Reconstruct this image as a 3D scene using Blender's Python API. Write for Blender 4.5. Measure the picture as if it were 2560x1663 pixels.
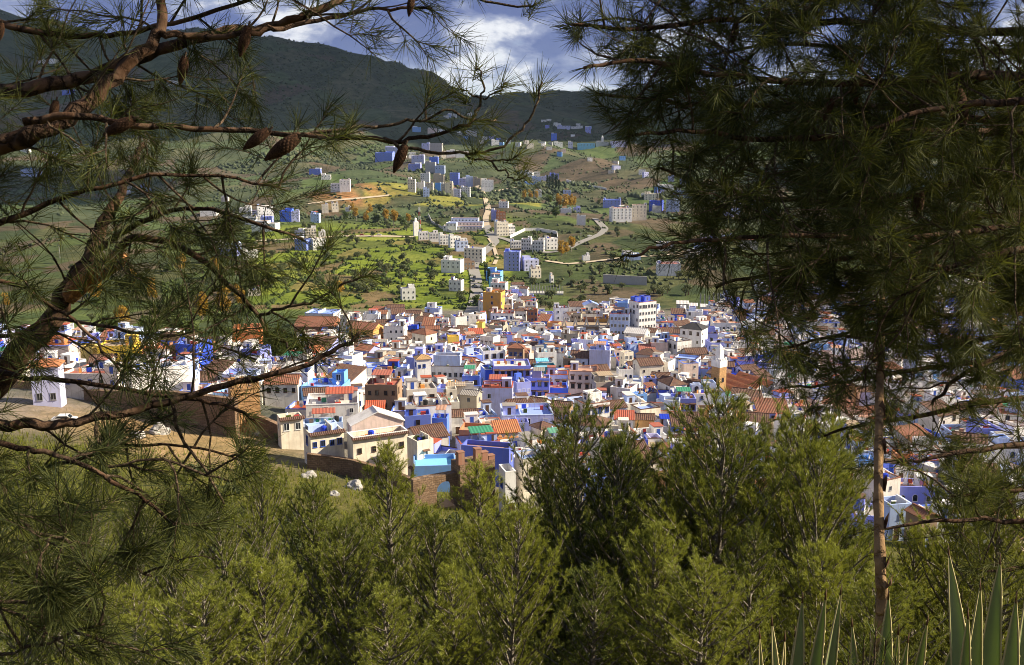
import bpy, bmesh, math, random
import numpy as np
from mathutils import Vector, Matrix, Quaternion
R = math.radians
rnd = random.Random(7)
nrs = np.random.RandomState(11)
scene = bpy.context.scene
for _o in list(bpy.data.objects): bpy.data.objects.remove(_o)

# ------------------------------------------------------------------ camera, sky, sun, exposure
FPX = 2460.0                       # focal length in photograph pixels (2560 wide)
PITCH = math.atan((831.5 - 330) / FPX)
cam_data = bpy.data.cameras.new('camera')
cam_data.sensor_width = 36.0
cam_data.lens = 36.0 * FPX / 2560.0
cam_data.clip_start = 0.05
cam_data.clip_end = 60000
cam = bpy.data.objects.new('camera', cam_data)
scene.collection.objects.link(cam)
cam.location = (0, 0, 0)
cam.rotation_euler = (math.pi / 2 - PITCH, 0, 0)
scene.camera = cam

SUN_AZ, SUN_EL = R(90), R(31)       # azimuth measured from straight ahead towards the right
SUN_DIR = Vector((math.sin(SUN_AZ) * math.cos(SUN_EL), math.cos(SUN_AZ) * math.cos(SUN_EL), math.sin(SUN_EL)))
sun_data = bpy.data.lights.new('sun', 'SUN')
sun_data.energy = 5.0
sun_data.angle = R(0.5)
sun_data.color = (1.0, 0.87, 0.66)
sun = bpy.data.objects.new('sun', sun_data)
sun.rotation_euler = SUN_DIR.to_track_quat('Z', 'Y').to_euler()
sun.location = (300, 0, 300)
scene.collection.objects.link(sun)

scene.view_settings.view_transform = 'Standard'
scene.view_settings.look = 'None'
scene.view_settings.exposure = 1.2
scene.view_settings.gamma = 1.0
scene.cycles.use_denoising = True
scene.cycles.filter_width = 0.95
scene.cycles.sample_clamp_indirect = 4.0
scene.cycles.max_bounces = 8
scene.cycles.transparent_max_bounces = 8
scene.cycles.volume_bounces = 0

class NT:
    """tiny node-tree helper"""
    def __init__(s, tree):
        s.t = tree; s.t.nodes.clear()
    def n(s, typ, **kw):
        nd = s.t.nodes.new(typ)
        for k, v in kw.items():
            if k.startswith('i_'):
                key = k[2:]
                key = int(key) if key.isdigit() else key.replace('_', ' ')
                nd.inputs[key].default_value = v
            else:
                setattr(nd, k, v)
        return nd
    def l(s, a, b): s.t.links.new(a, b)
    def math(s, op, a, b=None, clamp=False):
        m = s.n('ShaderNodeMath', operation=op, use_clamp=clamp)
        for i, v in enumerate((a, b)):
            if v is None: continue
            if isinstance(v, (int, float)): m.inputs[i].default_value = v
            else: s.l(v, m.inputs[i])
        return m.outputs[0]
    def mix(s, f, a, b, blend='MIX'):
        m = s.n('ShaderNodeMix', data_type='RGBA', blend_type=blend)
        for i, v in ((0, f), (6, a), (7, b)):
            if isinstance(v, (int, float)): m.inputs[i].default_value = v
            elif isinstance(v, tuple): m.inputs[i].default_value = v if len(v) == 4 else v + (1,)
            else: s.l(v, m.inputs[i])
        return m.outputs[2]
    def ramp(s, f, stops):
        r = s.n('ShaderNodeValToRGB')
        e = r.color_ramp.elements
        while len(e) < len(stops): e.new(0.5)
        for el, (p, c) in zip(e, stops):
            el.position = p
            el.color = c if len(c) == 4 else tuple(c) + (1,)
        s.l(f, r.inputs[0])
        return r.outputs[0]
    def noise(s, vec, scale, detail=4, rough=0.55, dist=0.0):
        nd = s.n('ShaderNodeTexNoise')
        nd.inputs['Scale'].default_value = scale
        nd.inputs['Detail'].default_value = detail
        nd.inputs['Roughness'].default_value = rough
        nd.inputs['Distortion'].default_value = dist
        if vec is not None: s.l(vec, nd.inputs['Vector'])
        return nd.outputs[0]

# world: sky texture with a broken, layered cloud deck
SKY_S = 4.2
world = bpy.data.worlds.new('World')
scene.world = world
world.use_nodes = True
w = NT(world.node_tree)
sky = w.n('ShaderNodeTexSky', sky_type='NISHITA', sun_disc=False)
sky.sun_elevation = SUN_EL
sky.sun_rotation = SUN_AZ
sky.air_density = 1.0; sky.dust_density = 0.6; sky.ozone_density = 2.0
tc = w.n('ShaderNodeTexCoord')
sep = w.n('ShaderNodeSeparateXYZ'); w.l(tc.outputs['Generated'], sep.inputs[0])
cmb = w.n('ShaderNodeCombineXYZ')
w.l(sep.outputs[0], cmb.inputs[0]); w.l(sep.outputs[1], cmb.inputs[1]); w.l(w.math('MULTIPLY', sep.outputs[2], 2.1), cmb.inputs[2])
n1 = w.noise(cmb.outputs[0], SKY_S, 8, 0.55, 0.4)
n2 = w.noise(cmb.outputs[0], SKY_S * 3.1, 7, 0.6, 0.2)
# the deck thins out towards the horizon all round, where the bright sky shows below it
low = w.n('ShaderNodeMapRange', i_1=0.02, i_2=0.10, i_3=0.14, i_4=0.0); w.l(sep.outputs[2], low.inputs[0])
n1 = w.math('SUBTRACT', n1, low.outputs[0])
cover = w.ramp(n1, [(0.31, (0, 0, 0)), (0.40, (1, 1, 1))])
shade = w.ramp(w.math('ADD', w.math('MULTIPLY', n1, 0.70), w.math('MULTIPLY', n2, 0.34)),
               [(0.39, (9.2, 9.3, 9.4)), (0.445, (7.6, 7.7, 8.1)), (0.48, (3.0, 3.4, 5.0)), (0.525, (0.95, 1.3, 3.2)), (0.59, (1.1, 1.45, 3.2)), (0.66, (5.0, 5.2, 5.9))])
skyc = w.mix(1.0, sky.outputs[0], (0.9, 0.98, 1.25), 'MULTIPLY')
col = w.mix(cover, skyc, shade)
bg = w.n('ShaderNodeBackground', i_Strength=0.052)
w.l(col, bg.inputs[0])
wo = w.n('ShaderNodeOutputWorld'); w.l(bg.outputs[0], wo.inputs[0])

# ------------------------------------------------------------------ projection helpers
CP, SP = math.cos(PITCH), math.sin(PITCH)
def ray(px, py):
    u = (px - 1280) / FPX; v = (831.5 - py) / FPX
    return u, CP + v * SP, -SP + v * CP
def at(px, py, y):
    u, a, b = ray(px, py)
    return Vector((u / a * y, y, b / a * y))
def proj(p):
    f = p[1] * CP - p[2] * SP
    return 1280 + FPX * p[0] / f, 831.5 - FPX * (p[1] * SP + p[2] * CP) / f
def row_ratio(py):
    _, a, b = ray(1280, py); return b / a

# ------------------------------------------------------------------ terrain height
_near = [(-300, 90), (-80, 22), (-10, 0.6), (0, -1.65), (3, -2.7), (6, -4.5), (12, -9.0), (25, -17.0), (45, -26.5), (80, -40.0), (120, -51.5)]
_rows = [(160, 1245), (200, 1132), (250, 1040), (300, 975), (360, 910), (430, 850), (520, 790), (600, 757), (700, 690), (800, 641), (950, 586),
         (1100, 546), (1300, 496), (1600, 441), (2000, 386), (2500, 327), (3200, 268), (3900, 236)]
_py = np.array([a for a, _ in _near] + [a for a, _ in _rows] + [5200, 8000, 14000], float)
_pz = np.array([b for _, b in _near] + [row_ratio(r) * y for y, r in _rows] + [120, -40, -260], float)
_fine_y = np.concatenate([np.linspace(-300, 100, 801), np.geomspace(100.5, 14000, 1500)])
_fine_z = np.interp(_fine_y, _py, _pz)
for _ in range(2):      # soften the kinks of the profile
    k = np.array([1, 2, 3, 4, 3, 2, 1.]); k /= k.sum()
    _fine_z = np.convolve(np.pad(_fine_z, 3, mode='edge'), k, 'valid')
_ridge_px = np.array([-400, 0, 150, 300, 430, 620, 700, 850, 1000, 1080, 1130, 1175, 1450, 1700, 2000, 2300, 2600, 3000])
_ridge_py = np.array([40, 47, 60, 76, 76, 92, 106, 140, 162, 182, 214, 236, 236, 226, 215, 200, 190, 180])
_ru = (_ridge_px - 1280) / FPX
_rz = np.array([row_ratio(r) for r in _ridge_py]) - row_ratio(236)
def sstep(a, b, x):
    t = np.clip((x - a) / (b - a), 0, 1); return t * t * (3 - 2 * t)
def ground(x, y):
    x = np.asarray(x, float); y = np.asarray(y, float)
    z = np.interp(y, _fine_y, _fine_z)
    lw = sstep(30, 120, y) * (1 - sstep(260, 430, y))
    z = z + lw * np.where(x < 0, np.clip(-0.13 * x, 0, 13), np.clip(-0.09 * x, -9, 0))
    yy = np.maximum(y, 1)
    uu = np.clip(x / yy * 1.02, -0.7, 0.7)
    m = np.interp(uu, _ru, _rz) * 3900
    z = z + m * sstep(1650, 3750, y) * (1 - 0.6 * sstep(4000, 7000, y))
    # knoll on the left of the valley (bare orange slope) and gentle folds
    z = z + 24 * np.exp(-(((x + 205) / 85) ** 2 + ((y - 1270) / 100) ** 2))
    amp = np.clip((y - 560) / 900, 0, 1)
    z = z + amp * (3.0 * (.6 - np.abs(np.sin(x / 53 + .8 * np.sin(y / 120)))) + 8 * np.sin(x / 97 + 1.3) * np.sin(y / 143 + .4) + 4 * np.sin(x / 41 + y / 77) + 2.0 * np.sin(x / 19 - y / 31 + 2))
    amp2 = np.clip((y - 1500) / 1500, 0, 1)
    z = z + amp2 * (16 * np.sin(x / 210 + y / 330) + 10 * np.sin(x / 90 - y / 160 + 1) + 6 * np.sin(x / 47 + y / 61) + (1 - .75 * sstep(2700, 3500, y)) * (22 * (.6 - np.abs(np.sin(x / 170 + .6 * np.sin(y / 260) + y / 900))) + 12 * (.6 - np.abs(np.sin(x / 71 - y / 420 + 1)))))
    nr = np.clip(1 - y / 200, 0, 1) * sstep(8, 40, y)
    z = z + nr * (0.8 * np.sin(x / 5.1 + y / 7.3) + 0.5 * np.sin(x / 2.3 - y / 3.9 + 1) + 1.2 * np.sin(x / 13. + 2) * np.sin(y / 17.))
    return z
def gz(x, y): return float(ground(x, y))
_ys = np.geomspace(2.5, 9000, 4200)
def cast(px, py, hoff=0.0, y0=60.0):
    """where the ray through a pixel meets the terrain raised by hoff"""
    u, a, b = ray(px, py)
    ys = _ys[_ys >= y0]
    g = ground(u / a * ys, ys) + hoff
    hit = np.nonzero(b / a * ys <= g)[0]
    if len(hit) == 0: return None
    y = float(ys[hit[0]])
    return Vector((u / a * y, y, b / a * y - hoff))

# ------------------------------------------------------------------ mesh helpers
class MB:
    """collects faces by material name; build() links ONE mesh object"""
    def __init__(s): s.v = []; s.f = []; s.m = []
    def add(s, vs, fs, m):
        o = len(s.v); s.v.extend([tuple(p) for p in vs])
        for f in fs: s.f.append(tuple(i + o for i in f)); s.m.append(m)
        return s
    def box(s, x0, x1, y0, y1, z0, z1, m, bottom=True):
        vs = [(x0, y0, z0), (x1, y0, z0), (x1, y1, z0), (x0, y1, z0), (x0, y0, z1), (x1, y0, z1), (x1, y1, z1), (x0, y1, z1)]
        fs = [(0, 1, 5, 4), (1, 2, 6, 5), (2, 3, 7, 6), (3, 0, 4, 7), (4, 5, 6, 7)]
        if bottom: fs.append((3, 2, 1, 0))
        return s.add(vs, fs, m)
    def tube(s, pts, rad, m, sides=6, cap=True, jitter=0.0):
        pts = [Vector(p) for p in pts]; n = len(pts)
        vs = []; fs = []
        up = Vector((0, 0, 1)); prev = None
        for i, p in enumerate(pts):
            t = (pts[min(i + 1, n - 1)] - pts[max(i - 1, 0)]).normalized()
            if prev is None:
                a = t.cross(up)
                if a.length < 1e-3: a = t.cross(Vector((1, 0, 0)))
            else: a = prev - t * prev.dot(t)
            a.normalize(); prev = a; b = t.cross(a)
            r = rad[i] if hasattr(rad, '__len__') else rad
            for k in range(sides):
                th = 2 * math.pi * k / sides
                rr = r * (1 + (rnd.uniform(-jitter, jitter) if jitter else 0))
                vs.append(p + a * (math.cos(th) * rr) + b * (math.sin(th) * rr))
        for i in range(n - 1):
            for k in range(sides):
                k2 = (k + 1) % sides
                fs.append((i * sides + k, i * sides + k2, (i + 1) * sides + k2, (i + 1) * sides + k))
        if cap:
            fs.append(tuple(range(sides - 1, -1, -1))); fs.append(tuple((n - 1) * sides + k for k in range(sides)))
        return s.add(vs, fs, m)
    def append(s, o, mat=None):
        off = len(s.v)
        if mat is None: s.v.extend(o.v)
        else: s.v.extend([tuple(mat @ Vector(p)) for p in o.v])
        s.f.extend([tuple(i + off for i in f) for f in o.f]); s.m.extend(o.m)
    def mesh(s, name, smooth=False):
        me = bpy.data.meshes.new(name)
        me.from_pydata(s.v, [], s.f)
        names = []
        idx = []
        for m in s.m:
            if m not in names: names.append(m)
            idx.append(names.index(m))
        for m in names: me.materials.append(M[m])
        if len(names) > 1: me.polygons.foreach_set('material_index', idx)
        if smooth: me.polygons.foreach_set('use_smooth', [True] * len(s.f))
        me.update()
        return me
    def build(s, name, parent=None, smooth=False, loc=None):
        return link(name, s.mesh(name, smooth), parent, loc)
def link(name, data, parent=None, loc=None, rotz=None, scale=None):
    o = bpy.data.objects.new(name, data)
    scene.collection.objects.link(o)
    if parent is not None: o.parent = parent
    if loc is not None: o.location = loc
    if rotz is not None: o.rotation_euler = (0, 0, rotz)
    if scale is not None: o.scale = scale if hasattr(scale, '__len__') else (scale,) * 3
    return o
def tag(o, label, cat, group=None, kind=None):
    o['label'] = label
    if cat: o['category'] = cat
    if group: o['group'] = group
    if kind: o['kind'] = kind
    return o
def thing(name, label, cat, loc=(0, 0, 0), rotz=0, group=None, scale=None):
    o = link(name, None, None, loc, rotz, scale)
    o.empty_display_size = 0.2
    return tag(o, label, cat, group)
def structure(o): o['kind'] = 'structure'; return o
def copy_tree(o, parent=None):
    c = o.copy(); scene.collection.objects.link(c); c.parent = parent
    for ch in [q for q in KIDS.get(o.name, [])]:
        copy_tree(ch, c)
    return c
KIDS = {}
def np_mesh(name, verts, quads, mats, midx=None, smooth=False):
    me = bpy.data.meshes.new(name)
    verts = np.asarray(verts, np.float32); quads = np.asarray(quads, np.int32)
    nf, k = quads.shape
    me.vertices.add(len(verts)); me.vertices.foreach_set('co', verts.ravel())
    me.loops.add(nf * k); me.loops.foreach_set('vertex_index', quads.ravel())
    me.polygons.add(nf); me.polygons.foreach_set('loop_start', np.arange(0, nf * k, k, dtype=np.int32))
    me.polygons.foreach_set('loop_total', np.full(nf, k, np.int32))
    for m in mats: me.materials.append(M[m])
    if midx is not None: me.polygons.foreach_set('material_index', np.asarray(midx, np.int32))
    if smooth: me.polygons.foreach_set('use_smooth', np.ones(nf, bool))
    me.update(calc_edges=True); me.validate()
    return me

# ------------------------------------------------------------------ materials
M = {}
def new_mat(name):
    m = bpy.data.materials.new(name); m.use_nodes = True; M[name] = m
    return m, NT(m.node_tree)
def finish(n, color, rough=0.85, bump=None, bstr=0.2, bdist=0.05, spec=0.3):
    b = n.n('ShaderNodeBsdfPrincipled')
    b.inputs['Roughness'].default_value = rough
    b.inputs['Specular IOR Level'].default_value = spec
    if isinstance(color, tuple): b.inputs['Base Color'].default_value = color + (1,)
    else: n.l(color, b.inputs['Base Color'])
    if bump is not None:
        bp = n.n('ShaderNodeBump'); bp.inputs['Strength'].default_value = bstr; bp.inputs['Distance'].default_value = bdist
        n.l(bump, bp.inputs['Height']); n.l(bp.outputs[0], b.inputs['Normal'])
    o = n.n('ShaderNodeOutputMaterial'); n.l(b.outputs[0], o.inputs[0])
    return b, o
def plaster(name, c, stain=0.45, streak=0.4, dirt=(0.30, 0.25, 0.19)):
    m, n = new_mat(name)
    g = n.n('ShaderNodeNewGeometry')
    info = n.n('ShaderNodeObjectInfo')
    big = n.noise(g.outputs['Position'], 0.45, 5, 0.6)
    mp = n.n('ShaderNodeMapping'); mp.inputs['Scale'].default_value = (1.6, 1.6, 0.16)
    n.l(g.outputs['Position'], mp.inputs[0])
    st = n.noise(mp.outputs[0], 1.3, 5, 0.65)
    f1 = n.ramp(big, [(0.44, (0, 0, 0)), (0.66, (1, 1, 1))])
    f2 = n.ramp(st, [(0.50, (0, 0, 0)), (0.74, (1, 1, 1))])
    hsv = n.n('ShaderNodeHueSaturation'); hsv.inputs['Color'].default_value = c + (1,)
    n.l(n.math('ADD', n.math('MULTIPLY', info.outputs['Random'], 0.22), 0.86), hsv.inputs['Value'])
    n.l(n.math('ADD', n.math('MULTIPLY', info.outputs['Random'], 0.25), 0.86), hsv.inputs['Saturation'])
    cc = n.mix(n.math('MULTIPLY', f1, stain), hsv.outputs[0], tuple(c[i] * 0.62 + dirt[i] * 0.25 for i in range(3)))
    cc = n.mix(n.math('MULTIPLY', f2, streak), cc, dirt)
    finish(n, cc, 0.9, n.noise(g.outputs['Position'], 6, 3), 0.25, 0.03)
PAL = dict(white=(0.80, 0.79, 0.77), offwhite=(0.66, 0.62, 0.56), paleblue=(0.47, 0.58, 0.85), sky=(0.20, 0.41, 0.82), cobalt=(0.045, 0.10, 0.60),
           blue=(0.13, 0.22, 0.76), violet=(0.30, 0.34, 0.80), lilac=(0.55, 0.57, 0.84), cream=(0.77, 0.70, 0.57), ochre=(0.66, 0.36, 0.12),
           yellow=(0.80, 0.55, 0.09), pink=(0.68, 0.54, 0.48), brick=(0.30, 0.13, 0.075), brown=(0.27, 0.18, 0.12), stone=(0.38, 0.34, 0.28),
           terracotta=(0.48, 0.19, 0.085), grey=(0.45, 0.44, 0.43), cyan=(0.24, 0.58, 0.80), orange=(0.66, 0.27, 0.07), teal=(0.06, 0.22, 0.26))
for k, c in PAL.items():
    plaster(k, c, stain=0.75 if k in ('offwhite', 'cream', 'stone', 'brown', 'pink') else 0.5, streak=0.5 if k not in ('cobalt', 'blue', 'violet', 'sky') else 0.25)
plaster('roof_red', (0.36, 0.085, 0.05), 0.6, 0.3); plaster('roof_salmon', (0.42, 0.24, 0.17), 0.5, 0.3)
plaster('roof_grey', (0.27, 0.25, 0.23), 0.6, 0.2); plaster('roof_white', (0.60, 0.58, 0.56), 0.6, 0.35); plaster('roof_blue', (0.25, 0.36, 0.74), 0.4, 0.2)
plaster('roof_cyan', (0.20, 0.52, 0.72), 0.3, 0.15); plaster('roof_tan', (0.36, 0.27, 0.18), 0.6, 0.3); plaster('roof_green', (0.09, 0.30, 0.20), 0.4, 0.2)
plaster('concrete', (0.42, 0.41, 0.39), 0.5, 0.3); plaster('black_roof', (0.035, 0.035, 0.04), 0.3, 0.1)
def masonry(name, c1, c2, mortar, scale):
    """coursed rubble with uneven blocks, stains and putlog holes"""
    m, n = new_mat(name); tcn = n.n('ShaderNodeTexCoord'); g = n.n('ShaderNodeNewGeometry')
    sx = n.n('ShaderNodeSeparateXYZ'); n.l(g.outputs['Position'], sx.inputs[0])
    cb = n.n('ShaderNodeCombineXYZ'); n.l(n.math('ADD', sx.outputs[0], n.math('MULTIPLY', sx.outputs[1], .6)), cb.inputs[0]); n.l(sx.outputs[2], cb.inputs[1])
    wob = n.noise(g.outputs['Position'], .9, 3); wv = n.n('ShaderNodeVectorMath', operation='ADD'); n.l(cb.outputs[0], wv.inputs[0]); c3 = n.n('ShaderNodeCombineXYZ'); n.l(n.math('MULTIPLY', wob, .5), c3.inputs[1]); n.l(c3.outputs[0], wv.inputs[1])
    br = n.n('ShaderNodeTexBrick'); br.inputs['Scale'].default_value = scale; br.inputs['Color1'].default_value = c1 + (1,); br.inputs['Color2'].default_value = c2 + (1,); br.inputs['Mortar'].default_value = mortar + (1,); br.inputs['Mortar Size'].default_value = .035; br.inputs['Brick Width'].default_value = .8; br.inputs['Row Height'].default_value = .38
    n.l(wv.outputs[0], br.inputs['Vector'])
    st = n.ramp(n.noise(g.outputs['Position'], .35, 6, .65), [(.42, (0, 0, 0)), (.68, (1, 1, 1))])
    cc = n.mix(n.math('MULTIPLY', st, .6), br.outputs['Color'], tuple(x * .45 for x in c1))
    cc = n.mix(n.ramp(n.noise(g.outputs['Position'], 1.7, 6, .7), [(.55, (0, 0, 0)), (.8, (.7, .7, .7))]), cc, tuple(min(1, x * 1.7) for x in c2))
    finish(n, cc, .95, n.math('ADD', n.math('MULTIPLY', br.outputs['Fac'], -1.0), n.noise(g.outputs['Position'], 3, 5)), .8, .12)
def tilemat(name, c1, c2):
    m, n = new_mat(name)
    tcn = n.n('ShaderNodeTexCoord')
    g = n.n('ShaderNodeNewGeometry')
    v = n.n('ShaderNodeTexVoronoi'); v.inputs['Scale'].default_value = 2.6; n.l(g.outputs['Position'], v.inputs['Vector'])
    sp = n.n('ShaderNodeSeparateColor'); n.l(v.outputs['Color'], sp.inputs[0])
    cc = n.mix(sp.outputs[0], c1, c2)
    lich = n.ramp(n.noise(g.outputs['Position'], 0.8, 5, 0.6), [(0.5, (0, 0, 0)), (0.75, (1, 1, 1))])
    cc = n.mix(n.math('MULTIPLY', lich, 0.45), cc, (0.20, 0.16, 0.10))
    finish(n, cc, 0.85, sp.outputs[1], 0.5, 0.06)
masonry('rampart', (0.20, 0.125, 0.075), (0.27, 0.18, 0.115), (0.12, 0.08, 0.055), 1.1); masonry('rampart_lit', (0.50, 0.28, 0.12), (0.58, 0.36, 0.17), (0.36, 0.22, 0.11), 1.3)  # rampart is painted darker as if shaded, rampart_lit lighter as if sunlit
tilemat('tile', (0.25, 0.10, 0.058), (0.16, 0.07, 0.045)); tilemat('tile_dark', (0.15, 0.075, 0.05), (0.085, 0.05, 0.04))
tilemat('tile_ochre', (0.42, 0.26, 0.12), (0.30, 0.19, 0.09)); tilemat('tile_orange', (0.46, 0.18, 0.075), (0.34, 0.13, 0.06))
def flat(name, c, rough=0.6, spec=0.3, metal=0.0):
    m, n = new_mat(name)
    info = n.n('ShaderNodeObjectInfo'); g = n.n('ShaderNodeNewGeometry')
    f = n.noise(g.outputs['Position'], 3.0, 3)
    cc = n.mix(n.math('MULTIPLY', f, 0.5), c, tuple(x * 0.6 for x in c))
    b, _ = finish(n, cc, rough, spec=spec); b.inputs['Metallic'].default_value = metal
flat('frame_white', (0.7, 0.7, 0.7)); flat('frame_blue', (0.04, 0.10, 0.45)); flat('frame_brown', (0.09, 0.045, 0.025)); flat('frame_grey', (0.3, 0.3, 0.32))
flat('metal', (0.5, 0.5, 0.5), 0.45, 0.5, 0.6); flat('dish', (0.72, 0.72, 0.72), 0.5); flat('plastic_blue', (0.02, 0.05, 0.5), 0.4); flat('plastic_black', (0.02, 0.02, 0.02), 0.4)
flat('cloth_red', (0.5, 0.06, 0.05), 0.9); flat('cloth_orange', (0.7, 0.3, 0.08), 0.9); flat('cloth_white', (0.75, 0.75, 0.75), 0.9); flat('cloth_pink', (0.6, 0.25, 0.35), 0.9); flat('tarp_green', (0.05, 0.25, 0.15), 0.7)
flat('paint_red', (0.5, 0.04, 0.03)); flat('paint_white', (0.8, 0.8, 0.8)); flat('letter', (0.03, 0.03, 0.08)); flat('tyre', (0.015, 0.015, 0.015), 0.9)
flat('car_white', (0.75, 0.75, 0.75), 0.3, 0.5); flat('car_grey', (0.2, 0.21, 0.23), 0.3, 0.5); flat('car_dark', (0.04, 0.045, 0.06), 0.3, 0.5); flat('car_red', (0.35, 0.03, 0.03), 0.3, 0.5)
m, n = new_mat('pane'); finish(n, (0.018, 0.022, 0.03), 0.12, spec=0.6)
# asphalt and dirt tracks
for nm, c1, c2 in (('asphalt', (0.20, 0.19, 0.18), (0.28, 0.265, 0.24)), ('track', (0.40, 0.32, 0.22), (0.50, 0.42, 0.31)), ('bare', (0.46, 0.30, 0.15), (0.34, 0.21, 0.1))):
    m, n = new_mat(nm); g = n.n('ShaderNodeNewGeometry')
    f = n.noise(g.outputs['Position'], 0.5, 6, 0.65)
    finish(n, n.mix(f, c1, c2), 0.9, f, 0.3, 0.05)
# terrain: vertex colours hold the land cover, noise breaks it up
m, n = new_mat('terrain')
g = n.n('ShaderNodeNewGeometry')
at_ = n.n('ShaderNodeAttribute', attribute_name='land')
fa = n.noise(g.outputs['Position'], 0.035, 8, 0.68)
fb = n.noise(g.outputs['Position'], 0.22, 6, 0.7)
fc = n.noise(g.outputs['Position'], 1.6, 5, 0.7)
cc = n.mix(n.ramp(fa, [(0.42, (0, 0, 0)), (0.62, (1, 1, 1))]), at_.outputs['Color'], n.mix(1.0, at_.outputs['Color'], (0.52, 0.60, 0.55), 'MULTIPLY'))
cc = n.mix(n.ramp(fb, [(0.46, (0, 0, 0)), (0.66, (0.75, 0.75, 0.75))]), cc, n.mix(1.0, cc, (0.45, 0.50, 0.40), 'MULTIPLY'))
cc = n.mix(n.ramp(fc, [(0.45, (0, 0, 0)), (0.75, (0.5, 0.5, 0.5))]), cc, n.mix(1.0, cc, (1.35, 1.15, 0.75), 'MULTIPLY'))
finish(n, cc, 0.95, n.math('ADD', n.math('MULTIPLY', fb, 2.0), fc), 0.8, 0.6, 0.1)
m, n = new_mat('far_mountain'); g = n.n('ShaderNodeNewGeometry')
finish(n, n.mix(n.noise(g.outputs['Position'], 0.002, 6), (0.05, 0.07, 0.06), (0.10, 0.10, 0.07)), 0.95)
m, n = new_mat('cloud'); b_, o_ = finish(n, (0.85, 0.86, 0.9), 1.0)
# rock
m, n = new_mat('rock'); g = n.n('ShaderNodeNewGeometry')
f = n.noise(g.outputs['Position'], 2.2, 7, 0.65)
finish(n, n.ramp(f, [(0.3, (0.13, 0.12, 0.11)), (0.6, (0.42, 0.40, 0.37)), (0.8, (0.55, 0.52, 0.46))]), 0.95, f, 0.7, 0.15)
# bark
def bark(name, c1, c2, c3, sc=9.0):
    m, n = new_mat(name); g = n.n('ShaderNodeNewGeometry')
    v = n.n('ShaderNodeTexVoronoi', feature='DISTANCE_TO_EDGE'); v.inputs['Scale'].default_value = sc * 1.6
    wv = n.noise(g.outputs['Position'], sc, 6, 0.65)
    ad = n.n('ShaderNodeVectorMath', operation='ADD'); n.l(g.outputs['Position'], ad.inputs[0])
    cx = n.n('ShaderNodeCombineXYZ'); n.l(n.math('MULTIPLY', wv, 0.12), cx.inputs[0]); n.l(n.math('MULTIPLY', wv, 0.15), cx.inputs[2]); n.l(cx.outputs[0], ad.inputs[1])
    n.l(ad.outputs[0], v.inputs['Vector'])
    f = n.ramp(v.outputs['Distance'], [(0.0, (0, 0, 0)), (0.16, (1, 1, 1))])
    cc = n.mix(f, c1, n.mix(n.ramp(wv, [(0.4, (0, 0, 0)), (0.65, (1, 1, 1))]), c2, c3))
    finish(n, cc, 0.95, n.math('ADD', n.math('MULTIPLY', f, 0.6), wv), 0.9, 0.02, 0.15)
bark('bark_pine', (0.018, 0.011, 0.007), (0.068, 0.036, 0.020), (0.125, 0.08, 0.052))
bark('bark_twig', (0.05, 0.035, 0.02), (0.10, 0.07, 0.045), (0.16, 0.115, 0.075), 30)
bark('bark_pale', (0.09, 0.075, 0.06), (0.23, 0.20, 0.165), (0.34, 0.31, 0.27), 14)
bark('wood_torn', (0.28, 0.12, 0.05), (0.42, 0.20, 0.08), (0.48, 0.27, 0.12), 22)
bark('cone_scale', (0.03, 0.018, 0.01), (0.10, 0.05, 0.028), (0.17, 0.09, 0.05), 60)
bark('stalk', (0.17, 0.105, 0.055), (0.22, 0.14, 0.07), (0.28, 0.18, 0.095), 7)
def leafmat(name, c1, c2, trans=0.45, tc2=None, rough=0.55, scale=0.7, vary=0.0):
    m, n = new_mat(name); g = n.n('ShaderNodeNewGeometry')
    f = n.noise(g.outputs['Position'], scale, 4, 0.6)
    rn = n.math('ADD', n.math('MULTIPLY', f, 0.8), n.math('MULTIPLY', g.outputs['Random Per Island'], 0.45))
    if vary:
        oi = n.n('ShaderNodeObjectInfo'); rn = n.math('ADD', rn, n.math('MULTIPLY', n.math('SUBTRACT', oi.outputs['Random'], .5), vary))
    cc = n.mix(n.ramp(rn, [(0.35, (0, 0, 0)), (0.85, (1, 1, 1))]), c1, c2)
    b = n.n('ShaderNodeBsdfPrincipled'); b.inputs['Roughness'].default_value = rough; b.inputs['Specular IOR Level'].default_value = 0.18
    n.l(cc, b.inputs['Base Color'])
    t = n.n('ShaderNodeBsdfTranslucent'); n.l(n.mix(1.0, cc, tc2 or (1.7, 1.6, 0.9), 'MULTIPLY'), t.inputs[0])
    mx = n.n('ShaderNodeMixShader', i_0=trans); n.l(b.outputs[0], mx.inputs[1]); n.l(t.outputs[0], mx.inputs[2])
    o = n.n('ShaderNodeOutputMaterial'); n.l(mx.outputs[0], o.inputs[0])
leafmat('needle', (0.016, 0.026, 0.010), (0.082, 0.092, 0.022), 0.3, rough=.7)
leafmat('needle_young', (0.026, 0.044, 0.010), (0.265, 0.29, 0.048), 0.24, vary=.35)  # shade and sun contrast is put into the dark and bright needle tones
leafmat('leaf_olive', (0.060, 0.075, 0.035), (0.12, 0.135, 0.06), 0.25)
leafmat('leaf_green', (0.035, 0.060, 0.015), (0.090, 0.12, 0.025), 0.3)
leafmat('leaf_dark', (0.014, 0.026, 0.012), (0.03, 0.048, 0.018), 0.15)
leafmat('leaf_wood', (0.040, 0.056, 0.028), (0.080, 0.098, 0.045), 0.1, scale=.02)
leafmat('leaf_gold', (0.22, 0.14, 0.02), (0.38, 0.24, 0.035), 0.35)
leafmat('leaf_palm', (0.09, 0.11, 0.02), (0.24, 0.20, 0.04), 0.3)
leafmat('scrub', (0.040, 0.055, 0.022), (0.085, 0.095, 0.035), 0.15)
leafmat('grass', (0.10, 0.13, 0.02), (0.19, 0.19, 0.035), 0.4)
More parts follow.
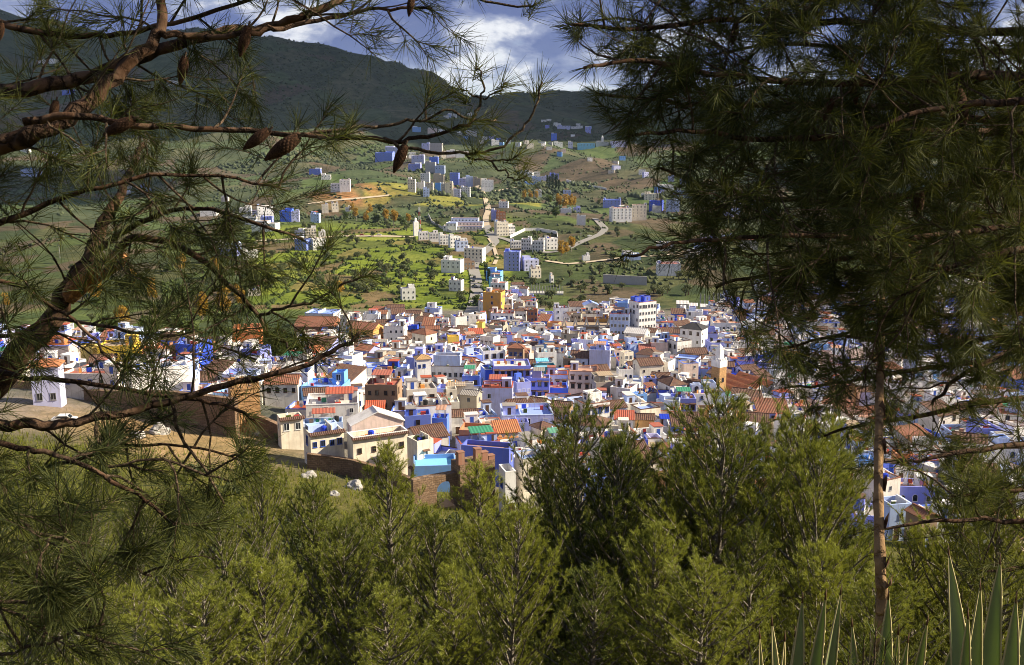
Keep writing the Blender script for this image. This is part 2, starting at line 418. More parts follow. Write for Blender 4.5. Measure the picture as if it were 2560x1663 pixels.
# agave leaf
m, n = new_mat('agave'); g = n.n('ShaderNodeNewGeometry')
f = n.noise(g.outputs['Position'], 7, 5, 0.6)
cc = n.mix(f, (0.17, 0.225, 0.10), (0.27, 0.31, 0.16))
b = n.n('ShaderNodeBsdfPrincipled'); b.inputs['Roughness'].default_value = 0.45; n.l(cc, b.inputs['Base Color'])
t = n.n('ShaderNodeBsdfTranslucent'); n.l(n.mix(1.0, cc, (1.5, 1.6, 0.9), 'MULTIPLY'), t.inputs[0])
mx = n.n('ShaderNodeMixShader', i_0=0.32); n.l(b.outputs[0], mx.inputs[1]); n.l(t.outputs[0], mx.inputs[2])
o = n.n('ShaderNodeOutputMaterial'); n.l(mx.outputs[0], o.inputs[0])
flat('agave_edge', (0.42, 0.36, 0.18), 0.6)

# ------------------------------------------------------------------ the land
ycoords = np.concatenate([np.linspace(-260, 0, 14)[:-1], np.linspace(0, 40, 60)[:-1], np.geomspace(40, 620, 170)[:-1], np.geomspace(620, 4600, 230)[:-1], np.geomspace(4600, 13500, 24)])
NX = 340
tt = np.linspace(-1, 1, NX)
tt = np.sign(tt) * (0.75 * np.abs(tt) + 0.25 * np.abs(tt) ** 3)
Y2, T2 = np.meshgrid(ycoords, tt, indexing='ij')
X2 = T2 * (0.72 * np.maximum(Y2, 0) + 110)
Z2 = ground(X2, Y2)
verts = np.stack([X2, Y2, Z2], -1).reshape(-1, 3)
NYR = len(ycoords)
ii, jj = np.meshgrid(np.arange(NYR - 1), np.arange(NX - 1), indexing='ij')
q = (ii * NX + jj).ravel()
quads = np.stack([q, q + 1, q + NX + 1, q + NX], -1)
# land cover
XX, YY = verts[:, 0], verts[:, 1]
seeds = []
rs = np.random.RandomState(5)
for _ in range(1500):
    y = rs.uniform(480, 1) if False else np.exp(rs.uniform(np.log(520), np.log(3900)))
    seeds.append((rs.uniform(-0.7, 0.7) * y, y, rs.rand(), rs.rand()))
seeds = np.array(seeds)
def nearest_seed(x, y):
    out = np.empty(len(x), int); gap = np.empty(len(x))
    for s in range(0, len(x), 4000):
        xs, ys = x[s:s + 4000, None], y[s:s + 4000, None]
        sc = 1.0 / ys
        d = ((xs - seeds[None, :, 0]) * sc) ** 2 + ((ys - seeds[None, :, 1]) * sc * 0.62) ** 2
        p = np.argpartition(d, 1, axis=1)[:, :2]
        d2 = np.take_along_axis(d, p, 1)
        fst = np.argmin(d2, 1)
        out[s:s + 4000] = p[np.arange(len(p)), fst]
        gap[s:s + 4000] = np.sqrt(d2.max(1)) - np.sqrt(d2.min(1))
    return out, gap
near_i, near_g = nearest_seed(XX, YY)
pick = seeds[near_i, 2]; pick2 = seeds[near_i, 3]
lush = np.array([[0.22, 0.27, 0.035], [0.18, 0.225, 0.03], [0.22, 0.25, 0.045], [0.22, 0.19, 0.06], [0.13, 0.155, 0.035], [0.20, 0.245, 0.035], [0.20, 0.145, 0.075]])
dull = np.array([[0.085, 0.11, 0.04], [0.07, 0.085, 0.035], [0.11, 0.115, 0.05], [0.12, 0.095, 0.06], [0.06, 0.08, 0.035], [0.10, 0.13, 0.04], [0.13, 0.10, 0.065]])
farc = np.array([[0.085, 0.115, 0.055], [0.075, 0.09, 0.05], [0.11, 0.11, 0.065], [0.11, 0.085, 0.062], [0.065, 0.08, 0.045], [0.095, 0.13, 0.05], [0.12, 0.09, 0.065]])
wood = np.array([0.062, 0.078, 0.042])
iL = (pick * 6.99).astype(int)
u2 = XX / np.maximum(YY, 1)
land = np.tile(np.array([0.135, 0.125, 0.04]), (len(XX), 1))             # hillside grass in front
def lay(mask, colr):
    global land
    mask = np.clip(mask, 0, 1)[:, None]
    land = land * (1 - mask) + colr * mask
_te = np.where(u2 < -.21, 345., 565.)
town = sstep(150, 175, YY) * (1 - sstep(0, 25, YY - _te))
lay(sstep(345, 370, YY) * (u2 < -.21), dull[iL] * 1.15)
lay(town, np.array([0.20, 0.18, 0.16]))
midl = sstep(540, 570, YY)
lay(midl, np.where((u2 < -0.0)[:, None], lush[iL], dull[iL]))
lay(midl * (u2 < -0.27), dull[iL] * 0.9)
lay(sstep(990, 1120, YY), farc[iL] * 1.1)
lay((YY > 1180) * (YY < 1330) * (np.abs(u2 + 0.06) < 0.09) * (pick2 > 0.3), np.tile(np.array([0.26, 0.25, 0.06]), (len(XX), 1)))
lay(np.exp(-(((XX + 200) / 46) ** 2 + ((YY - 1225) / 50) ** 2)) * 1.6 * (.55 + .45 * np.sin(XX / 9 + YY / 13) * np.sin(XX / 17)), np.array([0.40, 0.20, 0.09]))
lay(.85 * sstep(2900, 3400, YY + 500 * np.sin(XX / 300)), wood)
lay(((pick2 > 0.78) & (YY > 1300)).astype(float) * 0.6, wood * 1.3)
lay(np.exp(-(((u2 - (-0.36)) / 0.12) ** 2 + ((YY - 175) / 16) ** 2)) * 1.6, np.array([0.40, 0.27, 0.14]))   # bare track below the rampart
lay(np.exp(-(((XX - 24) / 30) ** 2 + ((YY - 545) / 16) ** 2)), np.array([0.2, 0.28, 0.02]))
me = np_mesh('hillside', verts, quads, ['terrain'], smooth=True)
ca = me.color_attributes.new('land', 'FLOAT_COLOR', 'POINT')
ca.data.foreach_set('color', np.concatenate([land, np.ones((len(land), 1))], 1).astype(np.float32).ravel())
structure(link('terrain', me))
# far blue mountains beyond the pass
xs = np.linspace(-9000, 9000, 220)
prof = 0.028 * 15000 + 0.011 * 15000 * np.sin(xs / 1500 + 0.9) + 0.006 * 15000 * np.sin(xs / 620) + 90 * np.sin(xs / 260 + 2) + 40 * np.sin(xs / 90)
vv = []; ff = []
for k, (dy, f) in enumerate(((-4000, -0.35), (-2200, 0.35), (-900, 0.75), (0, 1.0), (2500, 0.2))):
    for i, x in enumerate(xs): vv.append((x, 17000 + dy, prof[i] * f + (30 * math.sin(x / 170 + k) if 0 < f < 1 else 0)))
nx = len(xs)
ff = [(k * nx + i, k * nx + i + 1, (k + 1) * nx + i + 1, (k + 1) * nx + i) for k in range(4) for i in range(nx - 1)]
structure(link('distant_mountain', np_mesh('distant_mountain', vv, ff, ['far_mountain'], smooth=True)))
# clouds whose shadows darken the far hills
def cloud_mesh(seed):
    bm = bmesh.new(); bmesh.ops.create_icosphere(bm, subdivisions=4, radius=1.0)
    rr = random.Random(seed); ph = [rr.uniform(0, 6) for _ in range(8)]
    for v in bm.verts:
        c = v.co
        d = 1 + 0.2 * math.sin(3 * c.x + ph[0]) * math.sin(3.3 * c.y + ph[1]) + 0.13 * math.sin(7 * c.x + ph[2]) * math.sin(6 * c.y + ph[3]) + 0.07 * math.sin(15 * c.x + ph[4]) * math.sin(14 * c.y + ph[5]) * math.sin(13 * c.z)
        v.co = c * d
        if v.co.z < -0.25: v.co.z = -0.25 + 0.15 * (v.co.z + 0.25)
    me = bpy.data.meshes.new('cloud'); bm.to_mesh(me); bm.free()
    me.materials.append(M['cloud']); me.polygons.foreach_set('use_smooth', [True] * len(me.polygons))
    return me
CH = 1180.0
SHX, SHY = math.sin(SUN_AZ) / math.tan(SUN_EL), math.cos(SUN_AZ) / math.tan(SUN_EL)
cloud_spots = [(-950, 2400, 620, 380), (150, 2550, 560, 380), (1200, 2350, 560, 420), (-1900, 2700, 900, 750), (-450, 3150, 1050, 700), (900, 3300, 1000, 700), (-1700, 3900, 1000, 700), (200, 4100, 1000, 600), (-1050, 3500, 800, 600), (760, 1560, 260, 120), (-720, 1400, 340, 260)]
for i, (gx, gy, rx, ry) in enumerate(cloud_spots):
    c = link('cloud', cloud_mesh(20 + i), None, (gx + SHX * CH, gy + SHY * CH, CH), rotz=rnd.uniform(0, 3), scale=(rx, ry, 150))
    structure(c)

# ------------------------------------------------------------------ buildings
def win_mb(frame, kind):
    b = MB()
    # unit window: width 1, height 1.35, sits on the face y=0, sticks out towards -y
    t = 0.09
    if kind == 'arch':
        n = 6
        pts = [(-.5, 0), (.5, 0), (.5, .95)] + [(.5 * math.cos(a), .95 + .45 * math.sin(a)) for a in [math.pi * k / n for k in range(1, n)]] + [(-.5, .95)]
        b.add([(x * .86, -.02, z * .93 + .04) for x, z in pts], [tuple(range(len(pts)))], 'pane')
        ring = len(pts)
        vs = [(x, -.06, z) for x, z in pts] + [(x * .86, -.06, z * .93 + .04) for x, z in pts] + [(x, 0, z) for x, z in pts] + [(x * .86, -.02, z * .93 + .04) for x, z in pts]
        fs = []
        for k in range(ring):
            k2 = (k + 1) % ring
            fs += [(k, k2, ring + k2, ring + k), (2 * ring + k, 2 * ring + k2, k2, k), (ring + k, ring + k2, 3 * ring + k2, 3 * ring + k)]
        b.add(vs, fs, frame)
    else:
        b.add([(-.44, -.02, .05), (.44, -.02, .05), (.44, -.02, 1.3), (-.44, -.02, 1.3)], [(0, 1, 2, 3)], 'pane')
        b.box(-.5, -.5 + t, -.07, 0, 0, 1.35, frame); b.box(.5 - t, .5, -.07, 0, 0, 1.35, frame)
        b.box(-.5 + t, .5 - t, -.065, 0, 1.35 - t, 1.345, frame); b.box(-.5 + t, .5 - t, -.065, 0, .005, t, frame)
        b.box(-.03, .03, -.045, -.021, t, 1.35 - t, frame)
    if kind == 'hood':
        b.add([(-.75, 0, 1.75), (.75, 0, 1.75), (.8, -.5, 1.5), (-.8, -.5, 1.5), (-.8, -.5, 1.42), (.8, -.5, 1.42), (.75, 0, 1.42), (-.75, 0, 1.42)],
              [(3, 2, 1, 0), (4, 5, 2, 3), (7, 6, 5, 4), (0, 7, 4, 3), (2, 5, 6, 1)], 'tile_dark')
    b.box(-.58, .58, -.12, 0, -.08, 0, frame)
    return b
WIN = {(f, k): win_mb(f, k) for f in ('frame_white', 'frame_blue', 'frame_brown', 'frame_grey') for k in ('plain', 'arch', 'hood')}
WMESH = {k: v.mesh('window') for k, v in WIN.items()}
def door_mb(c):
    b = MB()
    b.box(-.5, .5, -.06, 0, 0, 2.1, c); b.box(-.6, -.5, -.1, 0, 0, 2.2, 'frame_white'); b.box(.5, .6, -.1, 0, 0, 2.2, 'frame_white'); b.box(-.5, .5, -.095, 0, 2.1, 2.195, 'frame_white')
    b.box(.32, .4, -.1, -.06, .95, 1.1, 'metal')
    return b
DOOR = {c: door_mb(c) for c in ('frame_blue', 'frame_brown')}
DMESH = {k: v.mesh('door') for k, v in DOOR.items()}
def dish_mb():
    b = MB(); vs = [(0, 0, 0)]; fs = []
    n = 8
    for r, d in ((.25, .05), (.45, .16)):
        for k in range(n):
            a = 2 * math.pi * k / n; vs.append((r * math.cos(a), -d, r * math.sin(a)))
    for k in range(n):
        k2 = (k + 1) % n; fs += [(0, 1 + k, 1 + k2), (1 + k, 1 + n + k, 1 + n + k2, 1 + k2)]
    b.add([(x, y, z + 1.1) for x, y, z in vs], fs, 'dish')
    b.tube([(0, .03, 0), (0, .03, 1.15)], .035, 'metal', 4); b.tube([(0, .0, 1.1), (0, -.4, 1.0)], .02, 'metal', 3)
    return b
def tank_mb(c):
    b = MB(); n = 10
    b.tube([(0, 0, .3), (0, 0, .36), (0, 0, 1.25), (0, 0, 1.4)], [.48, .55, .55, .3], c, n)
    for x, y in ((-.35, -.35), (.35, -.35), (.35, .35), (-.35, .35)): b.box(x - .04, x + .04, y - .04, y + .04, 0, .31, 'metal')
    return b
def washing_mb(cols):
    b = MB()
    b.tube([(-2, 0, 0), (-2, 0, 1.7)], .03, 'metal', 4); b.tube([(2, 0, 0), (2, 0, 1.7)], .03, 'metal', 4); b.tube([(-2, 0, 1.65), (0, 0, 1.55), (2, 0, 1.65)], .012, 'metal', 3)
    x = -1.8
    for i, c in enumerate(cols):
        wd = .5 + .25 * (i % 3); b.box(x, x + wd, -.015, .015, .55 + .2 * (i % 2), 1.56, c); x += wd + .12
    return b
EXTRA = {'satellite_dish': [dish_mb()], 'water_tank': [tank_mb('plastic_blue'), tank_mb('metal'), tank_mb('plastic_black')],
         'aerial': [MB().tube([(0, 0, 0), (0, 0, 2.6)], .035, 'metal', 4).tube([(-.5, 0, 2.4), (.5, 0, 2.45)], .025, 'metal', 3).tube([(-.35, 0, 2.05), (.35, 0, 2.1)], .02, 'metal', 3).tube([(0, -.4, 2.25), (0, .4, 2.25)], .02, 'metal', 3)],
         'washing_line': [washing_mb(['cloth_white', 'cloth_red', 'cloth_white', 'cloth_pink', 'cloth_orange']), washing_mb(['cloth_orange', 'cloth_white', 'plastic_blue', 'cloth_white'])]}
EMESH = {k: [b.mesh(k) for b in v] for k, v in EXTRA.items()}

def corrugated(x0, x1, p0, p1, mat, step=0.5, amp=0.09, th=0.12):
    """roof slope of ridged tiles: runs from the eave line p0=(y,z) up to p1=(y,z), ridges spaced along x"""
    b = MB(); n = max(2, int((x1 - x0) / step)); vs = []; fs = []
    dy, dz = p1[0] - p0[0], p1[1] - p0[1]; L = math.hypot(dy, dz); ny, nz = -dz / L, dy / L
    if nz < 0: ny, nz = -ny, -nz
    for i in range(2 * n + 1):
        x = x0 + (x1 - x0) * i / (2 * n); a = amp if i % 2 else 0.0
        for p in (p0, p1): vs.append((x, p[0] + ny * a, p[1] + nz * a))
    for i in range(2 * n): fs.append((2 * i, 2 * i + 2, 2 * i + 3, 2 * i + 1))
    o = len(vs)
    vs += [(x0, p0[0] - ny * th, p0[1] - nz * th), (x1, p0[0] - ny * th, p0[1] - nz * th), (x1, p1[0] - ny * th, p1[1] - nz * th), (x0, p1[0] - ny * th, p1[1] - nz * th)]
    fs.append((o + 3, o + 2, o + 1, o))
    fs.append(tuple([o, o + 1] + [2 * i for i in range(2 * n, -1, -1)]))
    fs.append((o, 0, 1, o + 3)); fs.append((o + 1, o + 2, 4 * n + 1, 4 * n))
    return b.add(vs, fs, mat)

def rect_walls(b, w, d, h, m, par, t=0.22, x=0, y=0, z0=-4.0, rr=None, jit=0.0):
    x0, x1, y0, y1 = x - w / 2, x + w / 2, y - d / 2, y + d / 2
    o = [(x0, y0), (x1, y0), (x1, y1), (x0, y1)]; i_ = [(x0 + t, y0 + t), (x1 - t, y0 + t), (x1 - t, y1 - t), (x0 + t, y1 - t)]
    hh = [h] * 4
    if rr and jit:          # old walls: out of square, uneven tops
        of = [(rr.uniform(-jit, jit), rr.uniform(-jit, jit)) for _ in range(4)]
        o = [(a + p_, c + q_) for (a, c), (p_, q_) in zip(o, of)]; i_ = [(a + p_, c + q_) for (a, c), (p_, q_) in zip(i_, of)]
        if jit > .05: hh = [h + rr.uniform(-.14, .1) for _ in range(4)]
    vs = [(a, c, z0) for a, c in o] + [(a, c, z) for (a, c), z in zip(o, hh)] + [(a, c, z) for (a, c), z in zip(i_, hh)] + [(a, c, h - par - .12) for a, c in i_]
    fs = []
    for k in range(4):
        k2 = (k + 1) % 4
        fs += [(k, k2, 4 + k2, 4 + k), (4 + k, 4 + k2, 8 + k2, 8 + k), (8 + k, 8 + k2, 12 + k2, 12 + k)]
    b.add(vs, fs, m)
def ring(b, w, d, z0, z1, m, out=0.05, inn=0.26):
    x0, x1, y0, y1 = -w / 2 - out, w / 2 + out, -d / 2 - out, d / 2 + out; t = out + inn
    b.box(x0, x1, y0, y0 + t, z0, z1, m); b.box(x0, x1, y1 - t, y1, z0, z1, m); b.box(x0, x0 + t, y0 + t, y1 - t, z0, z1, m); b.box(x1 - t, x1, y0 + t, y1 - t, z0, z1, m)

def house_parts(w, d, h, wall, roof, rr, detail=2, win=None, wkind='plain', wframe=None, upper=None, sides=True, cap=None, extras=True, yaw=0.0, canopy=None, eave=None):
    """list of (part name, MB or (template kind, key), matrix)"""
    P = []
    I = Matrix.Identity(4)
    b = MB(); top = h
    flatroof = roof.startswith('roof_')
    par = rr.uniform(.5, .95) if flatroof else 0
    if flatroof:
        rect_walls(b, w, d, h, wall, par, rr=rr, jit=.04 if cap or win else .1); P.append(('walls', b, I))
        rb = MB().box(-w / 2 + .13, w / 2 - .13, -d / 2 + .13, d / 2 - .13, h - par - .1, h - par, roof); P.append(('roof', rb, I))
        if eave: P.append(('tile_eave', corrugated(-w / 2 - .25, w / 2 + .25, (-d / 2 - .55, h - .28), (-d / 2 + .3, h + .12), eave, .34, .1), I))
        if cap: c = MB(); ring(c, w, d, h, h + .13, cap); P.append(('parapet_cap', c, I))
    else:
        kind, mat = roof.split(':')
        st = .42 if detail >= 2 else .8
        ov = .3
        if kind == 'gx':       # ridge along x
            rise = d / 2 * math.tan(R(23))
            vs = [(-w / 2, -d / 2, -4), (w / 2, -d / 2, -4), (w / 2, d / 2, -4), (-w / 2, d / 2, -4), (-w / 2, -d / 2, h), (w / 2, -d / 2, h), (w / 2, d / 2, h), (-w / 2, d / 2, h), (-w / 2, 0, h + rise), (w / 2, 0, h + rise)]
            b.add(vs, [(0, 1, 5, 4), (1, 2, 6, 9, 5), (2, 3, 7, 6), (3, 0, 4, 8, 7)], wall)
            rb = corrugated(-w / 2 - ov, w / 2 + ov, (-d / 2 - ov, h - ov * math.tan(R(23)) + .14), (0, h + rise + .14), mat, st)
            rb.append(corrugated(-w / 2 - ov, w / 2 + ov, (d / 2 + ov, h - ov * math.tan(R(23)) + .14), (0.003, h + rise + .138), mat, st))
            rb.box(-w / 2 - ov, w / 2 + ov, -.12, .12, h + rise + .16, h + rise + .3, mat)
            top = h + rise
        elif kind == 'gy':     # gable to the front
            rise = w / 2 * math.tan(R(23))
            vs = [(-w / 2, -d / 2, -4), (w / 2, -d / 2, -4), (w / 2, d / 2, -4), (-w / 2, d / 2, -4), (-w / 2, -d / 2, h), (w / 2, -d / 2, h), (w / 2, d / 2, h), (-w / 2, d / 2, h), (0, -d / 2, h + rise), (0, d / 2, h + rise)]
            b.add(vs, [(0, 1, 5, 8, 4), (1, 2, 6, 5), (2, 3, 7, 9, 6), (3, 0, 4, 7)], wall)
            r1 = corrugated(-d / 2 - ov, d / 2 + ov, (-w / 2 - ov, h - ov * math.tan(R(23)) + .14), (0, h + rise + .14), mat, st)
            rb = MB(); rz = Matrix.Rotation(math.pi / 2, 4, 'Z')
            rb.append(r1, rz); rb.append(r1, Matrix.Rotation(-math.pi / 2, 4, 'Z'))
            rb.box(-.12, .12, -d / 2 - ov, d / 2 + ov, h + rise + .16, h + rise + .3, mat)
            top = h + rise
        elif kind == 'pent':   # single slope falling to the front
            rise = d * math.tan(R(17))
            vs = [(-w / 2, -d / 2, -4), (w / 2, -d / 2, -4), (w / 2, d / 2, -4), (-w / 2, d / 2, -4), (-w / 2, -d / 2, h), (w / 2, -d / 2, h), (w / 2, d / 2, h + rise), (-w / 2, d / 2, h + rise)]
            b.add(vs, [(0, 1, 5, 4), (1, 2, 6, 5), (2, 3, 7, 6), (3, 0, 4, 7)], wall)
            rb = corrugated(-w / 2 - ov, w / 2 + ov, (-d / 2 - ov, h - ov * .3 + .14), (d / 2 + .1, h + rise + .17), mat, st)
        else:                  # hip
            rise = min(w, d) / 2 * math.tan(R(27)); o = .35
            b.box(-w / 2, w / 2, -d / 2, d / 2, -4, h, wall, False)
            a, c = w / 2 + o, d / 2 + o
            k = max(0, a - c), max(0, c - a)
            vs = [(-a, -c, h + .004), (a, -c, h + .004), (a, c, h + .004), (-a, c, h + .004), (-a, -c, h + .15), (a, -c, h + .15), (a, c, h + .15), (-a, c, h + .15), (-k[0], -k[1], h + rise + .2), (k[0], k[1], h + rise + .2)]
            if k[0] >= k[1]: fs = [(4, 5, 9, 8), (5, 6, 9), (6, 7, 8, 9), (7, 4, 8)]
            else: fs = [(4, 5, 8), (5, 6, 9, 8), (6, 7, 9), (7, 4, 8, 9)]
            rb = MB().add(vs, fs + [(0, 1, 5, 4), (1, 2, 6, 5), (2, 3, 7, 6), (3, 0, 4, 7), (3, 2, 1, 0)], mat)
            for i0, i1 in ((4, 8), (5, 9 if k[0] >= k[1] else 8), (6, 9), (7, 8 if k[0] >= k[1] else 9)):
                rb.tube([vs[i0], vs[i1]], .1, mat, 4)
            top = h + rise
        P.append(('walls', b, I)); P.append(('roof', rb, I))
    # windows on the faces the viewer can see
    frame = wframe or rr.choice(['frame_white', 'frame_blue', 'frame_brown', 'frame_grey', 'frame_brown'])
    floors = max(1, int(h / 3.0 + .3))
    fh = h / floors
    if not flatroof: usable = h - .2
    else: usable = h - par
    faces = [(0.0, w, d / 2)]
    if sides:
        faces.append((math.pi / 2, d, w / 2)); faces.append((-math.pi / 2, d, w / 2))
    for fi, (ang, fw, off) in enumerate(faces):
        if fi and abs(yaw) > .05 and (ang > 0) == (yaw > 0): continue     # this side faces away
        if win and fi == 0: nc, nf = win
        else: nc, nf = max(1, int(fw / rr.uniform(2.4, 3.4))), floors
        for fl in range(nf):
            zc = usable - (fl + 1) * (usable / max(nf, floors)) + .32 * fh if win else fl * fh + .34 * fh
            ww = rr.uniform(.75, 1.15)
            for c in range(nc):
                if not (win and fi == 0) and rr.random() < (.34 if detail >= 1 else .2): continue
                if not win and fl == 0 and fi == 0 and rr.random() < .5 and detail >= 2: continue
                xx = -fw / 2 + fw * (c + .5) / nc + rr.uniform(-.12, .12)
                if abs(xx) > fw / 2 - .7: continue
                s = (ww if win and fi == 0 else rr.uniform(.55, 1.2)) * min(1.0, fw / nc / 1.6) * rr.uniform(.9, 1.08)
                mt = Matrix.Rotation(ang, 4, 'Z') @ Matrix.Translation((xx, -off - .002, zc + (0 if win and fi == 0 else rr.uniform(-.25, .25)))) @ Matrix.Diagonal((s, 1, min(s, fh * .42), 1))
                P.append(('window', ('W', (frame, wkind)), mt))
    if detail >= 2 and not win or detail >= 2 and rr.random() < .4:
        P.append(('door', ('D', rr.choice(['frame_blue', 'frame_brown'])), Matrix.Translation((rr.uniform(-.3, .3) * w, -d / 2 - .002, .02))))
    rz = h - par
    used = []
    if upper:                 # (width share, depth share, height, wall, roof) set back on the roof
        for (ux, uw, ud, uh, uwall, uroof) in upper:
            ub = MB(); W_, D_ = w * uw, d * ud
            cx = max(-w / 2 + W_ / 2 + .25, min(w / 2 - W_ / 2 - .25, ux * w)); cy = d / 2 - D_ / 2 - .25
            m4 = Matrix.Translation((cx, cy, rz))
            sub = house_parts(W_, D_, uh, uwall, uroof, rr, detail, None, wkind, wframe, None, True, None, False, yaw)
            bb = MB()
            for nm, p, mt in sub:
                if nm in ('walls', 'roof', 'parapet_cap'): bb.append(p)
            bb.v = [(x, y, max(z, -.05)) for x, y, z in bb.v]
            P.append(('upper_storey', bb, m4))
            for nm, p, mt in sub:
                if nm == 'window': P.append(('window', p, m4 @ mt))
            used.append((cx, W_))
    if extras and flatroof and detail >= 1:
        def spot():
            return rr.uniform(-w / 2 + 1, w / 2 - 1), rr.uniform(-d / 2 + 1, d / 2 - 1)
        for _h in range(0 if upper else rr.choice([0, 1, 1, 1, 2]) if w > 4.5 and d > 4.5 else 0):
            sb = MB(); sw, sd, sh = rr.uniform(1.9, 3.0), rr.uniform(2, 3), rr.uniform(2.0, 2.5)
            sx = rr.choice([-1, 1]) * (w / 2 - sw / 2 - .3); sy = rr.choice([1, 1, -.2]) * (d / 2 - sd / 2 - .3)
            c2 = rr.choice([wall, wall, 'white', 'paleblue'])
            sb.box(-sw / 2, sw / 2, -sd / 2, sd / 2, 0, sh, c2); sb.box(-sw / 2 - .12, sw / 2 + .12, -sd / 2 - .12, sd / 2 + .12, sh, sh + .14, rr.choice(['roof_red', 'roof_grey', 'roof_white', 'tile_dark', c2]))
            sb.box(-.4, .4, -sd / 2 - .03, -sd / 2, .02, 1.9, rr.choice(['frame_blue', 'frame_brown']))
            P.append(('stair_hut', sb, Matrix.Translation((sx, sy, rz))))
        if detail >= 1 and rr.random() < .75:
            kb = MB()
            for _k in range(rr.randint(3, 9)):
                kx, ky = spot(); ks = rr.uniform(.15, .6); kb.box(kx - ks, kx + ks * rr.uniform(.5, 1.5), ky - ks * .5, ky + ks * .6, 0, rr.uniform(.25, 1.1), rr.choice(['white', 'stone', 'roof_salmon', 'cloth_red', 'cloth_white', 'frame_brown', 'plastic_blue', 'roof_grey', 'leaf_green', 'tarp_green', 'offwhite', 'cloth_orange']))
            P.append(('roof_clutter', kb, Matrix.Translation((0, 0, rz))))
        if rr.random() < .35:
            pb = MB(); t_ = rr.uniform(-.25, .25) * w; pb.box(t_, t_ + .2, -d / 2 + .23, d / 2 - .23, 0, rr.uniform(.7, 1.6), rr.choice([wall, wall, 'white', 'paleblue'])); P.append(('roof_wall', pb, Matrix.Translation((0, 0, rz))))
        if canopy is None and rr.random() < .12: canopy = rr.choice(['roof_red', 'roof_salmon', 'roof_grey', 'tarp_green', 'roof_white', 'tile', 'roof_tan'])
        if detail >= 2 and rr.random() < .55:
            x, y = spot(); P.append(('satellite_dish', ('E', ('satellite_dish', 0)), Matrix.Translation((x, y, rz)) @ Matrix.Rotation(rr.uniform(-1, 1.5), 4, 'Z')))
        if detail >= 2 and rr.random() < .45:
            x, y = spot(); P.append(('aerial', ('E', ('aerial', 0)), Matrix.Translation((x, y, rz)) @ Matrix.Rotation(rr.uniform(0, 3), 4, 'Z')))
        if rr.random() < .3:
            x, y = spot(); P.append(('water_tank', ('E', ('water_tank', rr.randrange(3))), Matrix.Translation((x, y, rz))))
        if detail >= 2 and rr.random() < .32 and w > 5.0:
            P.append(('washing_line', ('E', ('washing_line', rr.randrange(2))), Matrix.Translation((rr.uniform(-.1, .1) * w, rr.uniform(-.3, .3) * d, rz)) @ Matrix.Rotation(rr.uniform(-.4, .4), 4, 'Z')))
    if canopy and flatroof:
        cb = MB(); cw, cd, ch = min(w * .55, 5.5), min(d * .5, 4.0), 2.3
        for x, y in ((-1, -1), (1, -1), (1, 1), (-1, 1)): cb.box(x * (cw / 2 - .1) - .06, x * (cw / 2 - .1) + .06, y * (cd / 2 - .1) - .06, y * (cd / 2 - .1) + .06, 0, ch, 'metal')
        cb.append(corrugated(-cw / 2 - .2, cw / 2 + .2, (-cd / 2 - .2, ch), (cd / 2 + .2, ch + .45), canopy, .6, .05, .06))
        P.append(('terrace_canopy', cb, Matrix.Translation((rr.uniform(-.15, .15) * w, d * .1, rz))))
    return P
PRI = 0
def put_parts(P, root):
    for nm, p, mt in P:
        if isinstance(p, MB): o = p.build(nm, root)
        else:
            k, key = p
            me = WMESH[key] if k == 'W' else DMESH[key] if k == 'D' else EMESH[key[0]][key[1]]
            o = link(nm, me, root)
        if mt != IDENT: o.matrix_local = mt
        if nm == 'roof_clutter': o['kind'] = 'stuff'
IDENT = Matrix.Identity(4)
def merge_parts(P, mb, m0):
    for nm, p, mt in P:
        if isinstance(p, MB): src = p
        else:
            k, key = p; src = WIN[key] if k == 'W' else DOOR[key] if k == 'D' else EXTRA[key[0]][key[1]]
        mb.append(src, m0 @ mt)

BUILT = []      # (name, px, py, colour word, roof word, storeys, object, category, is_hand)
RECTS = []      # screen rectangles that stay visible, with their distance
FOOT = []       # footprints
MARKS = []      # landmarks for labels: (phrase, px, py)
WORD = dict(white='white', offwhite='weathered off-white', paleblue='pale blue', sky='sky blue', cobalt='deep cobalt blue', blue='bright blue', violet='violet blue', lilac='pale lilac', cream='cream',
            ochre='ochre', yellow='yellow', pink='pinkish plaster', brick='red-brown', brown='brown stone', stone='bare grey-brown', terracotta='terracotta', grey='grey', cyan='light cyan', orange='orange')
RWORD = {'roof_red': 'red flat roof', 'roof_salmon': 'salmon flat roof', 'roof_grey': 'grey flat roof', 'roof_white': 'white flat roof', 'roof_blue': 'blue flat roof', 'roof_cyan': 'cyan flat roof', 'roof_tan': 'tan flat roof', 'roof_green': 'green roof'}
def rword(r):
    if r in RWORD: return RWORD[r]
    k, m = r.split(':')
    return {'tile': 'red-brown', 'tile_dark': 'dark brown', 'tile_ochre': 'ochre', 'tile_orange': 'orange', 'black_roof': 'black', 'roof_red': 'red', 'roof_white': 'white'}.get(m, 'tiled') + ' ' + {'gx': 'pitched', 'gy': 'gabled', 'pent': 'lean-to', 'hip': 'hipped'}[k] + ' roof'
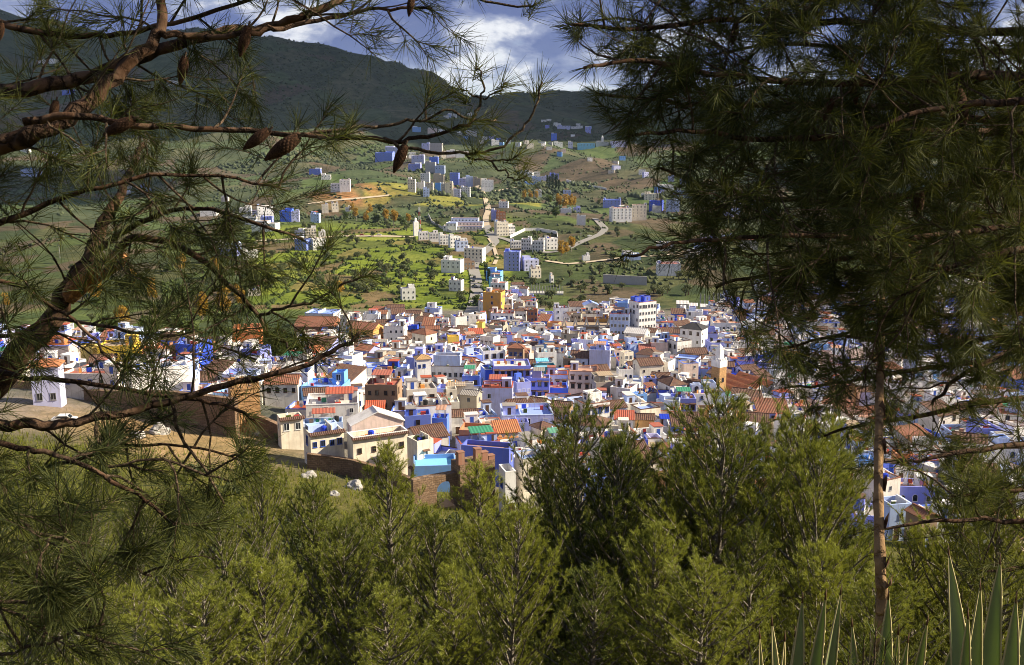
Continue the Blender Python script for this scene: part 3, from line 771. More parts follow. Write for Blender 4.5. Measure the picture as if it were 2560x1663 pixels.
def place(x0, yt, x1, yb, h, wall, roof, yaw=0, label=None, mark=None, dr=0.85, name='house', cat='house', base=False, group=None, detail=None, **kw):
    """put a house so that its front top edge stands at row yt between columns x0 and x1 (or its foot at row yb)"""
    yr = R(yaw); pxc = (x0 + x1) / 2
    if base:
        p = cast(pxc, yb); h = h or (yb - yt) * p.y / FPX * 1.02
    else: p = cast(pxc, yt, h)
    if p is None: return None
    wsil = (x1 - x0) * p.y / FPX
    w = wsil / (math.cos(yr) + dr * abs(math.sin(yr)))
    d = max(3.5, w * dr)
    if detail is None: detail = 2 if p.y < 330 else 1 if p.y < 1500 else 0
    # move the centre back so that the near face stays where the ray meets it
    c = Vector((p.x * (1 + d * .5 / p.y), p.y + d * .5 * abs(math.cos(yr)) + w * .5 * abs(math.sin(yr)), 0))
    z = p.z if not base else gz(c.x, p.y)
    rr = random.Random(int(x0 * 7 + yt * 13))
    P = house_parts(w, d, h, wall, roof, rr, detail, yaw=yr, **kw)
    root = thing(name, label or '', cat, (c.x, c.y, z), yr, group)
    put_parts(P, root)
    BUILT.append(dict(o=root, px=pxc, py=yt, wall=wall, roof=roof, h=h, label=label, cat=cat, y=p.y))
    RECTS.append((x0, yt, x1, yb, p.y))
    FOOT.append((c.x, c.y, .5 * math.hypot(w, d)))
    if mark: MARKS.append((mark, pxc, yt))
    return root

H = place
# --- old town, from the far rows to the near ones (photograph pixels)
H(765, 785, 848, 822, 7, 'white', 'roof_blue', -8, 'white house with bright blue stained parapet at the edge of the green fields', cap='blue')
H(740, 818, 850, 848, 5, 'brick', 'gx:tile', -6, 'long red-brown house with tiled pitched roof in front of the blue-stained white house', extras=False)
H(852, 788, 872, 838, 11, 'cream', 'roof_tan', -12, 'slim cream square tower beside the brown tiled halls', mark='the slim cream tower', name='square_tower', cat='tower', extras=False, sides=False, win=(1, 1))
H(872, 826, 958, 862, 6.5, 'ochre', 'gx:tile', -20, 'ochre hall with brown tiled roof left of the white arched-window house')
H(960, 816, 1016, 865, 10, 'white', 'roof_white', -5, 'tall white house with two rows of small arched windows and white roof hut', mark='the white house with arched windows', win=(4, 2), wkind='arch', wframe='frame_white', cap='tile_dark')
H(1021, 815, 1046, 838, 7, 'cobalt', 'roof_blue', -5, 'small cobalt blue house between white houses, below the orange gable', extras=False, win=(1, 1))
H(1028, 838, 1092, 872, 8, 'cream', 'hip:tile', -38, 'cream house with red-brown hipped roof and sunlit side beside the palm')
H(1117, 842, 1149, 876, 8, 'yellow', 'roof_tan', 10, 'bright yellow house beside the palm tree', mark='the bright yellow house', win=(2, 1), extras=False)
H(997, 848, 1026, 864, 5, 'grey', 'hip:tile_dark', -5, 'grey house with dark hipped roof below the white arched-window house')
H(1024, 866, 1062, 898, 7, 'white', 'roof_white', -5, 'plain white house with small hut in front of the cream hipped house', extras=True)
H(975, 872, 1024, 900, 5, 'white', 'roof_grey', -3, 'long low white house with red-brown eave behind the dark round tree', cap='tile')
H(1034, 900, 1078, 957, 10, 'white', 'hip:tile_ochre', 18, 'tall white house with red-brown hipped roof and bay of narrow windows', win=(3, 3), wframe='frame_blue', mark='the tall white house with bay windows')
H(1078, 917, 1168, 957, 8, 'white', 'roof_grey', -4, 'wide white house with row of square windows and blue painted upper storey', upper=[(-.1, .8, .5, 3.2, 'paleblue', 'roof_tan')], win=(6, 1), wframe='frame_grey', cap='frame_brown')
H(758, 880, 812, 905, 5, 'white', 'gy:tile_orange', -30, 'white house with bright orange gabled roof above the blue sign house')
H(932, 925, 1000, 947, 5, 'cobalt', 'roof_salmon', -3, 'long cobalt blue house with cluttered salmon roof terrace', mark='the long cobalt terrace house')
H(1002, 917, 1022, 947, 6, 'paleblue', 'roof_blue', -4, 'narrow pale blue house at the end of the cobalt terrace', extras=False, win=(1, 1), wframe='frame_blue')
SIGNHOUSE = H(822, 922, 888, 953, 6, 'violet', 'roof_grey', -3, 'violet blue house with dark lettering along its front', cap='white', win=(2, 1), mark='the house with lettering')
H(915, 963, 1003, 1015, 9, 'brown', 'roof_red', -3, 'brown stone house with red arched roof pavilion', win=(4, 2), upper=[(-.05, .42, .3, 2.2, 'pink', 'roof_red')], mark='the brown stone house', wframe='frame_brown', canopy='roof_red')
H(1003, 975, 1095, 1024, 8, 'offwhite', 'roof_tan', 14, 'weathered off-white house with many-sided tan terrace beside the brown stone house', win=(3, 1))
H(757, 968, 872, 1012, 6, 'sky', 'roof_blue', -8, 'light blue walled terrace house behind the small tiled blue house', upper=[(.3, .3, .4, 3, 'sky', 'roof_blue')])
H(752, 990, 826, 1018, 5, 'paleblue', 'gx:tile_dark', 14, 'small pale blue house with dark brown ridged tile roof and pink gable', mark='the small blue house with ridged tiles')
H(874, 988, 903, 1012, 5, 'cream', 'hip:roof_white', -20, 'small cream house with pointed white roof')
# centre
H(1207, 732, 1263, 778, 14, 'ochre', 'roof_tan', -16, 'tall ochre block with flat roof beside the main road', mark='the tall ochre block', name='apartment_block', cat='apartment block', win=(1, 4), dr=.8)
H(1222, 762, 1283, 780, 7, 'white', 'roof_grey', -4, 'white house with row of windows at the foot of the ochre block', win=(6, 2), wframe='frame_brown')
H(1226, 784, 1288, 807, 7, 'white', 'roof_red', -4, 'white house with red roof and dark windows at the far edge of town', win=(5, 2), cap='roof_red')
H(1288, 778, 1317, 806, 8, 'white', 'hip:tile_dark', -3, 'white house with tall arched windows next to the dark red-brown block', win=(3, 2), wkind='arch', wframe='frame_white')
H(1317, 775, 1345, 803, 9, 'brick', 'roof_grey', -4, 'dark red-brown bare brick block', win=(3, 2), wkind='arch', mark='the dark brick block', name='apartment_block', cat='apartment block')
H(1284, 758, 1312, 778, 8, 'stone', 'roof_grey', -12, 'bare grey-brown house with white upper hut behind the arched white house')
H(1312, 764, 1345, 776, 6, 'white', 'roof_white', -10, 'white stepped house at the edge of the scrub')
H(1383, 770, 1421, 792, 7, 'white', 'roof_blue', 6, 'white modern house with dark balconies, first of the terrace below the green meadow', cap='frame_brown', win=(2, 2))
H(1421, 767, 1456, 786, 7, 'white', 'pent:tile_dark', 6, 'white modern house with dark sloping roof, middle of the terrace below the meadow', win=(3, 2))
H(1456, 764, 1497, 784, 7, 'white', 'gy:roof_blue', 6, 'white modern house with blue curved roof, last of the terrace below the meadow', win=(3, 2))
H(1345, 783, 1384, 803, 5.5, 'violet', 'roof_salmon', 3, 'violet blue low house beside the dark brick block')
H(1426, 787, 1457, 812, 8, 'stone', 'roof_grey', -14, 'bare grey-brown unplastered house with many windows', win=(3, 3), wkind='arch')
H(1457, 797, 1487, 815, 6, 'brick', 'roof_grey', -2, 'red-brown brick house behind the white buttresses', extras=False)
H(1487, 797, 1522, 815, 6, 'ochre', 'roof_white', -2, 'ochre house with pale roof behind the white buttresses')
H(1367, 808, 1403, 826, 5, 'orange', 'roof_salmon', -20, 'orange house with jagged parapet beside the buttressed hall', extras=False)
H(1190, 808, 1212, 832, 7, 'yellow', 'roof_tan', -20, 'pale yellow narrow house above the red-roofed house', extras=False)
H(1170, 836, 1208, 850, 4.5, 'white', 'pent:roof_red', 6, 'low house with broad red sheet roof')
H(1222, 815, 1270, 842, 6, 'stone', 'roof_tan', -20, 'bare stone house with sunlit cream side wall')
H(1199, 843, 1250, 876, 8, 'offwhite', 'roof_white', -30, 'off-white house with two hooded windows and bright sunlit side', win=(3, 1), wkind='hood')
H(1290, 838, 1345, 852, 4, 'white', 'gy:roof_white', -6, 'low white house with shallow white gables')
H(1345, 838, 1378, 852, 4, 'paleblue', 'gy:roof_white', -6, 'low pale blue house with shallow white gable')
H(1263, 884, 1325, 912, 7, 'brown', 'hip:tile', -6, 'timber house with broad red-brown hipped roof above the largest violet house', upper=None, mark='the broad timber roof')
H(1270, 872, 1312, 890, 10.5, 'brown', 'hip:tile', -6, 'taller timber house with red-brown hipped roof just behind the broad timber roof', win=(3, 1))
H(1197, 878, 1264, 912, 9, 'white', 'roof_grey', 12, 'tall blank white wall house with few tiny windows', win=(3, 1), mark='the tall blank white house')
H(1228, 916, 1328, 972, 11, 'violet', 'roof_white', 4, 'largest violet blue house with arched and hooded windows', win=(6, 3), wkind='hood', wframe='frame_brown', mark='the largest violet blue house', extras=True)
H(1155, 940, 1203, 972, 7, 'blue', 'roof_white', -3, 'bright blue house with two blue tanks on its roof', win=(2, 1))
H(1280, 957, 1328, 1004, 8, 'violet', 'roof_blue', 20, 'violet blue house with stepped parapet in front of the largest violet house', win=(3, 2), upper=[(-.2, .4, .4, 2.6, 'blue', 'roof_blue')])
H(1325, 946, 1377, 998, 9, 'violet', 'roof_salmon', -4, 'tall violet blue house with salmon hut roof', win=(3, 2), wkind='hood', upper=[(-.2, .5, .4, 2.5, 'violet', 'roof_salmon')])
H(1204, 970, 1285, 1008, 8, 'lilac', 'roof_red', -2, 'pale lilac house with red and orange roof terrace', canopy='roof_red', cap='roof_red')
H(1334, 882, 1392, 920, 8, 'white', 'roof_cyan', 12, 'white house with sky blue roof terrace and red corner', win=(2, 2), wkind='hood')
H(1332, 918, 1390, 938, 5, 'teal', 'roof_cyan', 4, 'dark teal roofed terrace cafe below the sky blue roof', canopy='roof_cyan', extras=False)
H(1364, 938, 1422, 975, 8, 'lilac', 'roof_red', -3, 'pale lilac house with hooded windows and dark red roof', win=(3, 2), wkind='hood', cap='roof_red')
H(1420, 930, 1498, 972, 9, 'pink', 'roof_salmon', -5, 'wide pinkish house with plant pots and orange clutter on its roof', win=(4, 2), wkind='hood', mark='the wide pinkish house', cap='tile')
H(1471, 876, 1530, 920, 10, 'lilac', 'roof_blue', -8, 'windowless pale lilac house with stepped towers', win=(1, 0), mark='the windowless lilac house', upper=[(0, .4, .5, 2.5, 'lilac', 'roof_blue')])
H(1475, 957, 1553, 992, 8, 'stone', 'roof_grey', 12, 'bare unfinished grey house with open roof rooms', upper=[(-.25, .45, .5, 2.4, 'stone', 'roof_grey')])
H(1408, 896, 1438, 922, 7, 'brown', 'roof_tan', 0, 'brown walled house between the sky blue roof and the lilac towers')
# right of centre
H(1574, 757, 1642, 814, 18, 'white', 'roof_blue', 28, 'largest white apartment block with blue roof pavilions and rows of windows', mark='the largest white apartment block', name='apartment_block', cat='apartment block', win=(6, 4), wframe='frame_grey', upper=[(-.3, .3, .5, 2.6, 'cobalt', 'roof_blue'), (.25, .35, .5, 2.6, 'cobalt', 'roof_red')], cap='roof_red')
H(1542, 757, 1572, 790, 15, 'sky', 'roof_blue', -8, 'sky blue windowless end of the apartment terrace', name='apartment_block', cat='apartment block', win=(1, 0), extras=False)
H(1523, 786, 1580, 826, 13, 'paleblue', 'roof_blue', -12, 'pale blue apartment block with red cornice and stacked balconies', name='apartment_block', cat='apartment block', win=(5, 4), wframe='frame_white', cap='roof_red', mark='the pale blue apartment block')
H(1618, 799, 1666, 822, 6.5, 'paleblue', 'roof_white', -8, 'pale blue villa with white balconies below the largest apartment block', win=(4, 2))
H(1700, 826, 1774, 860, 10, 'white', 'hip:black_roof', -30, 'white villa with black mansard roof and sunlit blank side', mark='the black-roofed villa', win=(3, 2))
H(1777, 808, 1855, 835, 8, 'white', 'roof_salmon', -4, 'long white building with square windows behind the black-roofed villa', win=(7, 2), wframe='frame_grey')
H(1766, 858, 1830, 886, 7, 'violet', 'roof_grey', 8, 'violet blue house with dark roof edges right of the black-roofed villa', win=(4, 1))
H(1830, 860, 1864, 882, 7, 'white', 'roof_grey', -4, 'white house with small window at the end of the violet row', win=(2, 1))
H(1559, 836, 1628, 862, 6, 'offwhite', 'gx:roof_white', -24, 'long off-white barn with pale pitched roof')
H(1626, 858, 1674, 887, 7, 'pink', 'roof_white', -10, 'plain pinkish box house with sunlit edge', win=(1, 0))
H(1673, 855, 1730, 892, 8, 'white', 'roof_grey', 26, 'bright sunlit white house with dark parapet and several small windows', win=(4, 2), cap='frame_brown')
H(1596, 878, 1638, 890, 4, 'paleblue', 'pent:roof_red', -4, 'low house with bright red awning roof')
H(1550, 882, 1584, 910, 7, 'cream', 'roof_tan', 20, 'cream yellow sunlit house right of the lilac towers', win=(2, 1))
H(1618, 906, 1692, 944, 8, 'white', 'roof_white', -32, 'big white corner house with one wall bright in the sun', mark='the big white corner house', win=(2, 1))
H(1707, 886, 1768, 900, 4.5, 'offwhite', 'gx:tile_dark', 6, 'low house with wide dark brown pitched roof')
H(1542, 924, 1582, 957, 8, 'white', 'roof_grey', 6, 'white house with three dark arched windows', win=(3, 1), wkind='arch')
H(1609, 946, 1642, 968, 6, 'violet', 'roof_blue', -4, 'small violet blue house with round dish below the white corner house')
H(1825, 944, 1880, 962, 5, 'cobalt', 'roof_blue', -3, 'cobalt blue low house right of the minaret', extras=False)
H(1677, 997, 1740, 1030, 8, 'violet', 'roof_blue', -3, 'violet blue house with hooded windows below the mosque roofs', win=(4, 2), wkind='hood', mark='the violet house below the mosque')
H(1580, 987, 1618, 1010, 6, 'sky', 'roof_blue', 14, 'sky blue stepped house, bright in the sun')
# near rows
H(686, 1048, 760, 1100, 6, 'cream', 'roof_tan', 24, 'cream house with dark tile eave at the end of the rampart', win=(2, 1), mark='the cream house at the rampart end', eave='tile_dark')
H(757, 1014, 906, 1052, 6, 'white', 'roof_white', 8, 'white walled terrace house hung with washing above the tile-eaved house', canopy='roof_red', cap='white')
H(750, 1086, 862, 1142, 6.5, 'cream', 'roof_blue', 26, 'weathered cream-white house with dark tile eave and two small windows behind the low wall', win=(4, 1), mark='the weathered tile-eaved house', dr=.8, eave='tile_dark', upper=[(0, .9, .35, 1.2, 'paleblue', 'roof_cyan')])
H(752, 1060, 861, 1086, 5.6, 'paleblue', 'roof_cyan', 10, 'pale blue scalloped terrace above the tile-eaved house', dr=.5, win=(1, 0))
H(862, 1096, 1018, 1172, 7.5, 'cream', 'roof_salmon', 26, 'largest near house with ridged tile roof and weathered cream walls', win=(4, 1), dr=.3, mark='the largest near tiled house', eave='tile_dark', cap='white')
H(862, 1064, 1010, 1096, 5.6, 'pink', 'gy:roof_white', 20, 'pinkish double-gabled courtyard house behind the largest near tiled house', dr=.4, win=(1, 0))
H(1018, 1104, 1082, 1182, 8, 'cream', 'roof_tan', 34, 'cream yellow house with one hooded window beside the cyan terrace', win=(1, 1), wkind='hood')
H(1026, 1166, 1147, 1202, 4.5, 'sky', 'roof_cyan', 6, 'bright cyan walled roof terrace behind the gateway wall', mark='the cyan roof terrace', extras=False, win=(1, 0))
H(1006, 1040, 1080, 1092, 6, 'blue', 'roof_blue', 8, 'blue walled roof terrace with cobalt floor', extras=True)
H(1080, 1046, 1122, 1092, 7, 'blue', 'roof_blue', -4, 'plain blue wall house beside the cobalt terrace', win=(1, 0))
H(913, 1026, 962, 1046, 4.5, 'terracotta', 'pent:roof_red', 4, 'small hut with bright red sheet roof')
H(1150, 1122, 1287, 1188, 7, 'cobalt', 'roof_salmon', -14, 'long cobalt blue house with salmon flat roof', mark='the long cobalt house with salmon roof', win=(1, 0), extras=False, dr=.35)
H(1287, 1148, 1358, 1240, 9, 'cream', 'roof_blue', 20, 'cream walled house with pale blue roof parapet near the crenellated gate', win=(1, 1), cap='paleblue', extras=False)
H(1250, 1180, 1286, 1240, 7, 'white', 'roof_white', 16, 'narrow white wall house beside the crenellated gate', win=(1, 0), extras=False)
H(1110, 1142, 1160, 1172, 4.5, 'white', 'roof_red', -12, 'small white house with red roof above the cyan terrace', extras=False)
H(1357, 1110, 1404, 1150, 6, 'white', 'roof_green', 14, 'white house with green roof canopy beside the orange battlements', canopy='roof_green')
H(1228, 1084, 1302, 1108, 5, 'white', 'pent:tile_orange', 12, 'white house with bright orange sloping roof behind the battlements')
H(1145, 1078, 1230, 1094, 4.5, 'terracotta', 'roof_tan', -10, 'long terracotta house with cream roof behind the cobalt house', extras=False)
H(1267, 1057, 1324, 1088, 6, 'violet', 'roof_blue', 6, 'box-like violet terrace house with washing')
H(1245, 1040, 1386, 1072, 6.5, 'lilac', 'roof_blue', 4, 'wide pale lilac terrace house hung with rows of washing', cap='paleblue')
H(1327, 1074, 1386, 1098, 5, 'cream', 'hip:tile_dark', 38, 'small cream house with pyramid-shaped brown roof', mark='the pyramid-roofed house', win=(2, 1))
H(1373, 1074, 1436, 1102, 5.5, 'paleblue', 'roof_red', 16, 'pale blue house with red roof terrace')
H(1262, 1014, 1320, 1042, 6, 'pink', 'gx:tile_dark', 14, 'pinkish house with long dark brown tiled roof below the violet houses')
H(1318, 1010, 1376, 1040, 6.5, 'white', 'gx:tile_dark', -26, 'white house with long dark brown tiled roof running downhill')
H(1376, 1020, 1436, 1058, 8, 'brown', 'gx:tile_dark', -18, 'brown brick house with two dark tiled roofs', win=(3, 2), mark='the brown brick house')
H(1434, 1012, 1527, 1056, 9, 'white', 'roof_tan', 24, 'white house with three tall hooded windows on its sunlit side and roof pavilion', win=(4, 1), wkind='hood', mark='the sunlit white pavilion house', upper=[(.1, .55, .5, 2.6, 'white', 'roof_tan')], cap='tile')
H(1150, 990, 1206, 1020, 6, 'stone', 'gx:roof_grey', -20, 'house under grey tent-like roof beside the ladder wall')
H(1586, 1050, 1637, 1082, 6, 'ochre', 'gx:tile_dark', -4, 'ochre house with dark brown tiled roof', mark='the ochre house with dark tiles')
H(1534, 1050, 1586, 1080, 6, 'white', 'pent:roof_red', -6, 'white house with bright red sloping roof left of the ochre house', win=(2, 1))
H(1695, 1046, 1746, 1064, 6, 'lilac', 'gx:tile_dark', -3, 'pale lilac house with dark pitched roof below the violet hooded house', win=(3, 1))
H(1744, 1022, 1776, 1042, 6, 'brown', 'roof_grey', -4, 'brown house with pointed wall niches at the edge of the young pines', win=(2, 1))
H(1586, 1100, 1618, 1137, 6.5, 'cobalt', 'roof_white', 4, 'cobalt blue house with white roof between the young pines', win=(1, 1))
H(1618, 1096, 1653, 1119, 5, 'lilac', 'roof_red', 8, 'pale lilac house with red terrace next to the cobalt one')
H(1675, 1104, 1723, 1120, 5, 'lilac', 'gx:tile_dark', 6, 'pale lilac house with mossy dark tile roof')
H(1643, 1139, 1691, 1168, 5.5, 'white', 'pent:tile', 28, 'white and blue box house with brown sloping roof')
H(1628, 1166, 1677, 1184, 5, 'lilac', 'gx:tile_dark', -20, 'pale lilac house with big dark roof between the pine tops')
H(1635, 1068, 1703, 1084, 4.5, 'white', 'roof_white', -3, 'low white house with bright blue roof tarpaulin', canopy='plastic_blue')
# right, behind the big pine
H(1971, 1016, 2050, 1050, 6, 'pink', 'roof_salmon', -4, 'pinkish house with salmon roof hut above the young pines')
H(1885, 1034, 1970, 1058, 6, 'violet', 'pent:tile', -4, 'violet blue house with brown eave above the young pines', win=(3, 1))
H(1893, 992, 1926, 1032, 8, 'white', 'roof_grey', 20, 'narrow sunlit white house behind the violet eaved house', win=(1, 0))
H(2232, 1219, 2334, 1295, 7, 'violet', 'roof_salmon', -6, 'violet blue house with triple arched window right of the agave stalk', win=(3, 1), wkind='arch', mark='the house with triple arched window', dr=.7)
H(2204, 1262, 2275, 1342, 6, 'paleblue', 'roof_salmon', 10, 'pale blue house with small windows directly beside the agave stalk', win=(3, 2), wframe='frame_grey')
H(2234, 1136, 2281, 1176, 6, 'terracotta', 'roof_tan', -4, 'terracotta brick house right of the agave stalk', win=(2, 1))
H(2282, 1153, 2342, 1200, 6.5, 'violet', 'roof_red', 4, 'violet blue house with red terrace beside the terracotta house', win=(2, 2), cap='roof_red')
H(2323, 1113, 2374, 1152, 7, 'white', 'roof_grey', -3, 'white house with two hooded windows behind the hanging pine needles', win=(2, 1), wkind='hood')
H(2275, 1296, 2337, 1335, 5, 'brown', 'gy:tile', 20, 'house with brown humped tile roofs below the triple-window house')
H(2154, 1152, 2188, 1204, 6.5, 'sky', 'roof_cyan', 6, 'sky blue house left of the agave stalk')
H(2075, 660 + 55, 2120, 740, 12, 'cobalt', 'roof_blue', 0, 'cobalt blue building glimpsed through the big pine', name='apartment_block', cat='apartment block', win=(3, 3))
# left, behind the pine branches
H(75, 920, 153, 978, 8, 'lilac', 'hip:tile_orange', 12, 'pale lilac house with orange roof beside the thick pine limb', win=(2, 2))
H(105, 866, 184, 906, 7, 'pink', 'roof_salmon', 4, 'pinkish house with blue scalloped parapet', cap='blue', upper=[(-.1, .6, .4, 2.4, 'terracotta', 'roof_red')])
H(248, 866, 345, 910, 8, 'yellow', 'roof_tan', 6, 'large yellow house with scalloped parapet and arched windows', win=(5, 1), wkind='arch', mark='the large yellow house')
H(205, 866, 238, 884, 7, 'yellow', 'roof_white', 4, 'small yellow cube house beside the large yellow one', extras=False, win=(1, 0))
H(312, 926, 464, 982, 8, 'white', 'roof_blue', 26, 'long blank white house, brightest wall behind the pine branches', win=(2, 0), mark='the long blank white house', dr=.4)
H(198, 818, 238, 862, 9, 'white', 'roof_white', 16, 'tall white house among trees at the left', win=(2, 2))
H(160, 936, 312, 978, 6, 'offwhite', 'roof_red', -4, 'off-white low house with red roof patches left of the long blank one', win=(5, 1), dr=.4)
H(662, 962, 752, 992, 5.5, 'offwhite', 'gx:tile', 4, 'long off-white house with brown tiled roof and four dark windows', win=(4, 1), wframe='frame_brown', mark='the long brown-tiled house')
H(545, 908, 650, 932, 5, 'white', 'roof_grey', 4, 'low white house with grey flat roof below the red kasbah wall')
H(650, 908, 752, 930, 5, 'lilac', 'roof_white', 8, 'low pale lilac house with white roof above the brown-tiled house')
H(560, 936, 640, 960, 6, 'lilac', 'roof_blue', 2, 'pale lilac house with small hooded windows behind the rampart tower', win=(4, 1), wkind='hood')

# ------------------------------------------------------------------ special structures
def crenels(parent, pts, zt, mat, mw=.7, gap=.6, mh=.9, th=.45, pointed=False):
    """one merlon object after another along a polyline of (x, y) with tops zt(x, y)"""
    b = MB()
    if pointed: b.add([(-mw / 2, -th / 2, 0), (mw / 2, -th / 2, 0), (mw / 2, th / 2, 0), (-mw / 2, th / 2, 0), (-mw / 2, -th / 2, mh * .4), (mw / 2, -th / 2, mh * .4), (mw / 2, th / 2, mh * .4), (-mw / 2, th / 2, mh * .4), (0, 0, mh)],
                      [(0, 1, 5, 4), (1, 2, 6, 5), (2, 3, 7, 6), (3, 0, 4, 7), (4, 5, 8), (5, 6, 8), (6, 7, 8), (7, 4, 8)], mat)
    else: b.box(-mw / 2, mw / 2, -th / 2, th / 2, 0, mh, mat); b.box(-mw / 2 - .05, mw / 2 + .05, -th / 2 - .05, th / 2 + .05, mh, mh + .08, mat)
    me = b.mesh('merlon')
    for (a, c) in zip(pts[:-1], pts[1:]):
        L = math.hypot(c[0] - a[0], c[1] - a[1]); n = max(1, int(L / (mw + gap))); ang = math.atan2(c[1] - a[1], c[0] - a[0])
        for i in range(n):
            t = (i + .5) / n; x, y = a[0] + (c[0] - a[0]) * t, a[1] + (c[1] - a[1]) * t
            link('merlon', me, parent, (x, y, zt(t, a, c)), rotz=ang)
def long_wall(name, label, pix, mat, th=.8, hs=None, merlons=None, foot=3.0, cat='wall'):
    """wall along photograph pixels (px, row of its foot, height)"""
    pts = []
    for px, py, h in pix:
        if h < 0:        # row of the top and distance given
            p = at(px, py, -h); g_ = gz(p.x, p.y); pts.append((p.x, p.y, g_, max(1.5, p.z - g_))); continue
        p = cast(px, py); pts.append((p.x, p.y, gz(p.x, p.y), h))
    o = Vector(pts[0][:3]); root = thing(name, label, cat, o)
    b = MB(); vs = []; fs = []
    for i, (x, y, z, h) in enumerate(pts):
        a = pts[max(0, i - 1)]; c = pts[min(len(pts) - 1, i + 1)]
        t = Vector((c[0] - a[0], c[1] - a[1], 0)).normalized(); nn = Vector((-t.y, t.x, 0)) * th / 2
        q = Vector((x, y, z)) - o
        for sgn in (-1, 1):
            vs.append(q + nn * sgn + Vector((0, 0, -foot))); vs.append(q + nn * sgn + Vector((0, 0, h)))
    for i in range(len(pts) - 1):
        k, k2 = 4 * i, 4 * i + 4
        fs += [(k, k2, k2 + 1, k + 1), (k + 3, k2 + 3, k2 + 2, k + 2), (k + 1, k2 + 1, k2 + 3, k + 3)]
    fs += [(0, 1, 3, 2), (len(vs) - 4, len(vs) - 2, len(vs) - 1, len(vs) - 3)]
    b.add(vs, fs, mat); b.build('walls', root)
    cop = MB(); vs = []; fs = []
    for i, (x, y, z, h) in enumerate(pts):
        a = pts[max(0, i - 1)]; c = pts[min(len(pts) - 1, i + 1)]
        t = Vector((c[0] - a[0], c[1] - a[1], 0)).normalized(); nn = Vector((-t.y, t.x, 0)) * (th / 2 + .08)
        q = Vector((x, y, z + h)) - o
        vs += [q - nn + Vector((0, 0, .003)), q + nn + Vector((0, 0, .003)), q + nn + Vector((0, 0, .16)), q - nn + Vector((0, 0, .16))]
    for i in range(len(pts) - 1):
        for k in range(4): fs.append((4 * i + k, 4 * i + (k + 1) % 4, 4 * i + 4 + (k + 1) % 4, 4 * i + 4 + k))
    cop.add(vs, fs, mat); cop.build('coping', root)
    if merlons:
        for i in range(len(pts) - 1):
            a, c = pts[i], pts[i + 1]
            crenels(root, [(a[0] - o.x, a[1] - o.y), (c[0] - o.x, c[1] - o.y)], lambda t, A, C: a[2] + a[3] + (c[2] + c[3] - a[2] - a[3]) * t - o.z + .16, mat, **merlons)
    for i in range(len(pts)): FOOT.append((pts[i][0], pts[i][1], 3.0))
    return root, pts
# minaret of the old mosque
p = cast(1803, 902, 15.5); s = p.y / FPX
mn = thing('minaret', 'square brick minaret with white crenellated top and slim white lantern', 'minaret', (p.x, p.y + 2.5, p.z), R(38))
W_ = 33 * s / 1.4 * 1.15
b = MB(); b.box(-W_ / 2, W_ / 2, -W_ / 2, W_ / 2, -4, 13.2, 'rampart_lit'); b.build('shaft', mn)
b = MB(); b.box(-W_ / 2 - .12, W_ / 2 + .12, -W_ / 2 - .12, W_ / 2 + .12, 13.2, 15.2, 'white'); gal = b.build('gallery', mn)
h2 = W_ / 2
crenels(gal, [(-h2, -h2), (h2, -h2), (h2, h2), (-h2, h2), (-h2, -h2)], lambda t, a, c: 15.2, 'white', .5, .35, .7, .3)
b = MB(); b.box(-.9, .9, -.9, .9, 15.2, 18.6, 'white'); b.box(-1.05, 1.05, -1.05, 1.05, 18.6, 18.9, 'white'); b.add([(-.8, -.8, 18.9), (.8, -.8, 18.9), (.8, .8, 18.9), (-.8, .8, 18.9), (0, 0, 20.4)], [(0, 1, 4), (1, 2, 4), (2, 3, 4), (3, 0, 4)], 'white'); b.tube([(0, 0, 20.2), (0, 0, 21.6)], .06, 'metal', 4); b.build('lantern', mn)
for ang in (-math.pi / 2, 0):
    o = link('window', WMESH[('frame_brown', 'arch')], mn); o.matrix_local = Matrix.Rotation(ang + math.pi / 2 if ang else -math.pi / 2, 4, 'Z') @ Matrix.Translation((0, -W_ / 2 - .002, 8.5))
MARKS.append(('the brick minaret', 1803, 900)); FOOT.append((p.x, p.y + 2.5, 6)); RECTS.append((1780, 870, 1830, 960, p.y))
# mosque prayer hall: five parallel orange ridges
p = cast(1830, 972, 5.0)
mq = thing('mosque_hall', 'mosque hall with parallel orange tiled ridges below the brick minaret', 'mosque', (p.x + 2, p.y + 8, p.z), R(28))
b = MB(); b.box(-12.5, 12.5, -8, 8, -4, 4.2, 'white'); b.build('walls', mq)
for i in range(5):
    rbm = MB(); x0 = -12.5 + 5 * i
    r1 = corrugated(-8.3, 8.3, (-2.5, 4.25), (0, 5.9), 'tile_orange', .5)
    rbm.append(r1, Matrix.Translation((x0 + 2.5, 0, 0)) @ Matrix.Rotation(math.pi / 2, 4, 'Z')); rbm.append(r1, Matrix.Translation((x0 + 2.5, 0, 0)) @ Matrix.Rotation(-math.pi / 2, 4, 'Z'))
    rbm.add([(x0, -8.0, 4.2), (x0 + 5, -8.0, 4.2), (x0 + 2.5, -8.0, 5.75)], [(0, 1, 2)], 'white'); rbm.add([(x0, 8.0, 4.2), (x0 + 5, 8.0, 4.2), (x0 + 2.5, 8.0, 5.75)], [(0, 2, 1)], 'white')
    rbm.build('ridge_roof', mq)
MARKS.append(('the orange mosque roofs', 1840, 970)); FOOT.append((p.x + 2, p.y + 8, 13)); RECTS.append((1755, 945, 1915, 985, p.y))
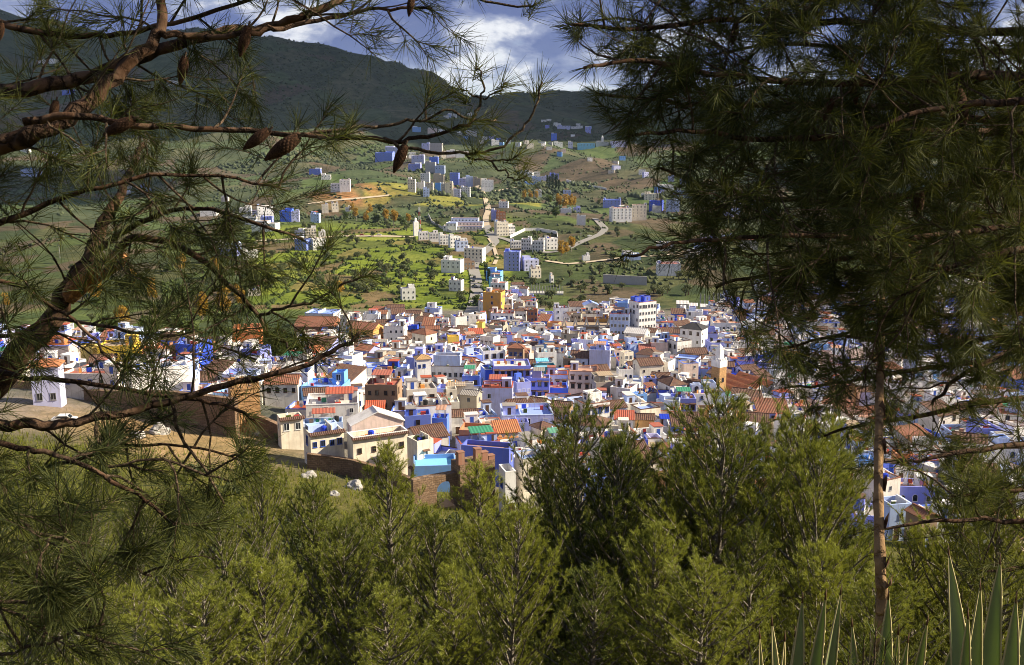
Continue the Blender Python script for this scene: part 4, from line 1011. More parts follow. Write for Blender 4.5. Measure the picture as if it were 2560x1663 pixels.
# ramparts on the left, tower, sloping wall, gate
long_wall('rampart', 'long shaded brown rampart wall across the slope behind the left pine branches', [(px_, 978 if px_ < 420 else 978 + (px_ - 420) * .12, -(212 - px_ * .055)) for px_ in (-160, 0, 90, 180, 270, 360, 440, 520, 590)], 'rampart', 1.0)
p = cast(606, 1085)
tw = thing('rampart_tower', 'square ochre rampart tower with crenellated top', 'tower', (p.x, p.y + 2.6, p.z), R(22))
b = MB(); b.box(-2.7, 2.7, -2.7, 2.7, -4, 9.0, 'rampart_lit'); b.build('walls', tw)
b = MB(); b.box(-2.82, 2.82, -2.82, 2.82, 9.0, 9.25, 'rampart_lit'); cr = b.build('cornice', tw)
crenels(cr, [(-2.5, -2.5), (2.5, -2.5), (2.5, 2.5), (-2.5, 2.5), (-2.5, -2.5)], lambda t, a, c: 9.25, 'rampart_lit', .75, .55, .95, .4)
MARKS.append(('the square rampart tower', 606, 950)); FOOT.append((p.x, p.y + 2.6, 6)); RECTS.append((572, 945, 645, 1085, p.y))
long_wall('rampart', 'short sloping wall running down from the rampart tower', [(642, 1088, 4.2), (690, 1100, 3.4), (742, 1120, 2.6)], 'rampart', .8)
long_wall('garden_wall', 'low brown stone wall in front of the weathered tile-eaved house', [(770, 1172, 2.6), (820, 1180, 2.8), (880, 1192, 3.0), (960, 1212, 2.8), (1030, 1236, 2.6)], 'rampart', .7)
# gate with arch and stepped crenellated tower
def gate():
    pa, pb = cast(1030, 1262), cast(1222, 1268)
    o = pa; L = (pb - pa).length; ang = math.atan2(pb.y - pa.y, pb.x - pa.x)
    g = thing('town_gate', 'brown brick town gate with round arch and stepped battlements', 'gate', (pa.x, pa.y, min(pa.z, pb.z) + 1.7), ang)
    ax, aw, ah, th = 5.1, 1.35, 2.6, 1.2; H0 = 5.0
    b = MB(); vs = []; fs = []
    b.box(0, ax - aw, -th / 2, th / 2, -4, H0, 'rampart'); b.box(ax + aw, L * .55, -th / 2, th / 2, -4, H0, 'rampart')
    n = 8; arc = [(ax - aw * math.cos(math.pi * k / n), ah + aw * math.sin(math.pi * k / n)) for k in range(n + 1)]
    for k in range(n):
        (x0, z0), (x1, z1) = arc[k], arc[k + 1]
        b.add([(x0, -th / 2, z0), (x1, -th / 2, z1), (x1, -th / 2, H0), (x0, -th / 2, H0), (x0, th / 2, z0), (x1, th / 2, z1), (x1, th / 2, H0), (x0, th / 2, H0)], [(0, 1, 2, 3), (5, 4, 7, 6), (4, 5, 1, 0), (3, 2, 6, 7)], 'rampart')
    b.build('walls', g)
    b = MB(); b.box(ax - aw, ax + aw, -th, th * 2, -4, .15, 'bare'); b.build('threshold', g)
    b = MB(); x0, x1 = L * .55, L
    b.box(x0, x1, -1.6, 1.6, -4, 6.4, 'rampart'); b.build('gate_tower', g)
    for i, (xx, hh) in enumerate(((x0 - .2, 1.9), (x1 - 3.2, 2.0), (x1 - 2.1, 1.3), (x1 - 1.0, .6))):
        b = MB(); b.box(xx, xx + 1.0, -1.5, -.6, 6.4, 6.4 + hh, 'brick'); b.box(xx - .06, xx + 1.06, -1.56, -.54, 6.4 + hh, 6.5 + hh, 'brick'); b.build('merlon', g)
    FOOT.append((pa.x + 4, pa.y, 6)); FOOT.append((pb.x - 2, pb.y, 6)); RECTS.append((1030, 1195, 1225, 1265, pa.y))
    MARKS.append(('the crenellated town gate', 1130, 1200))
gate()
long_wall('battlement_wall', 'orange wall with pointed battlements running behind the cobalt house', [(1243, 1146, 4.2), (1300, 1150, 4.2), (1378, 1156, 4.0)], 'orange', .6, merlons=dict(mw=.9, gap=.25, mh=.8, pointed=True))
MARKS.append(('the orange battlements', 1310, 1110)); RECTS.append((1240, 1098, 1380, 1150, 175))
# kasbah: red walls, garden
long_wall('kasbah_wall', 'long red-brown kasbah wall behind the pine branches', [(345, 925, 6.0), (440, 925, 6.5), (520, 922, 6.5), (605, 920, 7.0)], 'terracotta', 1.0, merlons=dict(mw=.9, gap=.8, mh=.9))
p = cast(617, 921)
kt = thing('kasbah_tower', 'red-brown square kasbah tower at the end of its wall', 'tower', (p.x, p.y + 3, p.z), R(10))
b = MB(); b.box(-4, 4, -4, 4, -4, 10.5, 'terracotta'); b.build('walls', kt)
cr = MB().box(-4.1, 4.1, -4.1, 4.1, 10.5, 10.8, 'terracotta').build('cornice', kt)
crenels(cr, [(-3.7, -3.7), (3.7, -3.7), (3.7, 3.7), (-3.7, 3.7), (-3.7, -3.7)], lambda t, a, c: 10.8, 'terracotta', .9, .7, 1.0, .5)
FOOT.append((p.x, p.y + 3, 8)); MARKS.append(('the red kasbah tower', 617, 890))
for px, py in ((573, 862), (627, 886)):
    p = cast(px, py, 6); f = thing('flagpole', 'red flag on pole above the kasbah ' + ('wall' if px < 600 else 'tower'), 'flag', p)
    MB().tube([(0, 0, 0), (0, 0, 7.5)], .06, 'metal', 5).build('pole', f)
    MB().add([(0, 0, 6.3), (.9, .1, 6.2), (1.7, -.05, 6.3), (1.7, -.05, 7.4), (.9, .1, 7.3), (0, 0, 7.4)], [(0, 1, 4, 5), (1, 2, 3, 4)], 'paint_red').build('cloth', f)
# hall with white triangular buttresses
p = cast(1470, 836)
bh = thing('buttress_hall', 'long low brown hall with white triangular buttresses on its roof', 'hall', (p.x, p.y + 5, p.z), R(-3))
L = 142 * p.y / FPX
MB().box(-L / 2, L / 2, -5, 5, -4, 3.4, 'brown').build('walls', bh); MB().box(-L / 2 - .2, L / 2 + .2, -5.2, 5.2, 3.4, 3.7, 'roof_tan').build('roof', bh)
for i in range(5):
    x = -L / 2 + L * (i + .4) / 5
    MB().add([(x - 1.3, -4.6, 3.7), (x + 1.3, -4.6, 3.7), (x, -4.6, 8.0), (x - 1.3, -4.1, 3.7), (x + 1.3, -4.1, 3.7), (x, -4.1, 8.0), (x - .55, -4.6, 3.7), (x + .55, -4.6, 3.7), (x, -4.6, 5.8), (x - .55, -4.1, 3.7), (x + .55, -4.1, 3.7), (x, -4.1, 5.8)],
             [(0, 6, 8, 2), (7, 1, 2, 8), (9, 3, 5, 11), (4, 10, 11, 5), (0, 2, 5, 3), (1, 4, 5, 2), (6, 9, 11, 8), (7, 8, 11, 10)], 'cream').build('buttress', bh)
FOOT.append((p.x - 9, p.y + 5, 7)); FOOT.append((p.x, p.y + 5, 7)); FOOT.append((p.x + 9, p.y + 5, 7)); MARKS.append(('the buttressed hall', 1470, 810)); RECTS.append((1400, 805, 1545, 836, p.y))
# slender white chimney, ladder wall
p = cast(769, 934, 8); ch = thing('slender_column', 'slender white column with ball rising above the roofs', 'column', p)
MB().tube([(0, 0, -3), (0, 0, 4.5), (0, 0, 4.6), (0, 0, 4.9), (0, 0, 5.0), (0, 0, 8)], [.28, .25, .45, .45, .2, .12], 'white', 8).build('shaft', ch)
# lettering on the violet house
tcv = bpy.data.curves.new('lettering', 'FONT'); tcv.body = 'MAKESA'; tcv.size = 1.15; tcv.extrude = .03; tcv.align_x = 'CENTER'
lt = bpy.data.objects.new('lettering', tcv); scene.collection.objects.link(lt); lt.parent = SIGNHOUSE
tcv.materials.append(M['letter'])
_wl = [c for c in SIGNHOUSE.children if c.name.startswith('walls')][0]
lt.location = (0, min(v.co.y for v in _wl.data.vertices) - .05, max(v.co.z for v in _wl.data.vertices) - 1.25); lt.rotation_euler = (math.pi / 2, 0, 0)
_me = bpy.data.meshes.new_from_object(lt.evaluated_get(bpy.context.evaluated_depsgraph_get())); _lo = lt.location.copy(); bpy.data.objects.remove(lt)
lt = link('lettering', _me, SIGNHOUSE, _lo); lt.rotation_euler = (math.pi / 2, 0, 0)

# ------------------------------------------------------------------ hillside buildings beyond the old town (x0, top, x1, foot, wall, roof, yaw, label)
FAR = [
 (1020, 450, 1040, 481, 'cream', 'roof_grey', -6, 'tall cream block with three columns of windows at the left end of the hillside village', (3, 4)),
 (1040, 458, 1062, 481, 'white', 'roof_grey', -4, 'white house beside the tall cream village block', (3, 2)), (1062, 460, 1084, 482, 'grey', 'roof_grey', -4, 'grey unplastered house in the middle of the hillside village', (3, 2)),
 (1052, 435, 1075, 455, 'white', 'roof_grey', -4, 'white three-storey house above the cream village block', (4, 3)), (1058, 473, 1074, 493, 'paleblue', 'roof_white', 4, 'small pale blue house lowest in the village', (2, 3)),
 (1088, 459, 1103, 481, 'sky', 'roof_blue', -3, 'windowless sky blue narrow village house', (1, 0)), (1103, 461, 1113, 489, 'grey', 'roof_grey', -3, 'tall narrow grey village house', (1, 2)),
 (1084, 439, 1111, 459, 'stone', 'roof_grey', -3, 'dark unfinished village block with open floors', (4, 3)), (1113, 459, 1133, 491, 'cream', 'roof_grey', -3, 'tall cream village block in the front row', (2, 4)),
 (1125, 434, 1149, 463, 'blue', 'roof_blue', -8, 'bright blue tallest village house', (3, 3)), (1134, 474, 1151, 493, 'lilac', 'roof_blue', -3, 'pale lilac village house in the front row', (2, 3)),
 (1148, 448, 1165, 466, 'lilac', 'roof_white', -3, 'pale lilac house behind the front row of the village', (2, 2)), (1152, 469, 1176, 492, 'white', 'roof_blue', -3, 'white and blue village house at the end of the front row', (4, 3)),
 (1164, 443, 1183, 468, 'paleblue', 'roof_white', 3, 'pale blue and white house near the village road', (3, 3)), (1184, 447, 1203, 465, 'stone', 'roof_grey', -4, 'bare house right of the village road', (2, 2)), (1203, 452, 1234, 480, 'white', 'roof_white', 4, 'white terrace right of the village road', (4, 3)),
 (940, 383, 985, 404, 'blue', 'roof_blue', -4, 'bright blue isolated long building on the meadow above the village', (5, 2)), (964, 370, 1000, 386, 'lilac', 'roof_white', -3, 'pale lilac houses behind the isolated blue building', (4, 2)),
 (1055, 360, 1075, 377, 'lilac', 'roof_blue', -3, 'pale lilac house highest in the village', (2, 2)), (1075, 360, 1107, 380, 'grey', 'roof_grey', -4, 'grey block highest in the village', (4, 3)),
 (1022, 411, 1053, 427, 'violet', 'roof_blue', -3, 'violet blue house left of the village centre', (4, 2)), (1064, 407, 1090, 432, 'grey', 'roof_grey', -3, 'grey cube house above the village', (2, 2)),
 (1074, 394, 1096, 412, 'blue', 'roof_blue', -3, 'bright blue house high in the village', (2, 2)), (1030, 391, 1062, 410, 'lilac', 'roof_white', -3, 'pale lilac house above the violet one', (3, 2)),
 (1116, 377, 1138, 394, 'white', 'roof_white', 4, 'white upper village house right of the grey block', (3, 2)), (1138, 380, 1162, 395, 'white', 'roof_salmon', 4, 'white upper village house at the slope edge', (3, 2)), (1088, 416, 1113, 437, 'paleblue', 'roof_white', -3, 'pale blue house just above the dark unfinished block', (3, 2)),
 (1228, 527, 1246, 552, 'violet', 'roof_blue', -8, 'violet blue apartment house by the valley road', (2, 3)), (1240, 531, 1264, 554, 'brick', 'roof_red', 6, 'dark brick apartment house by the valley road', (3, 3)),
 (1235, 556, 1271, 592, 'cream', 'roof_salmon', 18, 'tan apartment house with balconies by the valley road', (4, 4)), (1268, 566, 1288, 590, 'white', 'roof_white', 18, 'white house beside the tan apartment house', (3, 3)),
 (1045, 580, 1072, 601, 'white', 'roof_white', 10, 'white house beside the tall white minaret', (3, 2)), (1072, 583, 1097, 606, 'white', 'roof_salmon', 10, 'white house second in the row below the minaret', (3, 2)), (1096, 588, 1122, 613, 'white', 'roof_white', 14, 'white house third in the row below the minaret', (3, 3)),
 (1120, 593, 1152, 622, 'white', 'roof_white', 20, 'large white house in the row below the school', (4, 3)), (1136, 604, 1171, 630, 'paleblue', 'roof_salmon', 14, 'pale blue house at the end of the white row', (3, 2)),
 (1160, 622, 1215, 658, 'cream', 'roof_white', -14, 'cream apartment building with flat white roofs above the road bend', (5, 3)),
 (1275, 604, 1303, 622, 'white', 'roof_white', 8, 'white house with enclosed yard beside the valley road', (4, 2)), (1303, 598, 1331, 626, 'white', 'roof_red', -12, 'white villa with red roof in the right-hand white group', (4, 3)), (1330, 604, 1362, 632, 'white', 'roof_white', -8, 'white arcaded villa in the right-hand white group', (4, 3)), (1360, 597, 1394, 626, 'white', 'roof_white', 16, 'white stepped villa last of the right-hand white group', (3, 3)),
 (1247, 506, 1272, 521, 'white', 'roof_white', -8, 'small white villa alone on the green terraces', (3, 2)),
 (1259, 630, 1303, 678, 'violet', 'roof_blue', -8, 'tall violet apartment tower above the bend of the road', (4, 5)), (1303, 650, 1347, 679, 'lilac', 'roof_blue', 16, 'white and blue building attached to the violet tower', (3, 3)),
 (1322, 673, 1353, 697, 'cream', 'roof_tan', 16, 'yellow cream villa below the violet tower', (3, 2)), (1374, 690, 1383, 708, 'white', 'roof_white', 18, 'small white wall house below the violet tower', (1, 1)),
 (1103, 652, 1160, 684, 'white', 'roof_white', -12, 'white house with nine dark windows left of the road bend', (4, 2)), (1158, 655, 1187, 676, 'brown', 'roof_white', 10, 'brown and white house beside the road bend', (3, 2)), (1122, 702, 1160, 730, 'white', 'roof_red', -16, 'white house with red roof edge below the road bend', (3, 2)),
 (1215, 680, 1258, 704, 'sky', 'roof_blue', -14, 'sky blue stepped houses right of the road', (4, 2)), (1222, 694, 1258, 722, 'cyan', 'roof_red', -14, 'cyan house with red roof right of the road', (3, 2)), (1226, 708, 1271, 738, 'white', 'roof_red', -14, 'white and pink house just above the ochre block', (4, 2)),
 (1506, 501, 1554, 520, 'violet', 'roof_blue', -8, 'violet block with deep blue end above the white hotel', (5, 2)), (1524, 522, 1578, 556, 'white', 'roof_red', 8, 'white hotel with dark stacked balconies on the right slope', (5, 4)), (1578, 514, 1617, 552, 'cream', 'roof_salmon', -6, 'cream and orange apartment house beside the white hotel', (4, 4)),
 (1622, 504, 1660, 530, 'cobalt', 'roof_white', -18, 'cobalt and white apartment house right of the hotel', (4, 3)), (1664, 502, 1700, 531, 'paleblue', 'roof_blue', -10, 'pale blue apartment house among pine needles on the right slope', (4, 3)),
 (1441, 540, 1464, 564, 'white', 'roof_white', -3, 'plain white cube house below the white hotel', (2, 0)), (1401, 523, 1429, 534, 'white', 'roof_cyan', -3, 'low white and cyan house among the golden trees', (1, 0)), (1433, 520, 1451, 532, 'lilac', 'roof_blue', -3, 'small lilac house among the golden trees', (2, 1)),
 (1684, 479, 1728, 494, 'paleblue', 'roof_blue', -3, 'pale blue long house near the pine tips on the right', (4, 1)), (1670, 442, 1685, 456, 'lilac', 'roof_white', -3, 'small lilac house on the right upper slope', (2, 2)), (1700, 445, 1722, 457, 'violet', 'roof_blue', -3, 'small violet house on the right upper slope', (2, 2)), (1645, 463, 1682, 479, 'white', 'roof_white', 4, 'white villa on the right slope', (4, 2)), (1610, 486, 1646, 502, 'cream', 'roof_white', -3, 'cream house with stacked floors above the cobalt one', (4, 3)),
 (1443, 360, 1487, 374, 'cyan', 'roof_blue', -3, 'long cyan blue building on the far slope', (6, 2)), (1420, 356, 1432, 372, 'lilac', 'roof_white', -3, 'lilac house beside the long cyan building', (2, 2)), (1378, 335, 1392, 352, 'blue', 'roof_blue', -3, 'bright blue tower house alone on the far slope', (2, 3)), (1463, 319, 1477, 333, 'violet', 'roof_blue', -3, 'violet house at the end of the far white row', (2, 2)),
 (1384, 357, 1406, 368, 'white', 'roof_white', 4, 'white house below the bright blue tower house', (3, 1)), (1366, 368, 1380, 376, 'white', 'roof_white', 4, 'small white house left of the cyan building', (2, 1)), (1402, 374, 1414, 382, 'pink', 'roof_white', 4, 'tiny pinkish house below the far cyan building', (2, 1)), (1526, 354, 1566, 368, 'lilac', 'roof_white', 4, 'lilac house touching the pine needles on the far slope', (5, 2)), (1490, 356, 1520, 366, 'grey', 'roof_grey', 0, 'grey hall beneath the far small minaret', (3, 1)),
 (1384, 309, 1402, 317, 'white', 'roof_blue', 4, 'small white and blue house first in the far row', (2, 1)), (1393, 315, 1425, 323, 'lilac', 'roof_white', 0, 'pale far row house, longest', (4, 1)), (1428, 317, 1456, 323, 'white', 'roof_white', 0, 'white far row house beside the longest', (3, 1)), (1353, 300, 1378, 305, 'white', 'roof_white', 0, 'tiny white house highest on the far slope', (3, 1)), (1427, 337, 1437, 342, 'white', 'roof_white', 0, 'lone tiny white hut on the far field', (1, 0)),
 (1300, 427, 1324, 440, 'grey', 'roof_grey', -3, 'grey house at the left of the cypress group', (3, 2)), (1322, 431, 1350, 442, 'white', 'roof_white', 4, 'white house behind the cypress group', (3, 1)), (1330, 444, 1352, 456, 'paleblue', 'roof_blue', 0, 'pale blue house left of the cypress group', (2, 2)), (1352, 442, 1373, 453, 'lilac', 'roof_white', 0, 'lilac house directly behind the cypresses', (3, 1)), (1374, 436, 1396, 448, 'violet', 'roof_blue', 0, 'violet house above the cypresses', (2, 1)), (1312, 458, 1342, 466, 'sky', 'roof_blue', 0, 'sky blue low house beside the cypresses', (3, 1)), (1408, 477, 1427, 489, 'paleblue', 'roof_white', 0, 'pale blue cottage right of the cypresses', (2, 2)), (1336, 478, 1354, 494, 'white', 'roof_white', 0, 'white cottage among golden trees', (2, 2)),
 (828, 460, 855, 480, 'white', 'roof_white', -6, 'white house with dark windows on the orange knoll', (3, 2)), (850, 452, 877, 482, 'white', 'roof_red', 4, 'white and red house on top of the orange knoll', (3, 2)), (778, 535, 801, 558, 'paleblue', 'roof_blue', -6, 'pale blue house with nine dark windows below the knoll', (3, 3)),
 (804, 512, 822, 534, 'cream', 'roof_white', 10, 'sunlit cream house, left of a pair below the knoll', (2, 2)), (828, 510, 847, 532, 'cream', 'roof_white', 14, 'sunlit cream house, right of a pair below the knoll', (2, 2)), (862, 520, 878, 530, 'white', 'roof_white', 14, 'small white house beside the cream pair', (2, 1)),
 (738, 578, 762, 596, 'lilac', 'roof_blue', -8, 'lilac house above the blue and white block', (2, 2)), (762, 572, 792, 594, 'cream', 'roof_white', 14, 'sunlit cream house above the blue and white block', (4, 2)), (795, 580, 815, 594, 'white', 'roof_white', 14, 'white cube house at the end of the lamp-lined road', (2, 1)),
 (738, 600, 776, 628, 'blue', 'roof_blue', -16, 'blue shaded block with nine windows on the green fields', (4, 3)), (776, 599, 815, 627, 'white', 'roof_white', 24, 'white sunlit block joined to the blue one', (4, 3)),
 (600, 520, 630, 552, 'white', 'roof_white', 6, 'white block behind pine needles, left of the blue hillside house', (3, 3)), (640, 518, 686, 556, 'white', 'roof_white', 18, 'large white gabled block behind the pine needles', (4, 3)), (702, 528, 734, 556, 'blue', 'roof_blue', -6, 'blue hillside house behind pine needles', (3, 3)), (728, 530, 750, 556, 'lilac', 'roof_white', 8, 'lilac hillside house next to the blue one', (2, 3)), (634, 560, 696, 580, 'white', 'roof_grey', -3, 'long white house with window row behind needles', (7, 1)),
 (605, 628, 646, 650, 'white', 'roof_white', 14, 'white house at the edge of the field behind needles', (4, 2)), (620, 725, 652, 741, 'cream', 'roof_white', 10, 'small cream house in the lower meadow', (3, 1)), (502, 527, 545, 542, 'white', 'roof_white', 6, 'white long house on the left slope', (4, 1)), (775, 424, 803, 438, 'blue', 'roof_blue', 0, 'bright blue house on the wooded slope', (2, 2)), (803, 438, 828, 450, 'white', 'roof_white', 6, 'white house below the bright blue one on the wooded slope', (3, 1)), (555, 494, 572, 506, 'pink', 'roof_white', 0, 'small pinkish house on the wooded slope', (2, 1)),
 (1000, 722, 1040, 752, 'white', 'roof_white', 14, 'white house in the bushes below the road', (3, 2)), (1640, 660, 1700, 690, 'white', 'roof_red', -3, 'white house group beneath the hanging pine bough', (5, 2)),
 (1555, 636, 1600, 652, 'paleblue', 'roof_white', 4, 'pale blue house behind the drooping pine tuft', (3, 1)), (1455, 640, 1475, 652, 'white', 'roof_white', 10, 'small white shed beside the curving road', (1, 0)), (1765, 615, 1800, 640, 'pink', 'roof_red', 0, 'pink house with red roof behind the big pine', (3, 2)), (1850, 600, 1890, 625, 'cream', 'roof_red', 0, 'cream house with red wall behind the big pine', (3, 2)),
 (100, 152, 122, 161, 'white', 'roof_white', 0, 'tiny white house high on the left mountain', (2, 1)), (128, 150, 150, 160, 'white', 'roof_white', 0, 'second tiny white house high on the left mountain', (2, 1)), (160, 226, 186, 237, 'blue', 'roof_blue', 0, 'tiny blue house on the left mountain', (2, 1)), (420, 203, 446, 214, 'white', 'roof_white', 0, 'tiny white house above the long pine branch', (2, 1)), (60, 425, 100, 442, 'paleblue', 'roof_white', 0, 'pale blue house low on the left mountain', (3, 1)), (55, 372, 75, 382, 'white', 'roof_white', 0, 'white hut low on the left mountain', (1, 0)), (130, 385, 146, 394, 'violet', 'roof_blue', 0, 'violet hut low on the left mountain', (1, 0)), (186, 364, 200, 372, 'white', 'roof_white', 0, 'white hut beside the thick branch', (1, 0)),
 (1032, 320, 1052, 332, 'sky', 'roof_blue', 0, 'sky blue house above the pine cone', (2, 1)), (1070, 322, 1092, 333, 'pink', 'roof_white', 0, 'pinkish house above the long branch', (3, 1)), (1096, 326, 1112, 334, 'white', 'roof_white', 0, 'white house above the long branch', (2, 1)), (1143, 331, 1155, 337, 'white', 'roof_white', 0, 'white hut above the long branch', (1, 0)), (1165, 329, 1192, 341, 'grey', 'roof_white', 0, 'grey house above the long branch', (3, 1)), (1228, 352, 1248, 364, 'white', 'roof_white', 6, 'white house between two dark twigs', (3, 1)), (1316, 360, 1334, 372, 'cream', 'roof_white', 6, 'cream house beside the twig tip', (3, 1)), (1120, 285, 1142, 291, 'white', 'roof_white', 0, 'white row house below the forest edge', (3, 1)), (1168, 284, 1180, 290, 'white', 'roof_white', 0, 'white hut below the forest edge', (1, 0)),
]
hash_ = lambda v: math.sin(v * 12.9898) * 43758.5453 % 1
for (x0, yt, x1, yb, wall, roof, yaw, label, win) in FAR:
    big = (yb - yt) > 24 and win[1] >= 3
    H(x0, yt, x1, yb, None, wall, roof, yaw, label, name='apartment_block' if big else 'hillside_house', cat='apartment block' if big else 'hillside house', base=True, win=win, group=None, dr=.75,
      upper=None if hash_(x0) < .4 else [((.28 if hash_(yt) < .5 else -.28), .3 + .3 * hash_(x1), .65, 2.7, wall if hash_(yb) < .7 else 'white', 'roof_white')], wframe='frame_grey' if wall in ('white', 'cream', 'paleblue', 'lilac') else 'frame_white', mark={1259: 'the violet tower', 940: 'the isolated blue building'}.get(x0))
# scattered small houses round the hamlets
hr = random.Random(31)
for (cx_, cy_, sx_, sy_, k) in ((1330, 366, 60, 8, 7), (1420, 318, 55, 6, 7), (1060, 398, 50, 16, 9), (1130, 392, 50, 8, 6), (1510, 366, 50, 8, 6), (1350, 448, 45, 10, 6), (1600, 530, 50, 14, 6), (1660, 480, 50, 16, 8), (640, 545, 60, 20, 8), (1190, 345, 70, 8, 7), (100, 432, 60, 8, 4), (1720, 640, 60, 14, 6), (1800, 610, 60, 14, 6), (560, 630, 50, 12, 4), (1240, 360, 40, 8, 4), (330, 480, 80, 12, 5), (1580, 430, 60, 14, 6), (1480, 400, 90, 10, 4), (1860, 520, 90, 30, 6), (1080, 292, 60, 5, 4)):
    for _ in range(k):
        a_, b__ = cx_ + hr.uniform(-sx_, sx_), cy_ + hr.uniform(-sy_, sy_); p = cast(a_, b__)
        if p is None or any((p.x - q[0]) ** 2 + (p.y - q[1]) ** 2 < (q[2] + 7) ** 2 for q in FOOT if abs(q[0] - p.x) < 60): continue
        wpx = hr.uniform(7, 15) * FPX / p.y; hpx = hr.uniform(4, 8.5) * FPX / p.y
        H(a_ - wpx / 2, b__ - hpx, a_ + wpx / 2, b__, None, hr.choice(['white', 'white', 'white', 'offwhite', 'paleblue', 'lilac', 'violet', 'cream', 'sky', 'grey']), hr.choice(['roof_white', 'roof_white', 'roof_grey', 'roof_blue', 'roof_salmon']), hr.uniform(-20, 20), None, name='hillside_house', cat='hillside house', base=True, dr=.75, sides=p.y < 1600)
# school: long terraced white-violet building
p = cast(1157, 577); s = p.y / FPX
sc_ = thing('school', 'long white and violet school with stepped wings inside a walled yard', 'school', (p.x, p.y + 10, p.z), R(-6))
for i, (xo, w_, yo, h_) in enumerate(((0, 100 * s, 0, 4.5), (4 * s, 88 * s, 9, 7.5), (-2 * s, 70 * s, 18, 10.5), (-28 * s, 26 * s, -3, 7.5))):
    b = MB(); rect_walls(b, w_, 8.4, h_, 'white', .6, x=xo, y=yo); b.box(xo - w_ / 2 + .3, xo + w_ / 2 - .3, yo - 3.9, yo + 3.9, h_ - .7, h_ - .6, 'roof_blue' if i % 2 else 'roof_salmon'); b.box(xo - w_ / 2 - .05, xo + w_ / 2 + .05, yo - 4.3, yo - 4.2, h_ - 1.0, h_ - .6, 'lilac'); b.build('wing', sc_)
    n_ = int(w_ / 3.2)
    for c in range(n_):
        o = link('window', WMESH[('frame_white', 'plain')], sc_, (xo - w_ / 2 + w_ * (c + .5) / n_, yo - 4.21, h_ - 2.9)); o.scale = (1.5, 1, 1)
long_wall('yard_wall', 'pale concrete wall round the school yard', [(1071, 540, 2.2), (1080, 558, 2.2), (1103, 571, 2.2), (1130, 583, 2.2), (1212, 576, 2.2)], 'grey', .4)
long_wall('yard_wall', 'white walled yard behind the right-hand white villas', [(1275, 596, 2.6), (1312, 578, 2.6), (1345, 577, 2.6), (1392, 585, 2.6), (1394, 600, 2.6)], 'white', .4)
long_wall('boundary_wall', 'long white boundary wall stepping down the far slope', [(1416, 454, 3.0), (1440, 461, 3.0), (1475, 468, 3.0), (1500, 472, 3.0), (1516, 476, 3.0)], 'white', .4)
long_wall('terrace_wall', 'grey retaining wall under the small right meadow', [(1508, 708, 6), (1560, 712, 6), (1617, 714, 6)], 'grey', .6)
# tall white minaret and radio mast
p = cast(1040, 590); s = p.y / FPX
mm = thing('white_minaret', 'tall plain white minaret beside the red and white mast', 'minaret', p, R(20))
hh = 34 * s * 1.05
b = MB(); b.box(-2.3, 2.3, -2.3, 2.3, -4, hh, 'white'); b.build('shaft', mm); b = MB(); b.box(-1.1, 1.1, -1.1, 1.1, hh, hh + 2.6, 'white'); b.add([(-1.2, -1.2, hh + 2.6), (1.2, -1.2, hh + 2.6), (1.2, 1.2, hh + 2.6), (-1.2, 1.2, hh + 2.6), (0, 0, hh + 4)], [(0, 1, 4), (1, 2, 4), (2, 3, 4), (3, 0, 4)], 'white'); b.build('lantern', mm)
MARKS.append(('the tall white minaret', 1040, 560)); MARKS.append(('the far cyan building', 1465, 362)); MARKS.append(('the white hotel', 1550, 522)); MARKS.append(('the hillside village front row', 1110, 475)); MARKS.append(('the blue and white field block', 776, 600)); MARKS.append(('the dark cypress clump', 1385, 450)); MARKS.append(('the long white far row', 1410, 316))
p = cast(1049, 582); s = p.y / FPX; hh = 62 * s
ms = thing('radio_mast', 'red and white lattice radio mast beside the white minaret', 'mast', p)
for k in range(6):
    z0, z1 = hh * k / 6, hh * (k + 1) / 6; b = MB(); c = 'paint_red' if k % 2 == 0 else 'paint_white'
    r0, r1 = 1.5 * (1 - k / 6 * .75), 1.5 * (1 - (k + 1) / 6 * .75)
    cn = lambda r: [(-r, -r), (r, -r), (r, r), (-r, r)]
    for a, a2 in zip(cn(r0), cn(r1)): b.tube([(a[0], a[1], z0), (a2[0], a2[1], z1)], .16, c, 4)
    A, B = cn(r0), cn(r1)
    for q in range(4): b.tube([(A[q][0], A[q][1], z0), (B[(q + 1) % 4][0], B[(q + 1) % 4][1], z1)], .09, c, 3); b.tube([(B[q][0], B[q][1], z1), (B[(q + 1) % 4][0], B[(q + 1) % 4][1], z1)], .09, c, 3)
    b.build('lattice_section', ms)
b = MB(); b.tube([(0, 0, hh), (0, 0, hh + 6)], .1, 'metal', 4)
for a in range(3): b.box(math.cos(a * 2.1) * .9 - .15, math.cos(a * 2.1) * .9 + .15, math.sin(a * 2.1) * .9 - .15, math.sin(a * 2.1) * .9 + .15, hh - 3, hh + .5, 'paint_white')
b.build('antenna', ms)
p = cast(1506, 358); fm = thing('far_minaret', 'small white minaret above the grey hall on the far slope', 'minaret', p); hh = 14 * p.y / FPX
MB().box(-2.2, 2.2, -2.2, 2.2, -4, hh, 'white').build('shaft', fm); MB().add([(-2.2, -2.2, hh), (2.2, -2.2, hh), (2.2, 2.2, hh), (-2.2, 2.2, hh), (0, 0, hh + 4)], [(0, 1, 4), (1, 2, 4), (2, 3, 4), (3, 0, 4)], 'white').build('cap', fm)
